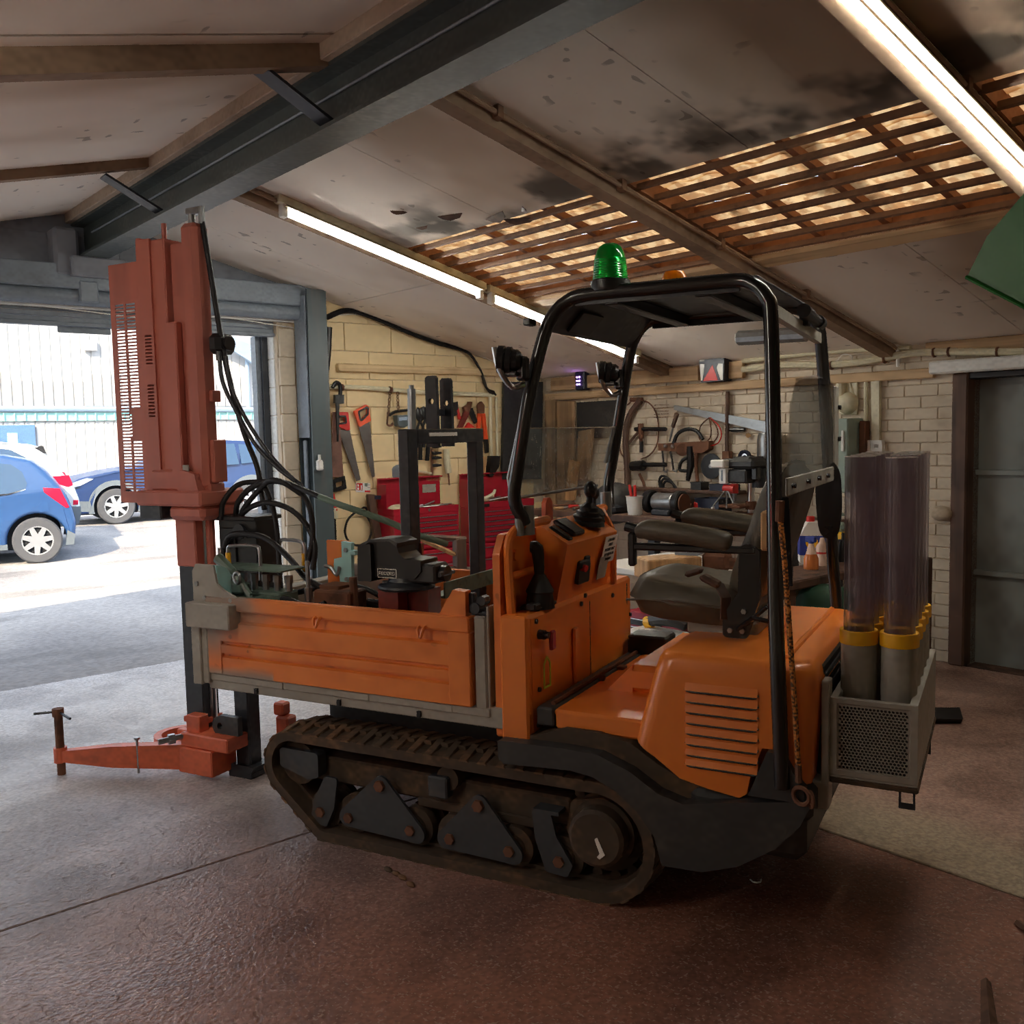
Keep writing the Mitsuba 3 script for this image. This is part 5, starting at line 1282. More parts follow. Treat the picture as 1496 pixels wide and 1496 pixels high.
obj(Vv + '__bolt', [cyl((0.16, 0.26, 0.965), (0.16, 0.26, 0.985), 0.016, 6), cyl((0.31, 0.32, 0.93), (0.31, 0.32, 0.98), 0.012, 6)], 'm_steel')

# upright black steel frame
FRAME = MACH
Fm = thing('lifting_frame', 'black box section steel frame standing upright in the tray with two holed lugs on top', 'frame')
fu0, fu1 = 0.235, 0.285
obj(Fm + '__leg', box(fu0, fu1, 0.33, 0.40, 0.626, 1.575, 0.004), 'm_blacksteel', 20)
obj(Fm + '__leg', box(fu0, fu1, 0.865, 0.93, 0.626, 1.575, 0.004), 'm_blacksteel', 20)
obj(Fm + '__top_bar', box(fu0, fu1 + 0.002, 0.40, 0.932, 1.515, 1.575, 0.004), 'm_blacksteel', 20)
obj(Fm + '__paint_patch', box(fu1 + 0.002, fu1 + 0.0035, 0.48, 0.70, 1.545, 1.56), 'm_plastic_white', False, 'pale green white paint stripe')
lug = lambda v0, h: Polygon([(v0, 1.5), (v0 + 0.056, 1.5), (v0 + 0.053, h - 0.01), (v0 + 0.045, h), (v0 + 0.01, h), (v0, h - 0.01)]).difference(Point(v0 + 0.027, h - 0.105).buffer(0.013))
obj(Fm + '__lug', ext(lug(0.21, 1.795), 0.58, 0.60), 'm_blacksteel', 20)
obj(Fm + '__lug', ext(lug(0.21, 1.79), 0.695, 0.715), 'm_blacksteel', 20)
obj(Fm + '__lug_tie', box(0.22, 0.235, 0.60, 0.695, 1.63, 1.66, 0.003), 'm_blacksteel', 20)
obj(Fm + '__rod', [cyl((0.255, 0.405, 1.575), (0.255, 0.41, 1.735), 0.0165, 12), cyl((0.255, 0.41, 1.735), (0.255, 0.41, 1.75), 0.01, 8)], 'm_steel')
obj(Fm + '__weld_strip', box(fu1 - 0.002, fu1 + 0.012, 0.385, 0.40, 0.98, 1.12), 'm_copper', False)
solo('steel_channel', ext(Polygon([(0.292, 0.895), (0.38, 0.895), (0.38, 0.96), (0.373, 0.96), (0.373, 0.905), (0.292, 0.905)]), 0.42, 0.93), 'm_oilgreen', 'pale green painted steel channel lying across the tray below the black frame', 'channel')
FRAME = MACH
solo('bent_sheet', ext([(0.42, 0.64), (0.50, 0.70), (0.60, 0.83), (0.72, 0.90), (0.72, 0.893), (0.605, 0.82), (0.505, 0.69), (0.425, 0.63)], 0.28, 0.7), 'm_steel', 'bent grey steel sheet lying in the tray behind the dropside wedge', 'sheet')
Q = thing('latch_assembly', 'pale blue latch assembly on a brown board standing in the tray left of the vice', 'latch')
obj(Q + '__board', box(-0.14, -0.02, 0.33, 0.345, 0.70, 1.125, 0.004), 'm_orange', 20)
FRAME = MACH @ tmat(-0.06, 0, 0)
obj(Q + '__bracket', [ext(rounded([(0.005, 0.93), (0.06, 0.93), (0.065, 1.12), (0.015, 1.125), (0.015, 1.06), (-0.025, 1.05), (-0.03, 1.0), (0.0, 0.98)], 0.004), 0.31, 0.33), box(0.06, 0.09, 0.30, 0.33, 1.07, 1.09, 0.003)], 'm_mint', 20)
obj(Q + '__hook', tube([(-0.07, 0.305, 1.02), (-0.04, 0.305, 1.015), (-0.01, 0.305, 0.985), (0.005, 0.305, 1.02)], 0.008, 6, sm=3), 'm_steel')
obj(Q + '__bolt', [bolt((0.04, 0.31, 1.09), (0, -1, 0), 0.009, 0.01), bolt((0.04, 0.31, 0.97), (0, -1, 0), 0.009, 0.01)], 'm_steel')
FRAME = None
# ---------------------------------------------------------------- tools and clutter on the left wall
yz = lambda ps: [(p[1], p[2]) for p in ps]
xz = lambda ps: [(p[0], p[2]) for p in ps]


def lw(key, ps, m, t=0.012, off=0.03, smooth=20, r=0.0, label=None):
    """A flat piece on the left wall: an outline given at its place on the wall, off from it and t thick."""
    q = Polygon(yz(ps))
    q = q.buffer(-r).buffer(r, 4) if r else q
    return obj(key, ext(q, XL + off, XL + off + t, 'yz'), m, smooth, label)


def bw(key, ps, m, t=0.012, off=0.03, smooth=20, r=0.0, label=None):
    q = Polygon(xz(ps))
    q = q.buffer(-r).buffer(r, 4) if r else q
    return obj(key, ext(q, YB - off - t, YB - off, 'xz'), m, smooth, label)


t = thing('wall_conduit', 'old cream painted steel conduit running along the left wall above the saws', 'conduit')
obj(t + '__pipe', tube([(-6.665, 3.751, 1.948), (-6.665, 4.14, 1.943), (-6.665, 4.542, 1.92), (-6.665, 4.972, 1.907), (-6.665, 5.45, 1.899)], 0.019, 8, sm=3), 'm_fitting')
obj(t + '__drop_pipe', tube([(-6.67, 5.406, 1.893), (-6.67, 5.402, 1.511), (-6.67, 5.4, 1.176)], 0.016, 8), 'm_fitting')
obj(t + '__drop_pipe', tube([(-6.67, 5.478, 1.881), (-6.67, 5.475, 1.51), (-6.67, 5.473, 1.173)], 0.012, 8), 'm_fitting')
for (a, b2) in (((-6.665, 3.867, 1.944), (-6.665, 3.892, 1.945)), ((-6.665, 4.324, 1.934), (-6.665, 4.351, 1.929)), ((-6.665, 4.862, 1.906), (-6.665, 4.898, 1.906))):
    obj(t + '__clip', tube([a, b2], 0.026, 8), 'm_rust')
t = thing('wall_cables', 'bundle of black cables sweeping down under the roof slope on the left wall', 'cables')
for i, d in enumerate((0, 5, 11)):
    ps = [np.array(q) + [0.012 * i, 0, -0.012 * i] for q in ((-6.67, 3.765, 2.498), (-6.67, 3.946, 2.563), (-6.67, 4.166, 2.529), (-6.67, 4.495, 2.431), (-6.67, 4.844, 2.344), (-6.67, 5.139, 2.286), (-6.67, 5.288, 2.135), (-6.67, 5.361, 1.966), (-6.67, 5.455, 1.924))]
    obj(t + '__cable', tube(ps, 0.012 - 0.002 * i, 7, sm=5), 'm_black')
solo('wall_hose', tube([(-6.66, 3.786, 2.413), (-6.66, 3.764, 2.189), (-6.66, 3.724, 1.963)], 0.024, 8, sm=3), 'm_black', 'short black insulated pipe hanging beside the steel column', 'pipe')
# gable rail along the slope
solo('slope_wire', tube([(-6.68, 3.783, 2.506), (-6.68, 4.172, 2.525), (-6.68, 4.853, 2.381), (-6.68, 5.575, 2.168)], 0.005, 6, sm=4), 'm_plastic_white', 'thin pale cable pinned along the gable below the black cables', 'cable')


def handsaw(name, label, blade, grip, holes, gm, bm, inner='m_black', off=0.035):
    s = thing(name, label, 'saw', 'hand saws on the left wall')
    lw(s + '__blade', blade, bm, 0.004, off)
    q = Polygon(yz(grip)).buffer(-0.006).buffer(0.006, 4)
    h = unary_union([Polygon(yz(x)).buffer(0.004) for x in holes])
    obj(s + '__handle', ext(q.difference(h), XL + off - 0.008, XL + off + 0.014, 'yz'), gm, 20)
    ring_ = h.buffer(0.014).difference(h)
    obj(s + '__grip_insert', ext(ring_.intersection(q), XL + off - 0.010, XL + off + 0.017, 'yz'), inner, 20)
    return s


mat('m_sawblade', worn((104, 98, 96), (84, 66, 58), s=8, lo=0.4, hi=0.8, amt=0.6), rough=0.4, metal=0.4)
mat('m_rustblade', worn((118, 82, 70), (78, 54, 48), s=8, amt=0.7), rough=0.6)
handsaw('hand_saw', 'hand saw with black and red handle, hung blade down between the other two',
        [(-6.66, 3.831, 1.608), (-6.66, 3.938, 1.606), (-6.66, 4.023, 1.2), (-6.66, 3.984, 1.19)], [(-6.66, 3.819, 1.749), (-6.66, 3.925, 1.749), (-6.66, 3.938, 1.606), (-6.66, 3.906, 1.601), (-6.66, 3.833, 1.635)], [[(-6.66, 3.829, 1.705), (-6.66, 3.885, 1.705), (-6.66, 3.89, 1.672), (-6.66, 3.834, 1.667)]], 'm_redtool', 'm_sawblade')
handsaw('hand_saw', 'hand saw with bright orange handle, hung blade down at the right',
        [(-6.66, 4.021, 1.638), (-6.66, 4.127, 1.692), (-6.66, 4.16, 1.221), (-6.66, 4.134, 1.211)], [(-6.66, 3.982, 1.754), (-6.66, 4.093, 1.809), (-6.66, 4.118, 1.793), (-6.66, 4.133, 1.676), (-6.66, 4.027, 1.627)], [[(-6.66, 4.032, 1.743), (-6.66, 4.098, 1.776), (-6.66, 4.096, 1.737), (-6.66, 4.043, 1.693)]], 'm_orangetool', 'm_sawblade')
handsaw('hand_saw', 'rusty old hand saw hung handle down beside the steel column',
        [(-6.66, 3.788, 1.749), (-6.66, 3.85, 1.749), (-6.66, 3.865, 1.229), (-6.66, 3.754, 1.235)], [(-6.66, 3.74, 1.197), (-6.66, 3.784, 1.217), (-6.66, 3.872, 1.24), (-6.66, 3.886, 1.135), (-6.66, 3.773, 1.113)], [[(-6.66, 3.789, 1.184), (-6.66, 3.851, 1.197), (-6.66, 3.85, 1.164), (-6.66, 3.793, 1.151)]], 'm_black', 'm_rustblade', 'm_black')
t = thing('bar_clamp', 'black bar clamp hanging from the conduit above the rusty saw', 'clamp')
obj(t + '__jaw', tube([(-6.63, 3.779, 1.941), (-6.63, 3.811, 1.979), (-6.63, 3.847, 1.958), (-6.63, 3.844, 1.877)], 0.016, 8, sm=4), 'm_black')
lw(t + '__head', [(-6.66, 3.794, 1.884), (-6.66, 3.874, 1.884), (-6.66, 3.871, 1.814), (-6.66, 3.791, 1.819)], 'm_black', 0.03, 0.05)
lw(t + '__bar', [(-6.66, 3.804, 1.824), (-6.66, 3.834, 1.825), (-6.66, 3.815, 1.515), (-6.66, 3.803, 1.516)], 'm_black', 0.012, 0.06)
# signs
t = thing('safety_sign', 'small white sign with a red disc beside the steel column', 'sign')
lw(t + '__plate', [(-6.66, 3.715, 1.334), (-6.66, 3.777, 1.337), (-6.66, 3.778, 1.233), (-6.66, 3.717, 1.236)], 'm_plastic_white', 0.003, 0.004)
c = np.array((-6.692, 3.762, 1.283))
obj(t + '__disc', cyl(c, c + [0.003, 0, 0], 0.034, 16), 'm_redtool')
t = thing('safety_sign', 'small red and green fire point sign below the orange handled saw', 'sign')
lw(t + '__plate', [(-6.66, 3.996, 1.179), (-6.66, 4.132, 1.166), (-6.66, 4.129, 1.088), (-6.66, 3.993, 1.101)], 'm_plastic_white', 0.003, 0.004)
lw(t + '__red_panel', [(-6.66, 4.002, 1.173), (-6.66, 4.058, 1.17), (-6.66, 4.055, 1.111), (-6.66, 4, 1.115)], 'm_redtool', 0.002, 0.007)
lw(t + '__pictogram', [(-6.66, 4.008, 1.164), (-6.66, 4.023, 1.163), (-6.66, 4.022, 1.144), (-6.66, 4.008, 1.145)], 'm_plastic_white', 0.001, 0.009)
lw(t + '__pictogram', [(-6.66, 4.007, 1.138), (-6.66, 4.024, 1.137), (-6.66, 4.023, 1.116), (-6.66, 4.007, 1.117)], 'm_plastic_white', 0.001, 0.009)
lw(t + '__pictogram', [(-6.66, 4.039, 1.154), (-6.66, 4.049, 1.154), (-6.66, 4.048, 1.115), (-6.66, 4.037, 1.115)], 'm_plastic_white', 0.001, 0.009)
lw(t + '__green_panel', [(-6.66, 4.08, 1.169), (-6.66, 4.106, 1.168), (-6.66, 4.105, 1.14), (-6.66, 4.079, 1.141)], 'm_cabinet', 0.002, 0.007)
for yy in (708.5, 712.5):
    pass
lw(t + '__text_line', [(-6.66, 4.108, 1.155), (-6.66, 4.128, 1.154), (-6.66, 4.128, 1.15), (-6.66, 4.108, 1.151)], 'm_greysteel', 0.001, 0.007)
lw(t + '__text_line', [(-6.66, 4.108, 1.133), (-6.66, 4.127, 1.132), (-6.66, 4.127, 1.127), (-6.66, 4.107, 1.128)], 'm_greysteel', 0.001, 0.007)
lw(t + '__red_panel', [(-6.66, 4.077, 1.11), (-6.66, 4.127, 1.105), (-6.66, 4.126, 1.091), (-6.66, 4.077, 1.096)], 'm_redtool', 0.002, 0.007)
# sledge hammer, coil, hanging flex
t = thing('sledge_hammer', 'sledge hammer with brown handle standing left of the open red tool chest', 'hammer')
lw(t + '__handle', [(-6.66, 4.057, 1.081), (-6.66, 4.122, 1.077), (-6.66, 4.18, 0.704), (-6.66, 4.113, 0.698)], 'm_darkwood', 0.035, 0.05, r=0.01)
lw(t + '__head', [(-6.66, 4.121, 1.068), (-6.66, 4.2, 1.061), (-6.66, 4.199, 1.035), (-6.66, 4.12, 1.035)], 'm_navy', 0.05, 0.04)
t = thing('cable_coil', 'loop of dark cable hung on a hook below the fire point sign', 'cable')
obj(t + '__loop', tube([(-6.66, 3.961, 0.941), (-6.66, 3.888, 0.88), (-6.66, 3.859, 0.782), (-6.66, 3.9, 0.701), (-6.66, 3.982, 0.665), (-6.66, 4.074, 0.696), (-6.66, 4.111, 0.806), (-6.66, 4.056, 0.912), (-6.66, 3.98, 0.946)], 0.009, 7, sm=5), 'm_rubber')
obj(t + '__hook', ring((-6.66, 4.045, 0.947), (1, 0, 0), 0.025, 0.009, 14, 6), 'm_black')
solo('power_flex', tube([(-6.67, 3.776, 0.904), (-6.67, 3.775, 0.723), (-6.67, 3.747, 0.504), (-6.67, 3.724, 0.396)], 0.009, 7, sm=4), 'm_black', 'black flex hanging down the wall beside the steel column', 'cable')
t = thing('inspection_lamp', 'cream capped inspection lamp hanging above the black flex', 'lamp')
obj(t + '__body', tube([(-6.65, 3.749, 1.099), (-6.65, 3.758, 1.022), (-6.65, 3.768, 0.966)], [0.02, 0.026, 0.024], 8), 'm_redtool')
obj(t + '__cap', tube([(-6.65, 3.762, 0.989), (-6.65, 3.771, 0.906)], [0.026, 0.022], 8), 'm_fitting')
# chains and lifting tackle
t = thing('chain_hook', 'rusty chain with a hook hanging from the conduit', 'chain')
for i in range(7):
    obj(t + '__link', ring(np.array((-6.65, 4.327, 1.905)) + np.array([0, -0.004 * i, -0.028 * i]), ((1, 0, 0), (0, 1, 0))[i % 2], 0.013, 0.004, 10, 5), 'm_rust')
obj(t + '__hook', tube([(-6.65, 4.308, 1.759), (-6.65, 4.292, 1.691), (-6.65, 4.29, 1.646), (-6.65, 4.323, 1.634), (-6.65, 4.344, 1.657)], 0.008, 6, sm=4), 'm_rust')
t = thing('chain_hoist', 'grey blue chain hoist block hanging from the conduit on its chain', 'hoist')
for i in range(6):
    obj(t + '__link', ring(np.array((-6.65, 4.401, 1.9)) + np.array([0, 0.0, -0.028 * i]), ((1, 0, 0), (0, 1, 0))[i % 2], 0.013, 0.004, 10, 5), 'm_rust')
lw(t + '__block', [(-6.66, 4.36, 1.719), (-6.66, 4.469, 1.724), (-6.66, 4.472, 1.633), (-6.66, 4.431, 1.616), (-6.66, 4.37, 1.634)], 'm_greensteel', 0.06, 0.03, r=0.008)
lw(t + '__plate', [(-6.66, 4.379, 1.702), (-6.66, 4.461, 1.707), (-6.66, 4.46, 1.679), (-6.66, 4.378, 1.674)], 'm_gutter', 0.004, 0.09)
obj(t + '__arm', tube([(-6.65, 4.313, 1.719), (-6.65, 4.361, 1.747), (-6.65, 4.443, 1.758), (-6.65, 4.526, 1.764)], 0.012, 7, sm=4), 'm_black')
# pliers and cutters
def pliers(x, lb, m='m_black', mh='m_black'):
    t = thing('snips', lb, 'snips', 'snips and pliers on the left wall')
    c = np.array(x)
    obj(t + '__jaw', [ball(c + [0, -0.015, -0.02], (0.012, 0.026, 0.06)), ball(c + [0, 0.018, -0.02], (0.012, 0.026, 0.06))], m)
    obj(t + '__handle', tube([c + [0, 0.01, -0.06], c + [0, -0.03, -0.15], c + [0, -0.02, -0.30]], [0.011, 0.012, 0.012], 7, sm=3), mh)
    obj(t + '__handle', tube([c + [0, -0.01, -0.06], c + [0, 0.035, -0.15], c + [0, 0.03, -0.30]], [0.011, 0.012, 0.012], 7, sm=3), mh)


pliers((-6.65, 4.616, 1.747), 'black snips hanging just right of the silver rod')
pliers((-6.65, 4.673, 1.758), 'black snips hanging left of the frame lugs')
t = thing('bolt_cutters', 'bolt cutters with orange arms and black grips', 'bolt cutters')
lw(t + '__jaw', [(-6.66, 5.238, 1.806), (-6.66, 5.279, 1.843), (-6.66, 5.316, 1.806), (-6.66, 5.314, 1.733), (-6.66, 5.244, 1.727)], 'm_rust', 0.02, 0.04, r=0.01)
lw(t + '__arm', [(-6.66, 5.244, 1.733), (-6.66, 5.283, 1.733), (-6.66, 5.244, 1.496), (-6.66, 5.213, 1.496)], 'm_orangetool', 0.02, 0.04)
lw(t + '__arm', [(-6.66, 5.283, 1.733), (-6.66, 5.322, 1.733), (-6.66, 5.346, 1.5), (-6.66, 5.307, 1.501)], 'm_orangetool', 0.02, 0.04)
lw(t + '__grip', [(-6.66, 5.213, 1.496), (-6.66, 5.244, 1.496), (-6.66, 5.233, 1.38), (-6.66, 5.202, 1.381)], 'm_black', 0.024, 0.038)
lw(t + '__grip', [(-6.66, 5.307, 1.501), (-6.66, 5.346, 1.5), (-6.66, 5.355, 1.383), (-6.66, 5.319, 1.377)], 'm_black', 0.024, 0.038)
t = thing('pipe_wrench', 'worn red pipe wrench leaning left of the bolt cutters', 'wrench')
lw(t + '__handle', [(-6.66, 5.011, 1.609), (-6.66, 5.064, 1.608), (-6.66, 5.144, 1.74), (-6.66, 5.091, 1.758)], 'm_darkred', 0.025, 0.04)
lw(t + '__jaw', [(-6.66, 5.091, 1.752), (-6.66, 5.077, 1.788), (-6.66, 5.131, 1.812), (-6.66, 5.139, 1.836), (-6.66, 5.178, 1.836), (-6.66, 5.169, 1.806), (-6.66, 5.136, 1.734)], 'm_rust', 0.03, 0.035)
t = thing('pipe_wrench', 'smaller red pipe wrench with dark jaw behind the bolt cutters', 'wrench')
lw(t + '__handle', [(-6.66, 5.094, 1.608), (-6.66, 5.141, 1.655), (-6.66, 5.217, 1.606)], 'm_redtool', 0.02, 0.03)
lw(t + '__jaw', [(-6.66, 5.145, 1.758), (-6.66, 5.191, 1.782), (-6.66, 5.242, 1.66), (-6.66, 5.21, 1.642), (-6.66, 5.159, 1.722)], 'm_black', 0.02, 0.03)
t = thing('slip_pliers', 'black and red pliers hanging right of the frame lugs', 'pliers')
lw(t + '__jaw', [(-6.66, 4.981, 1.829), (-6.66, 5.026, 1.836), (-6.66, 5.03, 1.734), (-6.66, 4.992, 1.71)], 'm_black', 0.02, 0.03)
lw(t + '__handle', [(-6.66, 5.008, 1.758), (-6.66, 5.032, 1.782), (-6.66, 5.059, 1.686), (-6.66, 5.036, 1.68)], 'm_redtool', 0.02, 0.03)
for i, (y, lb) in enumerate(((652.5, 'topmost'), (662, 'second'), (669, 'third'), (680, 'lowest'))):
    c = np.array(((-6.65, 4.777, 1.45), (-6.65, 4.775, 1.394), (-6.65, 4.773, 1.353), (-6.65, 4.771, 1.288))[i])
    t = thing('spring_clip', f'small black spring clip on the wall rail, {lb} of four', 'clip', 'spring clips on the wall rail')
    obj(t + '__jaw', tube([c + [0, -0.04, 0], c + [0, 0.0, 0], c + [0, 0.055, 0.0]], [0.012, 0.016, 0.008], 8), 'm_black')
solo('clip_rail', tube([(-6.67, 4.747, 1.436), (-6.67, 4.738, 1.171)], 0.012, 6), 'm_rust', 'upright rusty rail behind the black spring clips', 'rail')
for (nm, lb, a, b2) in (('file', 'black file hanging low behind the frame, left of the clips', (-6.66, 4.621, 1.498), (-6.66, 4.615, 1.34)), ('file', 'second black file hanging beside the spring clips', (-6.66, 4.706, 1.496), (-6.66, 4.686, 1.332))):
    solo(nm, tube([a, b2], 0.02, 6), 'm_black', lb, 'file', 'files on the left wall')
t = thing('screwdriver', 'large screwdriver with a cream wooden handle hung blade down', 'screwdriver')
obj(t + '__handle', tube([(-6.65, 4.886, 1.426), (-6.65, 4.889, 1.313), (-6.65, 4.901, 1.217)], [0.026, 0.03, 0.028], 10), 'm_fitting')
obj(t + '__blade', tube([(-6.65, 4.901, 1.217), (-6.65, 4.908, 1.109)], [0.009, 0.006], 6), 'm_rust')
t = thing('spanner_rack', 'thin steel rail with spanners low on the wall behind the frame', 'rail')
obj(t + '__rail', tube([(-6.67, 4.583, 1.248), (-6.67, 4.739, 1.218)], 0.013, 6), 'm_fitting')
solo('saw_blade', cyl((-6.68, 4.409, 1.244), (-6.67, 4.403, 1.244), 0.066, 24), 'm_greysteel', 'round grey saw blade on the wall left of the black frame leg', 'saw blade')
solo('junction_plate', ext(yz([(-6.66, 4.667, 1.186), (-6.66, 4.818, 1.185), (-6.66, 4.817, 1.155), (-6.66, 4.666, 1.157)]), XL + 0.01, XL + 0.05, 'yz'), 'm_wood', 'thin wooden ledge above the open chest lid', 'ledge')
t = thing('wall_brush', 'black bristled brush with wooden back hanging right of the bolt cutters', 'brush')
lw(t + '__back', [(-6.66, 5.247, 1.349), (-6.66, 5.326, 1.346), (-6.66, 5.305, 1.175), (-6.66, 5.242, 1.177)], 'm_wood', 0.03, 0.03)
lw(t + '__bristles', [(-6.66, 5.358, 1.352), (-6.66, 5.461, 1.348), (-6.66, 5.442, 1.249), (-6.66, 5.36, 1.16), (-6.66, 5.328, 1.174)], 'm_black', 0.06, 0.03, r=0.01)
solo('dark_board', ext(yz([(-6.66, 5.554, 2.018), (-6.66, 6.025, 2.026), (-6.66, 5.983, 1.111), (-6.66, 5.504, 1.134)]), XL + 0.03, XL + 0.06, 'yz'), 'm_charcoal', 'dark board hanging on the left wall near the corner, behind the canopy post', 'board')


# red tool chests
def chest(y0, y1, lid, label, tools):
    t = thing('tool_chest', label, 'tool chest')
    x0, x1, z0, z1 = XL + 0.03, -6.43, 0.60, 0.955
    obj(t + '__carcass', [box(x0, x1, y0, y1, z0, z1 - 0.05, 0.006), box(x0, x1, y0, y0 + 0.01, z1 - 0.05, z1), box(x0, x1, y1 - 0.01, y1, z1 - 0.05, z1), box(x1 - 0.01, x1, y0, y1, z1 - 0.05, z1)], 'm_red', 20)
    for i in range(6):
        zz = z1 - 0.085 - i * 0.044
        d = obj(t + '__drawer', box(x1 - 0.01, x1 + 0.012, y0 + 0.07, y1 - 0.03, zz - 0.034, zz + 0.004, 0.003), 'm_red', 20)
        obj(d + '__pull', box(x1 + 0.012, x1 + 0.022, y0 + 0.07, y1 - 0.03, zz - 0.001, zz + 0.006, 0.002), 'm_steel', False)
    obj(t + '__lid', [box(x0, x0 + 0.02, y0, y1 - 0.03, z1, z1 + 0.245, 0.006), box(x0, x0 + 0.14, y0, y0 + 0.008, z1, z1 + 0.20), box(x0, x0 + 0.06, y0, y1 - 0.03, z1 + 0.235, z1 + 0.247, 0.003)], 'm_red', 20)
    obj(t + '__stand', [box(x0, x1 + 0.02, y0 - 0.02, y1 + 0.02, 0.08, 0.595, 0.008)] + [box(a, a + 0.04, b2, b2 + 0.04, 0, 0.09) for a in (x0, x1 - 0.04) for b2 in (y0, y1 - 0.04)], 'm_red', 20)
    for i in range(4):
        d = obj(t + '__drawer', box(x1 + 0.02, x1 + 0.032, y0 + 0.03, y1 - 0.03, 0.16 + i * 0.105, 0.255 + i * 0.105, 0.004), 'm_red', 20)
        obj(d + '__pull', box(x1 + 0.032, x1 + 0.042, y0 + 0.03, y1 - 0.03, 0.245 + i * 0.105, 0.253 + i * 0.105, 0.002), 'm_steel', False)
    return t


c1 = chest(4.18, 4.84, True, 'red tool chest with its lid open, seen through the black steel frame', 1)
obj(c1 + '__lid_label', box(XL + 0.05, XL + 0.053, 4.62, 4.76, 1.06, 1.13), 'm_riggrey', False)
obj(c1 + '__lock', cyl((-6.43, 4.53, 0.93), (-6.42, 4.53, 0.93), 0.012, 10), 'm_chrome')
c2 = chest(5.03, 5.70, True, 'red tool chest with open lid, half hidden behind the canopy post', 1)
obj(c2 + '__badge', box(-6.43, -6.425, 5.06, 5.17, 0.915, 0.94), 'm_black', False)
r2 = random.Random(5)
tops = [('screwdriver', 'm_redtool', 'red handled screwdriver'), ('spanner', 'm_steel', 'steel spanner'), ('file', 'm_wood', 'wooden handled file'), ('spanner', 'm_rust', 'rusty spanner'), ('chisel', 'm_orangetool', 'orange handled chisel'), ('torch', 'm_black', 'black torch'), ('hammer', 'm_wood', 'hammer with pale wooden handle'), ('spanner', 'm_chrome', 'chrome spanner')]
for ci, (ya, yb) in enumerate(((4.2, 4.8), (5.06, 5.6))):
    for i, (nm, m, lb) in enumerate(tops[:6 if ci == 0 else 4]):
        y = ya + 0.08 + (yb - ya - 0.25) * i / 5
        x = -6.62 + 0.10 * r2.random()
        a = np.array([x, y, 0.925 + 0.012 * (i % 3)])
        b2 = a + np.array([r2.uniform(-0.05, 0.1), r2.uniform(0.14, 0.26), r2.uniform(0.0, 0.05)])
        t = thing(nm, f'{lb} lying in the {("chest behind the black frame", "half hidden chest")[ci]}', nm)
        obj(t + '__shaft', tube([a, b2], [0.009, 0.007], 7), 'm_steel' if m != 'm_rust' else m)
        obj(t + '__handle', tube([a - (b2 - a) * 0.4, a], [0.018, 0.013], 8), m)
solo('crumpled_rag', ball((-6.52, 4.28, 0.955), (0.06, 0.09, 0.035), 2), 'm_fitting', 'crumpled pale rag on the left corner of the open chest', 'rag')
solo('work_glove', cat(ball((-6.5, 5.14, 0.975), (0.05, 0.09, 0.03), 2), tube([(-6.48, 5.16, 0.98), (-6.46, 5.24, 1.02), (-6.45, 5.26, 1.06)], [0.018, 0.016, 0.012], 8, sm=3), tube([(-6.5, 5.2, 0.98), (-6.5, 5.28, 1.0)], 0.014, 8)), 'm_fitting', 'pale work glove lying on the half hidden chest', 'glove')
# wooden trestle and blue bottle between machine and chest
t = thing('timber_trestle', 'brown painted timber trestle with a diagonal brace behind the black frame', 'trestle')
obj(t + '__top_rail', tube([(-5.6, 3.819, 0.831), (-5.6, 4.269, 0.771)], 0.018, 4), 'm_copper' if False else 'm_darkwood', 10)
obj(t + '__brace', tube([(-5.6, 3.848, 0.814), (-5.6, 4.163, 0.663)], 0.018, 4), 'm_wood', 10)
p0 = np.array((-5.6, 4.205, 0.777))
obj(t + '__upright', box(p0[0] - 0.03, p0[0] + 0.03, p0[1] - 0.04, p0[1] + 0.05, 0, p0[2], 0.004), 'm_darkwood')
p1 = np.array((-5.6, 3.72, 0.84))
obj(t + '__upright', box(p1[0] - 0.03, p1[0] + 0.03, p1[1] - 0.04, p1[1] + 0.05, 0, p1[2], 0.004), 'm_darkwood')
obj(t + '__lower_rail', tube([(-5.6, 3.723, 0.619), (-5.6, 4.326, 0.532)], 0.02, 4), 'm_darkwood', 10)

# ---------------------------------------------------------------- back wall: corner boards, tools, benches
for i, (ps, m, lb) in enumerate(([[(-6.591, 6.01, 1.882), (-6.45, 6.01, 1.876), (-6.48, 6.01, 0.728), (-6.623, 6.01, 0.72)], 'm_timber_z', 'narrow upright board in the back corner behind the windscreen'],
                                 [[(-6.395, 6.01, 1.836), (-6.17, 6.01, 1.827), (-6.19, 6.01, 0.933), (-6.409, 6.01, 0.924)], 'm_timber_z', 'wide upright board right of the narrow corner board'],
                                 [[(-6.088, 6.01, 1.554), (-5.907, 6.01, 1.576), (-5.967, 6.01, 1.126), (-6.124, 6.01, 1.122)], 'm_timber_z', 'leaning grey board seen through the right side of the windscreen'],
                                 [[(-6.182, 6.01, 1.295), (-6.067, 6.01, 1.284), (-6.128, 6.01, 0.935), (-6.253, 6.01, 0.93)], 'm_wood', 'short leaning plank low behind the windscreen'])):
    q = Polygon(xz(ps))
    solo('timber_board', ext(q, YB - 0.05 - 0.03 * i, YB - 0.025 - 0.03 * i, 'xz'), m, lb, 'board', 'boards leaning in the back corner', 20)
solo('black_board', ext(xz([(-6.17, 6.01, 1.815), (-5.646, 6.01, 1.818), (-5.668, 6.01, 1.489), (-6.177, 6.01, 1.494)]), YB - 0.04, YB - 0.018, 'xz'), 'm_charcoal', 'black board fixed under the trunking in the back corner', 'board')
t = thing('led_lamp', 'small black lamp with six purple lights below the ceiling in the corner', 'lamp')
c = np.array((-6.078, 5.95, 2.005))
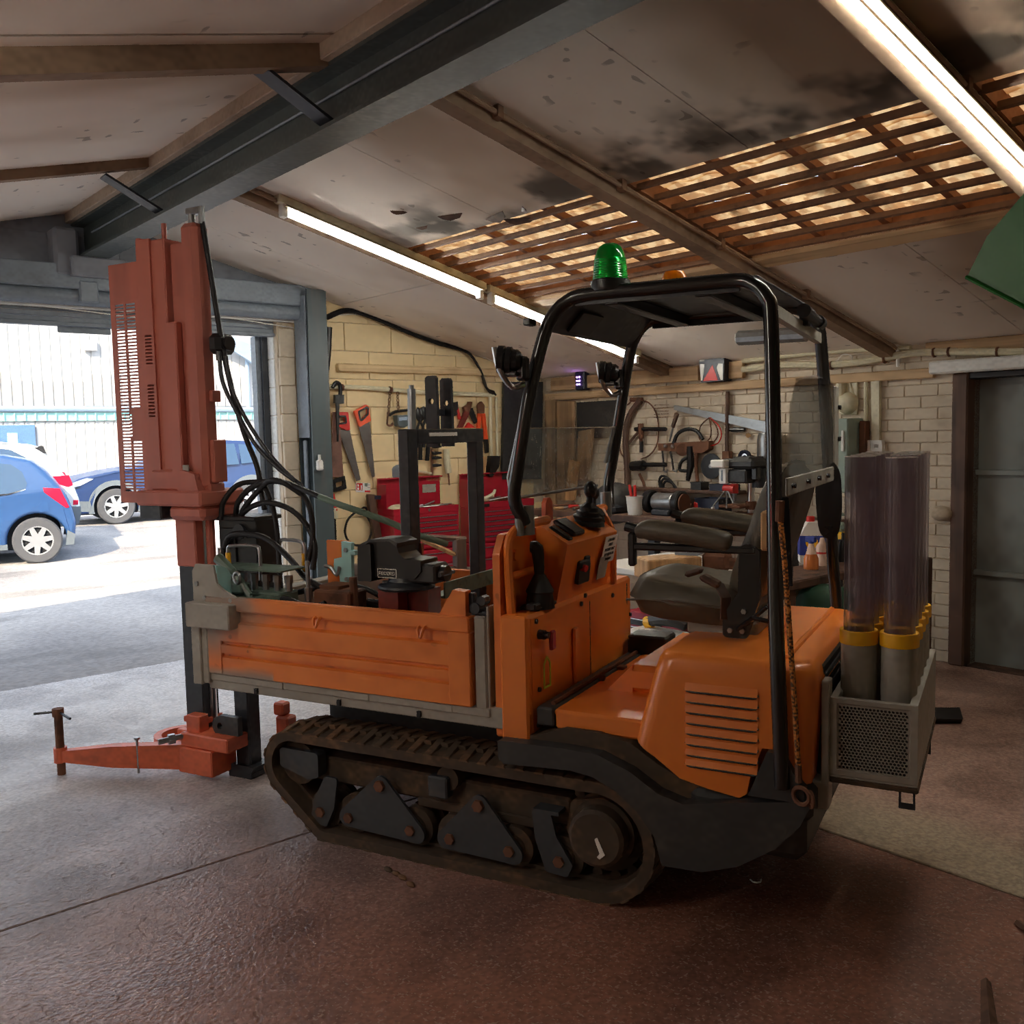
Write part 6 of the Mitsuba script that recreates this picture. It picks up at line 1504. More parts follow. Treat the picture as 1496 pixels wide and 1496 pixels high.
obj(t + '__case', box(c[0] - 0.055, c[0] + 0.06, c[1] - 0.0, c[1] + 0.08, c[2] - 0.085, c[2] + 0.085, 0.01), 'm_navy', 20)
scene['m_led'] = {'type': 'diffuse', 'reflectance': rgb((180, 150, 255))}
for i in range(2):
    for j in range(3):
        k = obj(t + '__led', ball(c + [-0.022 + i * 0.03, -0.003, 0.03 - j * 0.032], 0.0085, 1), 'm_led')
        scene[k]['emitter'] = {'type': 'area', 'radiance': {'type': 'rgb', 'value': [2.6, 1.2, 5.0]}}
# boxed trailer triangle
t = thing('boxed_reflector', 'dark blue box with a red triangle standing on the trunking under the ceiling', 'box')
q = [(-4.722, 5.93, 2.087), (-4.481, 5.93, 2.085), (-4.488, 5.93, 1.915), (-4.703, 5.93, 1.911)]
obj(t + '__carton', ext(xz(q), YB - 0.12, YB - 0.02, 'xz'), 'm_navy', 20)
bw(t + '__triangle', [(-4.591, 5.93, 2.041), (-4.539, 5.93, 1.92), (-4.683, 5.93, 1.921)], 'm_redtool', 0.003, 0.12)
bw(t + '__white_panel', [(-4.532, 5.93, 2.047), (-4.494, 5.93, 2.045), (-4.494, 5.93, 1.92), (-4.514, 5.93, 1.922), (-4.552, 5.93, 2.017)], 'm_plastic_white', 0.002, 0.12)
bw(t + '__white_panel', [(-4.713, 5.93, 2.055), (-4.666, 5.93, 2.051), (-4.687, 5.93, 1.926), (-4.703, 5.93, 1.927)], 'm_plastic_white', 0.002, 0.12)
bw(t + '__badge', [(-4.719, 5.93, 2.092), (-4.669, 5.93, 2.088), (-4.669, 5.93, 2.073), (-4.716, 5.93, 2.076)], 'm_riggrey', 0.002, 0.12)
# conduits and wall pipes over the trunking
t = thing('ceiling_pipes', 'pair of cream painted pipes running along the top of the back wall', 'pipes')
obj(t + '__pipe', tube([(-4.356, 5.99, 1.991), (-3.969, 5.99, 2), (-3.639, 5.99, 1.977), (-3.358, 5.99, 1.981), (-3.048, 5.99, 2.011), (-2.738, 5.99, 1.996), (-2.335, 5.99, 1.964)], 0.024, 8, sm=4), 'm_fitting')
obj(t + '__pipe', tube([(-4.363, 6, 2.053), (-3.976, 6, 2.065), (-3.49, 6, 2.065), (-3.053, 6, 2.048)], 0.016, 8, sm=4), 'm_fitting')
for q in ((-3.613, 5.99, 1.971), (-3.221, 5.99, 1.989), (-2.89, 5.99, 2.003), (-2.794, 5.99, 2), (-2.499, 5.99, 1.977)):
    obj(t + '__clip', tube([np.array(q) + [-0.006, 0, 0], np.array(q) + [0.006, 0, 0]], 0.031, 8), 'm_rust')
obj(t + '__hanger', cyl((-3.142, 6, 2.077), (-3.135, 6, 1.93), 0.012, 6), 'm_plastic_white')
obj(t + '__tangle', tube([(-3.57, 5.98, 1.996), (-3.519, 5.98, 2.039), (-3.452, 5.98, 2.02), (-3.477, 5.98, 1.98), (-3.539, 5.98, 1.998)], 0.004, 5, sm=4), 'm_plastic_white')
t = thing('drop_conduit', 'pair of cream conduits dropping to the double socket', 'conduit')
obj(t + '__pipe', cyl((-3.373, 6.02, 1.859), (-3.369, 6.02, 1.446), 0.014, 8), 'm_fitting')
bw(t + '__cover', [(-3.328, 6.01, 1.856), (-3.269, 6.01, 1.852), (-3.265, 6.01, 1.45), (-3.319, 6.01, 1.45)], 'm_fitting', 0.03, 0.016)
t = thing('double_socket', 'white double socket box on the back wall above the liner tubes', 'socket')
bw(t + '__box', [(-3.404, 6.01, 1.451), (-3.324, 6.01, 1.45), (-3.323, 6.01, 1.372), (-3.403, 6.01, 1.372)], 'm_plastic_white', 0.04, 0.016, 20, 0.004)
bw(t + '__box', [(-3.321, 6.01, 1.45), (-3.24, 6.01, 1.45), (-3.239, 6.01, 1.372), (-3.32, 6.01, 1.372)], 'm_plastic_white', 0.04, 0.016, 20, 0.004)
bw(t + '__face', [(-3.378, 6.01, 1.423), (-3.348, 6.01, 1.423), (-3.348, 6.01, 1.4), (-3.378, 6.01, 1.4)], 'm_riggrey', 0.003, 0.056)
bw(t + '__face', [(-3.294, 6.01, 1.422), (-3.264, 6.01, 1.422), (-3.264, 6.01, 1.399), (-3.293, 6.01, 1.399)], 'm_riggrey', 0.003, 0.056)
t = thing('fire_bell', 'cream painted round bell on the back wall right of the canopy', 'bell')
c = np.array((-3.504, 6.02, 1.706))
obj(t + '__gong', lathe([(0, 0.06), (0.045, 0.055), (0.07, 0.035), (0.08, 0.0), (0, 0.0)], 28, c, (0, -1, 0)), 'm_fitting', 40)
obj(t + '__base', box(c[0] - 0.06, c[0] + 0.07, YB - 0.035, YB - 0.016, c[2] - 0.08, c[2] + 0.2, 0.004), 'm_fitting')
obj(t + '__lamp', cyl((-3.545, 6, 1.844), (-3.544, 6, 1.76), 0.035, 12), 'm_fitting')
solo('bell_cable', tube([(-3.489, 6.01, 1.856), (-3.473, 6.01, 1.803), (-3.462, 6.01, 1.761)], 0.006, 6), 'm_fitting', 'short cable above the round bell', 'cable')
t = thing('switch_cabinet', 'pale green metal cabinet on the back wall behind the canopy strap', 'cabinet')
q0, q1 = np.array((-3.566, 5.83, 1.601)), np.array((-3.393, 5.83, 1.1))
obj(t + '__body', box(q0[0], q1[0], YB - 0.22, YB - 0.02, q1[2], q0[2], 0.008), 'm_cabinet')
obj(t + '__handle', box(q0[0] + 0.13, q0[0] + 0.15, YB - 0.235, YB - 0.22, q1[2] + 0.28, q1[2] + 0.42, 0.004), 'm_plastic_white')
solo('dark_box', box(q1[0] + 0.005, q1[0] + 0.05, YB - 0.09, YB - 0.02, q1[2] + 0.02, q0[2] - 0.02, 0.006), 'm_rust', 'rusty brown box beside the pale green cabinet', 'box')
# hanging tools
t = thing('bow_frame', 'dark curved timber frame hanging at the left end of the back wall tools', 'frame')
obj(t + '__bow', tube([(-5.386, 6, 1.807), (-5.456, 6, 1.752), (-5.536, 6, 1.651), (-5.571, 6, 1.488), (-5.558, 6, 1.253), (-5.554, 6, 1.006)], 0.027, 8, sm=5), 'm_darkwood')
obj(t + '__strut', tube([(-5.532, 6, 1.441), (-5.444, 6, 1.521), (-5.397, 6, 1.567)], 0.012, 6), 'm_darkwood')
obj(t + '__peg', tube([(-5.502, 6, 1.812), (-5.379, 6, 1.807)], 0.022, 6), 'm_rust')
solo('wire_hoop', tube([(-5.454, 6.015, 1.787), (-5.339, 6.015, 1.788), (-5.249, 6.015, 1.711), (-5.214, 6.015, 1.586), (-5.23, 6.015, 1.438), (-5.307, 6.015, 1.347), (-5.414, 6.015, 1.306)], 0.006, 6, sm=5), 'm_rust', 'thin rusty wire hoop around the upper hammers', 'wire')
solo('wire_hoop', tube([(-5.524, 6.015, 1.79), (-5.629, 6.015, 1.723), (-5.68, 6.015, 1.548), (-5.65, 6.015, 1.382), (-5.611, 6.015, 1.323)], 0.006, 6, sm=5), 'm_rust', 'thin wire curving down left of the dark bow frame', 'wire')


def hammer(name, label, head, hr, handle, r, m='m_black', hm='m_rust'):
    t = thing(name, label, 'hammer', 'hammers on the back wall')
    obj(t + '__head', tube(head, hr, 8), hm)
    obj(t + '__handle', tube(handle, r, 8), m)


hammer('hammer', 'hammer hung sideways with dark horizontal handle, upper of two', [(-5.388, 5.99, 1.607), (-5.382, 5.99, 1.48)], [0.026, 0.022], [(-5.45, 5.99, 1.562), (-5.112, 5.99, 1.556)], 0.017)
hammer('hammer', 'dark grip hanging below the upper hammer head', [(-5.398, 6, 1.48), (-5.391, 6, 1.451)], 0.014, [(-5.391, 6, 1.457), (-5.392, 6, 1.365)], 0.016)
hammer('hammer', 'heavy black hammer hung sideways, lower of two, with a stay rod', [(-5.485, 5.98, 1.249), (-5.353, 5.98, 1.256)], [0.04, 0.045], [(-5.377, 5.99, 1.261), (-5.115, 5.99, 1.264)], 0.018, 'm_black', 'm_black')
solo('stay_rod', tube([(-5.418, 6, 1.185), (-5.373, 6, 1.111), (-5.329, 6, 0.979)], 0.012, 6), 'm_rust', 'rod slanting down from the lower hammer to the bench shelf', 'rod')
t = thing('wall_tester', 'old brown lever pump with two chrome knobs on the back wall', 'pump')
q = [(-5.182, 6.01, 1.438), (-4.662, 6.01, 1.457), (-4.663, 6.01, 1.392), (-4.73, 6.01, 1.36), (-5.182, 6.01, 1.382)]
bw(t + '__body', q, 'm_rust', 0.06, 0.02, 20, 0.008)
obj(t + '__lever', tube([(-5.051, 5.96, 1.455), (-5.007, 5.96, 1.582)], 0.008, 6), 'm_steel')
obj(t + '__lever_grip', tube([(-5.014, 5.96, 1.571), (-4.97, 5.96, 1.68)], [0.016, 0.02], 8), 'm_darkwood')
for q in ((-5.095, 5.96, 1.417), (-5.019, 5.96, 1.416)):
    obj(t + '__knob', ball(q, 0.017, 2), 'm_chrome')
for (a, b2, c3) in (((-5.157, 5.99, 1.399), (-5.144, 5.99, 1.303), (-5.137, 5.99, 1.213)), ((-5.07, 5.99, 1.388), (-5.049, 5.99, 1.304), (-5.036, 5.99, 1.22))):
    obj(t + '__rod', tube([a, b2, c3], 0.008, 6), 'm_black')
    obj(t + '__rod_hook', tube([c3, np.array(c3) + [0.03, 0, -0.01], np.array(c3) + [0.04, 0, 0.01]], 0.008, 6), 'm_steel')
obj(t + '__dial', cyl((-4.95, 6, 1.387), (-4.917, 5.96, 1.389), 0.05, 20), 'm_rust')
obj(t + '__hose', tube([(-5.025, 5.98, 1.438), (-4.981, 5.98, 1.515), (-4.883, 5.98, 1.552), (-4.786, 5.98, 1.534), (-4.726, 5.98, 1.469)], 0.015, 8, sm=5), 'm_rubber')
t = thing('grease_gun', 'black hand tool hanging below the lever pump', 'tool')
obj(t + '__body', tube([(-4.848, 5.97, 1.415), (-4.842, 5.97, 1.263), (-4.871, 5.97, 1.141)], [0.026, 0.03, 0.016], 8), 'm_black')
obj(t + '__loop', tube([(-4.863, 5.97, 1.328), (-4.933, 5.97, 1.295), (-4.955, 5.97, 1.228), (-4.877, 5.97, 1.218)], 0.014, 7, sm=4), 'm_rubber')
t = thing('cable_coil', 'thin red and brown cable coil hanging beside the pump', 'cable')
for ps in ([(-4.68, 6, 1.639), (-4.761, 6, 1.577), (-4.782, 6, 1.49), (-4.742, 6, 1.436)], [(-4.68, 6, 1.639), (-4.661, 6, 1.543), (-4.674, 6, 1.478), (-4.728, 6, 1.436)], [(-4.673, 6, 1.639), (-4.588, 6, 1.573), (-4.562, 6, 1.499), (-4.602, 6, 1.435), (-4.695, 6, 1.414)], [(-4.673, 6, 1.639), (-4.614, 6, 1.574), (-4.595, 6, 1.499), (-4.635, 6, 1.446)]):
    obj(t + '__strand', tube(ps, 0.005, 5, sm=5), 'm_redtool' if len(ps) == 5 else 'm_rust')
solo('handbag_strap', tube([(-4.795, 5.99, 1.398), (-4.803, 5.99, 1.262), (-4.79, 5.99, 1.153), (-4.777, 5.99, 1.072)], [0.02, 0.015, 0.014, 0.03], 8, sm=3), 'm_rust', 'brown cord with a dark red plug hanging right of the grease gun', 'cord')
solo('metal_straightedge', ext(xz([(-5.04, 6.01, 1.749), (-4.728, 6.01, 1.694), (-4.157, 6.01, 1.595), (-4.157, 6.01, 1.514), (-4.403, 6.01, 1.569), (-5.04, 6.01, 1.71)]), YB - 0.045, YB - 0.03, 'xz'), 'm_steel', 'long bare aluminium strip slanting across the back wall', 'strip')
solo('door_bolt', tube([(-4.492, 6.01, 1.54), (-4.447, 6.01, 1.539), (-4.353, 6.01, 1.537)], [0.012, 0.02, 0.016], 8), 'm_black', 'small black handled tool under the aluminium strip', 'tool')
solo('wooden_disc', cyl((-4.336, 6.03, 1.495), (-4.322, 6.01, 1.495), 0.019, 12), 'm_wood', 'small round wooden knob under the aluminium strip', 'knob')
t = thing('pull_cord', 'brown conduit dropping to a pull switch over the drill press', 'conduit')
obj(t + '__pipe', cyl((-4.51, 6.01, 1.834), (-4.518, 6.01, 1.36), 0.017, 8), 'm_darkwood')
obj(t + '__box', box((-4.511, 6, 1.35)[0] - 0.035, (-4.511, 6, 1.35)[0] + 0.035, YB - 0.07, YB - 0.02, (-4.511, 6, 1.313)[2], (-4.511, 6, 1.376)[2], 0.006), 'm_rust')
t = thing('wall_sketch', 'faint square grid chalked on the bricks above the lever pump', 'marking')
for i in range(5):
    a, b2 = np.array((-5.28, 6.033, 1.757)), np.array((-5.118, 6.033, 1.656))
    z = a[2] + (b2[2] - a[2]) * i / 4
    obj(t + '__line', box(a[0], b2[0], YB - 0.0165, YB - 0.0155, z - 0.002, z + 0.002), 'm_rust', False)
t = thing('grinding_disc', 'large black disc hanging left of the drill press', 'disc')
c = np.array((-4.671, 6.02, 1.257))
obj(t + '__disc', lathe([(0.01, 0), (0.098, 0), (0.1, 0.004), (0.1, 0.012), (0.01, 0.014), (0.01, 0)], 36, c, (0, -1, 0)), 'm_black')
obj(t + '__bush', lathe([(0.006, 0), (0.017, 0), (0.017, 0.02), (0.006, 0.02), (0.006, 0)], 20, c, (0, -1, 0)), 'm_chrome')
t = thing('pressure_gauge', 'round chrome gauge above the drill press', 'gauge')
c = np.array((-4.303, 5.95, 1.332))
obj(t + '__bezel', lathe([(0.03, 0), (0.055, 0), (0.055, 0.02), (0.045, 0.028), (0.03, 0.02), (0.03, 0)], 24, c, (0, -1, 0)), 'm_navy')
obj(t + '__dial', cyl(c, c + [0, -0.012, 0], 0.046, 20), 'm_chrome')
obj(t + '__stem', cyl(c, c + [0, 0.09, 0], 0.012, 8), 'm_rust')
obj(t + '__hub', ball(c + [0, -0.014, 0], 0.016, 1), 'm_navy')
t = thing('steel_drum', 'brushed steel drum hanging behind the rear canopy post', 'drum')
c = np.array((-4.096, 5.93, 1.353)) + [0.02, 0, 0]
obj(t + '__shell', lathe([(0, 0), (0.07, 0), (0.085, 0.02), (0.09, 0.08), (0.09, 0.28), (0.08, 0.33), (0, 0.34)], 24, c - [0, 0, 0.17]), 'm_steel', 40)
obj(t + '__neck', cyl(c - [0, 0, 0.24], c - [0, 0, 0.17], 0.05, 14), 'm_fitting')

# main bench along the back wall
t = thing('wall_bench', 'dark workbench along the back wall carrying the drill press and grinder', 'bench')
obj(t + '__top', box(-6.1, -3.5, 5.35, 6.03, 0.845, 0.90, 0.006), 'm_darkwood', 20)
for (x, y) in ((-6.05, 5.4), (-4.8, 5.4), (-3.6, 5.4), (-6.05, 5.95), (-3.6, 5.95)):
    obj(t + '__leg', box(x, x + 0.07, y, y + 0.07, 0, 0.845, 0.004), 'm_blacksteel', 20)
solo('bench_shelf', box(-5.6, -4.35, 5.86, 6.03, 1.05, 1.075, 0.004), 'm_darkwood', 'narrow dark shelf fixed to the back wall over the bench', 'shelf')
t = thing('drill_press', 'bench drill press with white front covers and a red handle hub', 'drill press')
D = np.array([-4.16, 5.72, 0.90])
obj(t + '__base', box(D[0] - 0.13, D[0] + 0.1, D[1] - 0.15, D[1] + 0.13, 0.90, 0.935, 0.01), 'm_rust', 20)
obj(t + '__column', cyl(D + [0.05, 0.03, 0.02], D + [0.05, 0.03, 0.37], 0.026, 16), 'm_chrome')
obj(t + '__table', [box(D[0] - 0.13, D[0] + 0.06, D[1] - 0.12, D[1] + 0.06, 0.975, 0.995, 0.006), cyl(D + [0.05, 0.03, 0.06], D + [0.05, 0.03, 0.12], 0.04, 12)], 'm_rust', 20)
obj(t + '__head', [box(D[0] - 0.09, D[0] + 0.10, D[1] - 0.1, D[1] + 0.12, 1.155, 1.255, 0.012), box(D[0] - 0.05, D[0] + 0.12, D[1] - 0.08, D[1] + 0.12, 1.25, 1.345, 0.02), box(D[0] - 0.13, D[0] + 0.16, D[1] - 0.10, D[1] + 0.12, 1.26, 1.33, 0.02)], 'm_charcoal', 20)
obj(t + '__motor', cyl(D + [0.10, 0.06, 0.22], D + [0.10, 0.06, 0.36], 0.055, 16), 'm_blacksteel')
obj(t + '__front_cover', [box(D[0] - 0.175, D[0] - 0.05, D[1] - 0.16, D[1] - 0.08, 1.265, 1.325, 0.01), box(D[0] - 0.115, D[0] - 0.055, D[1] - 0.13, D[1] - 0.09, 1.15, 1.262, 0.004)], 'm_plastic_white', 20, 'white front cover')
obj(t + '__cover_text', [box(D[0] - 0.095, D[0] - 0.08, D[1] - 0.132, D[1] - 0.13, 1.17, 1.25)], 'm_greysteel', False)
obj(t + '__hub', [cyl(D + [-0.09, -0.1, 0.22], D + [0.0, -0.1, 0.215], 0.026, 14), cyl(D + [-0.03, -0.06, 0.25], D + [-0.03, -0.06, 0.18], 0.03, 14)], 'm_redtool')
for (dx, dz) in ((-0.10, -0.13), (0.02, -0.14), (0.08, -0.10)):
    h_ = obj(t + '__handle_spoke', tube([D + [-0.06, -0.11, 0.215], D + [-0.06 + dx, -0.14, 0.215 + dz]], 0.006, 6), 'm_steel')
obj(t + '__chuck', cyl(D + [-0.03, -0.06, 0.18], D + [-0.03, -0.06, 0.12], 0.02, 12, 0.012), 'm_steel')
obj(t + '__switch', box(D[0] + 0.115, D[0] + 0.16, D[1] - 0.06, D[1] + 0.0, 1.18, 1.27, 0.006), 'm_black')
solo('drill_vice', cat(box(-4.25, -4.1, 5.5, 5.56, 0.90, 0.925, 0.004), box(-4.08, -4.05, 5.48, 5.56, 0.90, 0.95, 0.004), cyl((-4.1, 5.53, 0.915), (-3.98, 5.53, 0.915), 0.008, 8)), 'm_steel', 'small steel machine vice in front of the drill press', 'vice')
t = thing('bench_grinder', 'bench grinder with a silver motor and dark wheel guards behind the armrest', 'bench grinder')
Gc = np.array([-4.75, 5.55, 1.0])
obj(t + '__motor', lathe([(0, -0.1), (0.06, -0.1), (0.07, -0.085), (0.07, 0.085), (0.06, 0.1), (0, 0.1)], 24, Gc, (1, 0, 0)), 'm_steel', 40)
for s in (-1, 1):
    w = obj(t + '__wheel_guard', lathe([(0, 0), (0.085, 0), (0.09, 0.01), (0.09, 0.05), (0.08, 0.06), (0, 0.06)], 24, Gc + [s * 0.115 - (0.06 if s < 0 else 0), 0, 0], (1, 0, 0)), 'm_black')
    obj(w + '__wheel', cyl(Gc + [s * 0.18, 0, 0], Gc + [s * 0.19, 0, 0], 0.07, 20), 'm_rust')
obj(t + '__base', box(Gc[0] - 0.09, Gc[0] + 0.09, Gc[1] - 0.07, Gc[1] + 0.07, 0.90, 0.945, 0.01), 'm_blacksteel')
t = thing('white_bucket', 'white plastic tub holding red handled tools on the bench', 'tub')
b0 = np.array((-4.97, 5.45, 0.802))
b0[2] = 0.90
obj(t + '__tub', lathe([(0, 0), (0.055, 0), (0.07, 0.14), (0.074, 0.145), (0.066, 0.145), (0.052, 0.01), (0, 0.01)], 24, b0), 'm_plastic_white')
for i, (dx, dy) in enumerate(((-0.02, 0.01), (0.01, -0.02))):
    solo('red_tool', tube([b0 + [dx, dy, 0.02], b0 + [dx * 2.2, dy, 0.14], b0 + [dx * 2.8 - 0.01, dy, 0.23]], [0.008, 0.012, 0.011], 8), 'm_redtool', ('red handled tool leaning left in the white tub', 'red handled tool leaning right in the white tub')[i], 'tool')
t = thing('bench_clutter_vice', 'dark old bench vice behind the silver grinder', 'vice')
v0 = np.array([-4.95, 5.8, 0.9])
obj(t + '__body', [box(v0[0] - 0.16, v0[0] + 0.05, v0[1] - 0.06, v0[1] + 0.06, 0.9, 1.02, 0.015), box(v0[0] - 0.12, v0[0] - 0.02, v0[1] - 0.08, v0[1] + 0.08, 1.0, 1.045, 0.012), box(v0[0] + 0.1, v0[0] + 0.16, v0[1] - 0.08, v0[1] + 0.08, 0.92, 1.045, 0.012)], 'm_rust', 20)
obj(t + '__screw', cyl(v0 + [-0.02, 0, 0.06], v0 + [0.26, 0, 0.06], 0.018, 10), 'm_rust')
for (x, y, z, s, m, nm, lb, ct) in ((-4.48, 5.93, 1.076, (0.10, 0.06, 0.05), 'm_navy', 'parts_bin', 'dark blue parts bin on the bench shelf', 'bin'), (-4.72, 5.93, 1.076, (0.05, 0.05, 0.06), 'm_charcoal', 'parts_bin', 'small charcoal parts bin at the middle of the bench shelf', 'bin'),
                                    (-4.45, 5.75, 0.901, (0.11, 0.08, 0.13), 'm_navy', 'parts_bin', 'tall navy bin on the bench left of the drill press', 'bin'), (-4.6, 5.86, 0.901, (0.05, 0.05, 0.09), 'm_rust', 'oil_tin', 'rusty oil tin between the grinder and the navy bin', 'tin'),
                                    (-4.55, 5.70, 0.901, (0.035, 0.035, 0.1), 'm_redtool', 'red_tin', 'red tin in front of the rusty oil tin', 'tin'), (-4.23, 5.46, 0.901, (0.025, 0.025, 0.075), 'm_redtool', 'red_tin', 'small red and white tin beside the drill press base', 'tin')):
    if nm == 'parts_bin':
        sx, sy, sz = s
        t = thing(nm, lb, ct)
        obj(t + '__body', [box(x - sx, x + sx, y - sy, y - sy + 0.006, z, z + sz), box(x - sx, x + sx, y + sy - 0.006, y + sy, z, z + sz), box(x - sx, x - sx + 0.006, y - sy, y + sy, z, z + sz), box(x + sx - 0.006, x + sx, y - sy, y + sy, z, z + sz), box(x - sx, x + sx, y - sy, y + sy, z, z + 0.006)], m, False)
        obj(t + '__rim', [box(x - sx - 0.004, x + sx + 0.004, y - sy - 0.004, y - sy + 0.004, z + sz - 0.008, z + sz)], m, False)
    else:
        t = thing(nm, lb, ct)
        obj(t + '__can', lathe([(0, 0), (s[0], 0), (s[0], s[2] * 0.9), (s[0] * 0.8, s[2]), (0, s[2])], 20, (x, y, z)), m)
        obj(t + '__cap', cyl((x, y, z + s[2]), (x, y, z + s[2] + 0.015), s[0] * 0.5, 12), 'm_plastic_white')
t = thing('hose_reel', 'looped grey hose hanging above the bench shelf', 'hose')
for i in range(3):
    obj(t + '__loop', tube([np.array(q) + [0.03 * i, -0.01 * i, -0.02 * i] for q in ((-5.154, 5.99, 1.02), (-5.19, 5.99, 1.116), (-5.167, 5.99, 1.167), (-5.109, 5.99, 1.163), (-5.044, 5.99, 1.108), (-5.009, 5.99, 1.025))], 0.01, 7, sm=5), 'm_rubber')
# dark machine cover left of the tub
t = thing('covered_machine', 'dark rounded machine cover behind the joystick', 'machine')
c = np.array((-5.281, 5.55, 0.969))
obj(t + '__cover', ball(c, (0.17, 0.2, 0.17), 3), 'm_charcoal', 40)
obj(t + '__base', box(c[0] - 0.16, c[0] + 0.16, c[1] - 0.18, c[1] + 0.18, 0.90, c[2], 0.02), 'm_blacksteel')
r3 = random.Random(9)
for i in range(9):
    x = -5.95 + 0.085 * i
    a = np.array([x, 5.45 + 0.1 * r3.random(), 0.915 + 0.014 * (i % 2)])
    m = ('m_steel', 'm_rust', 'm_wood', 'm_redtool')[i % 4]
    nm = ('spanner', 'chisel', 'punch', 'screwdriver')[i % 4]
    t = thing(nm, f'{("steel spanner", "rusty chisel", "wooden handled punch", "red screwdriver")[i % 4]} on the wall bench, {("first", "second", "third", "fourth", "fifth", "sixth", "seventh", "eighth", "ninth")[i]} from the corner', nm)
    obj(t + '__shaft', tube([a, a + [0.05, 0.12 + 0.05 * r3.random(), 0.01]], 0.008, 6), 'm_steel' if m != 'm_rust' else m)
    obj(t + '__handle', tube([a - [0.03, 0.08, 0], a], [0.015, 0.012], 7), m)

# lower table behind the seat, side table by the tubes
t = thing('white_table', 'low table with a pale edge behind the seat, carrying the timber block', 'table')
wt = np.array((-3.473, 3.738, 0.75))
obj(t + '__top', box(-4.05, -3.1, 4.02, 4.75, 0.715, 0.75, 0.004), 'm_plastic_white', 20)
for (x, y) in ((-4.0, 4.07), (-3.2, 4.07), (-4.0, 4.65), (-3.2, 4.65)):
    obj(t + '__leg', box(x, x + 0.04, y, y + 0.04, 0, 0.715), 'm_steel', 20)
obj(t + '__shelf', box(-4.5, -3.15, 4.06, 4.7, (-3.834, 4.3, 0.418)[2] - 0.24, (-3.834, 4.3, 0.418)[2] - 0.222, 0.004), 'm_charcoal', 20)
bl = np.array((-3.393, 3.809, 0.75))
tb = thing('timber_block', 'rough sawn square timber block on the pale edged table', 'timber')
obj(tb + '__block', rot(box(bl[0] - 0.13, bl[0] + 0.06, bl[1] - 0.02, bl[1] + 0.3, 0.75, 0.86, 0.008), (0, 0, 1), -24, bl), 'm_wood', 20)
vv = thing('table_vice', 'grey blue bench vice with a brass top beside the timber block', 'vice')
vb = np.array((-3.397, 4.069, 0.75)) + [0.05, 0.03, 0]
obj(vv + '__jaw', [rot(ext([(vb[0] - 0.05, 0.75), (vb[0] + 0.05, 0.75), (vb[0] + 0.03, 0.84), (vb[0] + 0.10, 0.88), (vb[0] + 0.10, 0.90), (vb[0] - 0.06, 0.90), (vb[0] - 0.06, 0.86), (vb[0] - 0.04, 0.82)], vb[1] - 0.05, vb[1] + 0.05), (0, 0, 1), 20, vb)], 'm_greysteel', 20)
obj(vv + '__moving_jaw', [rot(box(vb[0] + 0.09, vb[0] + 0.24, vb[1] - 0.05, vb[1] + 0.05, 0.78, 0.88, 0.02), (0, 0, 1), 20, vb), rot(box(vb[0] + 0.2, vb[0] + 0.38, vb[1] - 0.03, vb[1] + 0.03, 0.79, 0.85, 0.01), (0, 0, 1), 20, vb)], 'm_rust', 20)
obj(vv + '__brass_pad', rot(box(vb[0] - 0.03, vb[0] + 0.07, vb[1] - 0.04, vb[1] + 0.04, 0.90, 0.915, 0.005), (0, 0, 1), 20, vb), 'm_fitting', 20)
# red drawer box and jerry lid lower down
t = thing('drawer_box', 'red drawer box with black fronts on the shelf below the pale edged table', 'tool box')
rb = np.array((-3.834, 4.3, 0.418))
obj(t + '__case', box(rb[0] - 0.16, rb[0] + 0.28, rb[1], rb[1] + 0.3, rb[2] - 0.22, rb[2] + 0.02, 0.008), 'm_red', 20)
for i in range(3):
    d = obj(t + '__drawer', box(rb[0] - 0.15, rb[0] + 0.12, rb[1] - 0.012, rb[1], rb[2] - 0.065 - i * 0.05, rb[2] - 0.025 - i * 0.05, 0.003), 'm_black', 20)
    obj(d + '__trim', box(rb[0] - 0.15, rb[0] + 0.12, rb[1] - 0.018, rb[1] - 0.012, rb[2] - 0.03 - i * 0.05, rb[2] - 0.024 - i * 0.05), 'm_chrome', False)
t = thing('plastic_case', 'cream plastic case with a handle on a black stand beside the console', 'case')
pc_ = np.array((-3.321, 3.75, 0.418))
obj(t + '__body', box(pc_[0] - 0.2, pc_[0] + 0.13, pc_[1], pc_[1] + 0.2, pc_[2] - 0.04, pc_[2] + 0.05, 0.02), 'm_white', 20)
obj(t + '__handle', tube([(pc_[0] - 0.06, pc_[1] - 0.01, pc_[2] + 0.03), (pc_[0] - 0.04, pc_[1] - 0.03, pc_[2] + 0.06), (pc_[0] + 0.08, pc_[1] - 0.03, pc_[2] + 0.06), (pc_[0] + 0.10, pc_[1] - 0.01, pc_[2] + 0.03)], 0.011, 8, sm=4), 'm_plastic_white')
solo('black_stand', cat(box(pc_[0] - 0.25, pc_[0] + 0.2, pc_[1] - 0.03, pc_[1] + 0.25, pc_[2] - 0.16, pc_[2] - 0.042, 0.006), box(pc_[0] - 0.22, pc_[0] - 0.18, pc_[1], pc_[1] + 0.04, 0, pc_[2] - 0.16), box(pc_[0] + 0.12, pc_[0] + 0.16, pc_[1], pc_[1] + 0.04, 0, pc_[2] - 0.16), box(pc_[0] - 0.22, pc_[0] - 0.18, pc_[1] + 0.18, pc_[1] + 0.22, 0, pc_[2] - 0.16), box(pc_[0] + 0.12, pc_[0] + 0.16, pc_[1] + 0.18, pc_[1] + 0.22, 0, pc_[2] - 0.16)), 'm_black', 'black stand under the cream case beside the console', 'stand')
ag = thing('power_drill', 'grey and yellow power tool lying behind the cream case', 'power tool')
a0_ = pc_ + [0.02, 0.13, 0.085]
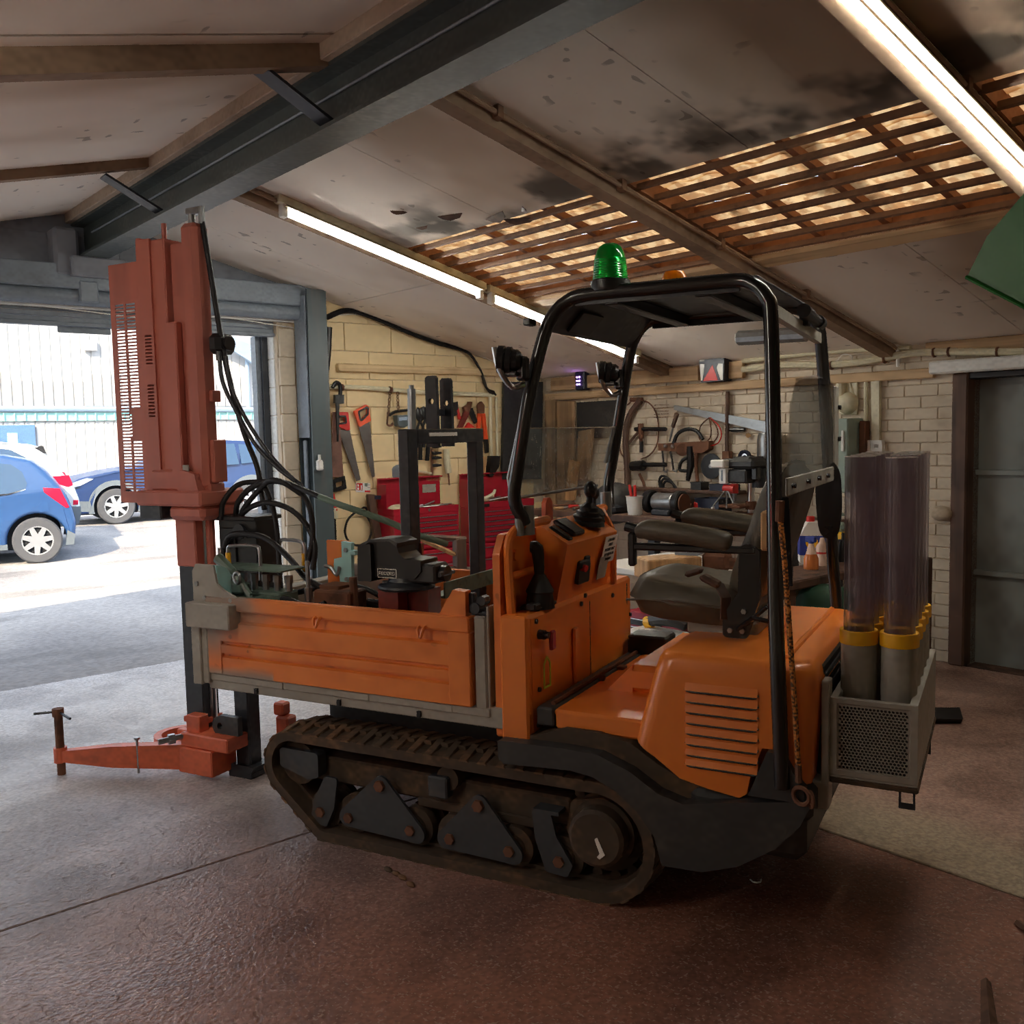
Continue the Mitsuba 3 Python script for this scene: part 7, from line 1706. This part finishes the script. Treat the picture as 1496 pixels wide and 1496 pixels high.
obj(ag + '__body', [tube([a0_ + [-0.14, 0, 0], a0_ + [0.0, 0.0, 0.03], a0_ + [0.1, 0.02, 0.0]], [0.03, 0.04, 0.025], 10, sm=3)], 'm_charcoal')
obj(ag + '__collar', cyl(a0_ + [-0.16, 0, -0.01], a0_ + [-0.12, 0, 0.0], 0.034, 14), 'm_yellow')

t = thing('side_table', 'dark topped table behind the seat carrying bottles, in front of the back wall', 'table')
obj(t + '__top', box(-3.08, -2.77, 4.2, 5.6, 0.70, 0.75, 0.008), 'm_darkwood', 20)
for (x, y) in ((-3.04, 4.25), (-2.86, 4.25), (-3.04, 5.5), (-2.86, 5.5)):
    obj(t + '__leg', box(x, x + 0.06, y, y + 0.06, 0, 0.70), 'm_darkwood', 20)
t = thing('oil_canister', 'white and blue plastic canister with red cap on the dark topped table', 'canister')
c = np.array((-3.078, 4.924, 0.75))
cb = rounded([(-0.085, 0), (0.085, 0), (0.085, 0.17), (0.03, 0.245), (-0.04, 0.245), (-0.085, 0.17)], 0.012)
FRAME = tmat(c[0], c[1], 0.75, math.radians(40))
obj(t + '__body', ext(cb, -0.05, 0.05), 'm_plastic_white', 25)
obj(t + '__label', ext(sbox(-0.087, 0.05, 0.06, 0.165), -0.0515, 0.0515), 'm_blue', 25)
obj(t + '__label_spot', cyl((-0.02, -0.0515, 0.125), (-0.02, -0.053, 0.125), 0.035, 20), 'm_yellow')
obj(t + '__cap', cyl((-0.02, 0, 0.245), (-0.02, 0, 0.275), 0.024, 16), 'm_redtool')
obj(t + '__handle', tube([(0.03, 0, 0.24), (0.07, 0, 0.22), (0.088, 0, 0.16), (0.08, 0, 0.12)], 0.012, 8, sm=4), 'm_plastic_white')
FRAME = None
t = thing('spray_bottle', 'clear spray bottle of amber fluid in front of the white canister', 'bottle')
c = np.array((-2.955, 4.699, 0.75))
mat('m_amber', (206, 120, 62), rough=0.2)
mat('m_paleplastic', (222, 190, 168), rough=0.25)
obj(t + '__bottle', lathe([(0, 0), (0.04, 0), (0.042, 0.01), (0.040, 0.06), (0.03, 0.085), (0, 0.085)], 20, c), 'm_amber', 40)
obj(t + '__shoulder', lathe([(0.03, 0.085), (0.02, 0.12), (0.013, 0.15), (0, 0.15)], 20, c), 'm_paleplastic', 40)
obj(t + '__trigger', [box(c[0] - 0.035, c[0] + 0.03, c[1] - 0.012, c[1] + 0.012, c[2] + 0.15, c[2] + 0.185, 0.006), cyl(c + [0, 0, 0.145], c + [0, 0, 0.16], 0.016, 12)], 'm_blue')
t = thing('cream_bottle', 'cream plastic bottle beside the spray bottle', 'bottle')
c = np.array((-2.982, 4.856, 0.75))
obj(t + '__bottle', lathe([(0, 0), (0.035, 0), (0.036, 0.11), (0.015, 0.14), (0.013, 0.16), (0, 0.16)], 20, c), 'm_paleplastic', 40)
obj(t + '__band', cyl(c + [0, 0, 0.07], c + [0, 0, 0.08], 0.037, 20), 'm_redtool')
t = thing('yellow_bottle', 'yellow container with a green top behind the canopy post', 'bottle')
c = np.array((-3.132, 5.283, 0.75))
obj(t + '__bottle', [box(c[0] - 0.05, c[0] + 0.05, c[1] - 0.03, c[1] + 0.03, 0.75, 0.90, 0.015)], 'm_yellow')
obj(t + '__top', [box(c[0] - 0.045, c[0] + 0.05, c[1] - 0.028, c[1] + 0.03, 0.90, 0.96, 0.02), tube([c + [0, 0, 0.2], c + [0, 0, 0.25], c + [0.03, 0, 0.26]], 0.012, 8)], 'm_cabinet')
solo('dark_sprayer', cat(tube([np.array((-2.982, 5.084, 0.75)), np.array((-2.982, 5.084, 0.75)) + [0, 0, 0.13]], [0.045, 0.03], 12), tube([np.array((-2.982, 5.084, 0.75)) + [0, 0, 0.12], np.array((-2.982, 5.084, 0.75)) + [0, 0, 0.17]], 0.012, 8)), 'm_black', 'black flask beside the yellow container', 'flask')
solo('wing_cap', cat(cyl((-3.02, 4.95, 0.751), (-3.02, 4.95, 0.86), 0.03, 14), box(-3.05, -2.99, 4.93, 4.97, 0.86, 0.89, 0.006)), 'm_black', 'small black topped bottle behind the white canister', 'bottle')
# sacks under the side table
def sack(key, c, r, m, label):
    b_ = trimesh.creation.icosphere(subdivisions=3)
    v = np.array(b_.vertices)
    v = np.sign(v) * np.abs(v) ** 0.75
    v = v * np.asarray(r) * (1 + 0.22 * (meshkit.fbm(v * 2.3 + np.asarray(c), 3, 4)[:, None] - 0.5))
    v[:, 2] = np.maximum(v[:, 2], -np.asarray(r)[2] * 0.92)
    solo(key, trimesh.Trimesh(v + np.asarray(c) - [0, 0, v[:, 2].min()], b_.faces, process=False), m, label, 'sack', None, 60)


mat('m_darkgreen', (40, 74, 56), rough=0.6)
s0 = np.array((-2.787, 4.5, 0.605))
solo('storage_crate', box(s0[0] - 0.3, s0[0] + 0.22, s0[1] - 0.16, s0[1] + 0.18, 0, s0[2] - 0.13, 0.01), 'm_darkwood', 'dark crate on the floor under the sacks', 'crate')
sack('green_sack', (s0[0] + 0.05, s0[1], s0[2] - 0.13), (0.15, 0.12, 0.12), 'm_darkgreen', 'crumpled dark green sack under the dark topped table')
sack('tan_sack', (s0[0] - 0.19, s0[1] + 0.02, s0[2] - 0.13), (0.10, 0.11, 0.11), 'm_fitting', 'tan sack left of the green sack')

# floor pieces
c0_, c1_ = np.array((-2.275, 4.755, 0)), np.array((-2.179, 4.853, 0))
dd = c1_ - c0_
solo('steel_box_section', tube([c0_ - dd * 1.5 + [0, 0, 0.035], c1_ + [0, 0, 0.035]], 0.047, 4), 'm_black', 'black steel box section lying on the floor behind the tube rack', 'bar', None, 10)
a = np.array((-1.075, 2.582, 0))
b2 = np.array((-0.967, 2.355, 0))
solo('wood_wedge', tube([b2 + [0, 0, 0.014], a + [0, 0, 0.014]], [0.022, 0.013], 4), 'm_darkwood', 'dark wooden batten end at the bottom right corner of the floor', 'batten', None, 10)
solo('wood_chip', tube([np.array((-1.15, 2.979, 0)) + [0, 0, 0.008], np.array((-1.115, 2.958, 0)) + [0, 0, 0.008]], 0.012, 5), 'm_darkwood', 'dark chip of wood at the right edge of the floor', 'chip', None, 10)
solo('paper_scrap', tube([np.array((-1.882, 2.626, 0)) + [0, 0, 0.003], np.array((-1.862, 2.618, 0)) + [0, 0, 0.003], np.array((-1.848, 2.633, 0)) + [0, 0, 0.003], np.array((-1.856, 2.653, 0)) + [0, 0, 0.003]], 0.003, 5, sm=3), 'm_plastic_white', 'tiny curl of white thread on the floor behind the machine', 'thread')
for i, q in enumerate(((-2.797, 1.746, 0), (-2.71, 1.749, 0), (-2.648, 1.741, 0), (-2.751, 1.75, 0))):
    q = np.array(q)
    solo('dirt_clod', trimesh.Trimesh(np.array(ball((0, 0, 0), (0.022, 0.012, 0.008), 1).vertices) + q + [0, 0, 0.005], ball((0, 0, 0), 1, 1).faces, process=False), 'm_mud', f'dry clod of mud beside the track, {("leftmost", "third from the left", "rightmost", "second from the left")[i]} of four', 'clod', 'mud clods beside the track')
post = np.array((-2.723, 5.75, 0.618))
solo('dark_post', box(post[0] - 0.12, post[0] - 0.055, 5.7, 5.78, 0, 0.72, 0.006), 'm_darkwood', 'dark timber post standing left of the side door behind the tubes', 'post')
st = np.array((-2.834, 6, 0.977))
solo('stone_patch', ball(st, (0.07, 0.05, 0.05), 2), 'm_mortar', 'rough lump of mortar sticking out beside the side door', 'mortar')

# a red lamp to the left of the photographer: its glow shows on the liner tubes
t = thing('red_lamp', 'red warning lamp on a black stand, outside the frame', 'lamp')
scene['m_redlamp'] = {'type': 'diffuse', 'reflectance': rgb((220, 20, 20))}
k = obj(t + '__lens', lathe([(0, 0), (0.05, 0.0), (0.05, 0.004), (0, 0.006)], 20, (-2.85, -0.83, 1.59), (0.12, 1, 0)), 'm_redlamp')
scene[k]['emitter'] = {'type': 'area', 'radiance': {'type': 'rgb', 'value': [22.0, 0.4, 0.9]}}
obj(t + '__housing', [box(-2.92, -2.78, -0.95, -0.836, 1.52, 1.66, 0.01), cyl((-2.85, -0.9, 0.02), (-2.85, -0.9, 1.53), 0.02, 10), cyl((-2.85, -0.9, 0), (-2.85, -0.9, 0.02), 0.15, 20)], 'm_black')
# ---------------------------------------------------------------- cars in the yard
mat('m_carblue', (48, 86, 138), rough=0.25, spec=0.5, coat=0.8)
mat('m_carnavy', (34, 60, 108), rough=0.25, spec=0.5, coat=0.8)
mat('m_carwhite', (214, 224, 226), rough=0.25, spec=0.5, coat=0.8)
mat('m_trimgrey', (112, 122, 130), rough=0.55)
mat('m_tyre', (92, 94, 98), rough=0.8, spec=0.2)
mat('m_alloy', (196, 200, 204), rough=0.3, metal=0.6)
mat('m_taillamp', (206, 30, 66), rough=0.15, coat=0.5)
mat('m_headlamp', (214, 226, 234), rough=0.1, coat=0.5)
mat('m_darkgap', (24, 28, 34), rough=0.7)


def resample(poly, n):
    L = poly.exterior.length
    return np.array([poly.exterior.interpolate(L * i / n).coords[0] for i in range(n)])


def car(key, label, place, prof, W, wheels, rw, paint, windows, parts, belt, cladding=None):
    """prof: side silhouette (x forward to the rear, z up) with wheel arches cut; the car's left side (y<0) faces the camera."""
    global FRAME
    t = thing(key, label, 'car', 'cars parked in the yard')
    FRAME = place
    sil = Polygon(prof).buffer(0.03).buffer(-0.03)
    arches = unary_union([Point(x, rw).buffer(rw + 0.055, 24) for x in wheels] + [sbox(x - rw - 0.055, -0.2, x + rw + 0.055, rw) for x in wheels])
    full = sil.difference(arches)
    full = max(getattr(full, 'geoms', [full]), key=lambda g: g.area)
    n = 220
    P0 = resample(full, n)
    tg = np.roll(P0, -1, 0) - np.roll(P0, 1, 0)
    nr = np.stack([-tg[:, 1], tg[:, 0]], 1)
    nr /= np.linalg.norm(nr, axis=1, keepdims=True) + 1e-9
    if full.exterior.is_ccw is False:
        nr = -nr

    def tumble(v):
        v = np.array(v)
        h = np.clip(v[:, 2] - belt, 0, None)
        v[:, 1] *= 1 - 0.30 * h ** 0.9
        low = np.clip(0.45 - v[:, 2], 0, None)
        v[:, 1] *= 1 - 0.18 * low
        return v
    ys = [(-1.0, 0.045), (-0.985, 0.018), (-0.95, 0.0), (0.95, 0.0), (0.985, 0.018), (1.0, 0.045)]
    V, F = [], []
    for (f, d) in ys:
        q = P0 + nr * d
        V += [[a, f * W, b_] for a, b_ in q]
    for i in range(len(ys) - 1):
        for j in range(n):
            A, B, C, D = i * n + j, i * n + (j + 1) % n, (i + 1) * n + (j + 1) % n, (i + 1) * n + j
            F += [[A, B, C], [A, C, D]]
    import mapbox_earcut as me
    cap = me.triangulate_float64(P0 + nr * 0.045, np.array([n], dtype=np.uint32)).reshape(-1, 3)
    F += cap.tolist() + (cap[:, ::-1] + (len(ys) - 1) * n).tolist()
    m = trimesh.Trimesh(tumble(V), F, process=False)
    m.fix_normals()
    obj(t + '__body', m, paint, 40)

    def panel(nm, pts, m_, d=0.006, label=None, both=True):
        for s in (-1, 1) if both else (-1,):
            e = ext(Polygon(pts), s * (W + d), s * (W - 0.03))
            e = trimesh.Trimesh(tumble(subdiv(e)), subdiv_f(e), process=False)
            obj(t + '__' + nm, e, m_, 30, label)

    def subdiv(e):
        return e.vertices

    def subdiv_f(e):
        return e.faces
    for w in windows:
        panel('window', w, 'm_carglass')
    for (nm, pts, m_) in parts:
        panel(nm, pts, m_, 0.008)
    obj(t + '__underbody', box(min(p[0] for p in prof) + 0.35, max(p[0] for p in prof) - 0.35, -W * 0.8, W * 0.8, 0.2, rw * 2 + 0.05), 'm_darkgap', False)
    for x in wheels:
        for s in (-1, 1):
            y = s * (W - 0.1)
            k = obj(t + '__wheel', lathe([(rw * 0.64, -0.09), (rw * 0.93, -0.095), (rw, -0.07), (rw, 0.07), (rw * 0.93, 0.095), (rw * 0.64, 0.09), (rw * 0.64, -0.09)], 32, (x, y, rw), (0, 1, 0)), 'm_tyre', 30)
            obj(k + '__well', cyl((x, y - 0.04, rw), (x, y + 0.04, rw), rw * 0.64, 24), 'm_darkgap')
            yo = y + s * 0.07
            sp = []
            for i in range(7):
                a = 2 * np.pi * i / 7 + 0.2
                da, db = 0.20, 0.10
                sp.append(Polygon([(x + 0.05 * math.cos(a - 1), rw + 0.05 * math.sin(a - 1)), (x + rw * 0.63 * math.cos(a - da), rw + rw * 0.63 * math.sin(a - da)), (x + rw * 0.63 * math.cos(a + db), rw + rw * 0.63 * math.sin(a + db)), (x + 0.05 * math.cos(a + 1), rw + 0.05 * math.sin(a + 1))]))
            rim = unary_union(sp + [Point(x, rw).buffer(0.055), Point(x, rw).buffer(rw * 0.66, 24).difference(Point(x, rw).buffer(rw * 0.58, 24))])
            obj(k + '__rim', ext(rim, yo - 0.012, yo + 0.012), 'm_alloy', 20)
    FRAME = None
    return t


# small blue hatchback: x runs towards its rear, the rear axle at 0
hatch = [(-3.15, 0.3), (-3.2, 0.45), (-3.18, 0.62), (-3.05, 0.78), (-2.6, 0.92), (-2.3, 0.98), (-1.75, 1.33), (-1.45, 1.42), (-0.9, 1.455), (-0.35, 1.42), (-0.02, 1.34), (0.14, 1.20), (0.26, 1.04), (0.36, 0.90), (0.43, 0.72), (0.47, 0.52), (0.45, 0.34), (0.38, 0.22), (-3.0, 0.2)]
hw = [[(-2.2, 0.98), (-1.75, 1.26), (-1.45, 1.34), (-1.35, 1.34), (-1.35, 0.96)], [(-1.3, 0.96), (-1.3, 1.34), (-0.55, 1.345), (-0.25, 1.30), (-0.13, 1.20), (-0.08, 1.05), (-0.10, 0.985), (-0.3, 0.93), (-0.8, 0.90)]]
hp = [('tail_lamp', [(0.10, 0.99), (0.30, 0.97), (0.40, 0.72), (0.36, 0.71), (0.22, 0.83), (0.11, 0.93)], 'm_taillamp'), ('fuel_flap', [(0.04, 0.78), (0.15, 0.79), (0.16, 0.68), (0.05, 0.67)], 'm_carblue'), ('window_trim', [(-1.3, 0.95), (-0.8, 0.885), (-0.3, 0.915), (-0.1, 0.97), (-0.1, 0.985), (-0.3, 0.93), (-0.8, 0.90), (-1.3, 0.965)], 'm_chrome'), ('sill', [(-2.2, 0.2), (-0.35, 0.2), (-0.35, 0.27), (-2.2, 0.3)], 'm_trimgrey'), ('mud_flap', [(0.33, 0.22), (0.36, 0.42), (0.45, 0.36), (0.43, 0.22)], 'm_trimgrey')]
M1 = np.eye(4)
def carframe(x, y, ang):
    """x axis of the car points along ang (degrees) on the ground; its near side (y<0) faces the shop."""
    c, s = math.cos(math.radians(ang)), math.sin(math.radians(ang))
    M = np.eye(4)
    M[:2, :2] = [[c, -s], [s, c]]
    M[:3, 3] = [x, y, -0.012]
    return M


CW = 0.84
p = np.array((-13.372, 3.181, 0))
an = 76.0
off = np.array([math.cos(math.radians(an + 90)), math.sin(math.radians(an + 90))]) * CW
car('car', 'small blue hatchback parked nearest the doorway, its rear towards the mast', carframe(p[0] + off[0], p[1] + off[1], an), hatch, CW, (0.0, -2.5), 0.30, 'm_carblue', hw, hp, 0.95)
# white SUV-like hatchback beyond it
wh = [(-3.2, 0.35), (-3.3, 0.6), (-3.2, 0.9), (-2.6, 1.02), (-2.3, 1.05), (-1.7, 1.5), (-1.2, 1.6), (-0.4, 1.62), (0.15, 1.56), (0.28, 1.52), (0.32, 1.47), (0.50, 1.22), (0.62, 1.06), (0.72, 0.92), (0.78, 0.72), (0.80, 0.5), (0.74, 0.32), (-3.0, 0.25)]
ww = [[(-1.3, 1.12), (-1.3, 1.5), (-0.4, 1.53), (-0.1, 1.48), (0.1, 1.36), (0.0, 1.26), (-0.5, 1.16)], [(-2.1, 1.1), (-1.65, 1.42), (-1.38, 1.5), (-1.38, 1.12)]]
wp = [('tail_lamp', [(0.30, 1.06), (0.66, 1.08), (0.71, 0.93), (0.64, 0.90), (0.45, 0.98)], 'm_taillamp'), ('spoiler_end', [(0.22, 1.50), (0.34, 1.53), (0.38, 1.40)], 'm_darkgap'), ('bumper', [(0.48, 0.30), (0.50, 0.62), (0.80, 0.60), (0.80, 0.5), (0.76, 0.34)], 'm_trimgrey'), ('reflector', [(0.70, 0.70), (0.77, 0.70), (0.76, 0.63), (0.69, 0.63)], 'm_taillamp'), ('roof_rail', [(-1.2, 1.585), (-0.2, 1.60), (-0.1, 1.575), (-1.2, 1.565)], 'm_alloy')]
p2 = np.array((-15.6, 3.709, 0.026))
car('car', 'white hatchback with red tail lamps parked behind the small blue one', carframe(-16.2, p2[1] - 0.05, 77), wh, 0.88, (0.0, -2.6), 0.33, 'm_carwhite', ww, wp, 1.1)
# dark blue crossover facing left
su = [(-0.95, 0.28), (-1.02, 0.45), (-0.98, 0.62), (-0.90, 0.76), (-0.6, 0.90), (-0.1, 1.0), (0.35, 1.06), (0.62, 1.10), (1.15, 1.44), (1.45, 1.53), (2.0, 1.56), (2.6, 1.52), (3.05, 1.42), (3.28, 1.26), (3.40, 1.12), (3.48, 0.9), (3.50, 0.6), (3.42, 0.35), (3.3, 0.25), (-0.8, 0.22)]
sw = [[(0.72, 1.10), (1.2, 1.40), (1.5, 1.47), (1.55, 1.05)], [(1.6, 1.05), (1.58, 1.47), (2.3, 1.48), (2.35, 1.06)], [(2.4, 1.07), (2.38, 1.47), (2.75, 1.42), (3.0, 1.30), (2.98, 1.18), (2.8, 1.10)]]
ar = lambda x, r0, r1: Point(x, 0.34).buffer(r1, 24).difference(Point(x, 0.34).buffer(r0, 24)).intersection(sbox(x - 1, 0.22, x + 1, 2))
sp_ = [('head_lamp', [(-0.93, 0.76), (-0.5, 0.90), (-0.38, 0.88), (-0.6, 0.77), (-0.9, 0.70)], 'm_headlamp'), ('tail_lamp', [(3.1, 1.02), (3.44, 1.04), (3.46, 0.92), (3.2, 0.90)], 'm_taillamp'),
       ('arch_trim', list(ar(0.0, 0.40, 0.50).exterior.coords) if not hasattr(ar(0.0, 0.40, 0.50), 'geoms') else [(0, 0), (0.1, 0), (0, 0.1)], 'm_trimgrey'), ('arch_trim', list(ar(2.6, 0.40, 0.50).exterior.coords), 'm_trimgrey'),
       ('sill', [(0.5, 0.22), (2.1, 0.22), (2.1, 0.42), (0.5, 0.40)], 'm_trimgrey'), ('bumper', [(-1.0, 0.30), (-0.42, 0.26), (-0.46, 0.46), (-1.0, 0.50)], 'm_trimgrey'), ('grille_edge', [(-0.98, 0.64), (-0.85, 0.66), (-0.6, 0.74), (-0.92, 0.72)], 'm_darkgap')]
p3 = np.array((-18.544, 5.83, 0))
p4 = np.array((-18.139, 8.272, 0))
an3 = math.degrees(math.atan2(p4[1] - p3[1], p4[0] - p3[0]))
off = np.array([math.cos(math.radians(an3 + 90)), math.sin(math.radians(an3 + 90))]) * 0.9
car('car', 'dark blue crossover with grey wheel arches facing left behind the mast', carframe(p3[0] + off[0], p3[1] + off[1], an3), su, 0.9, (0.0, 2.6), 0.34, 'm_carnavy', sw, sp_, 1.05)
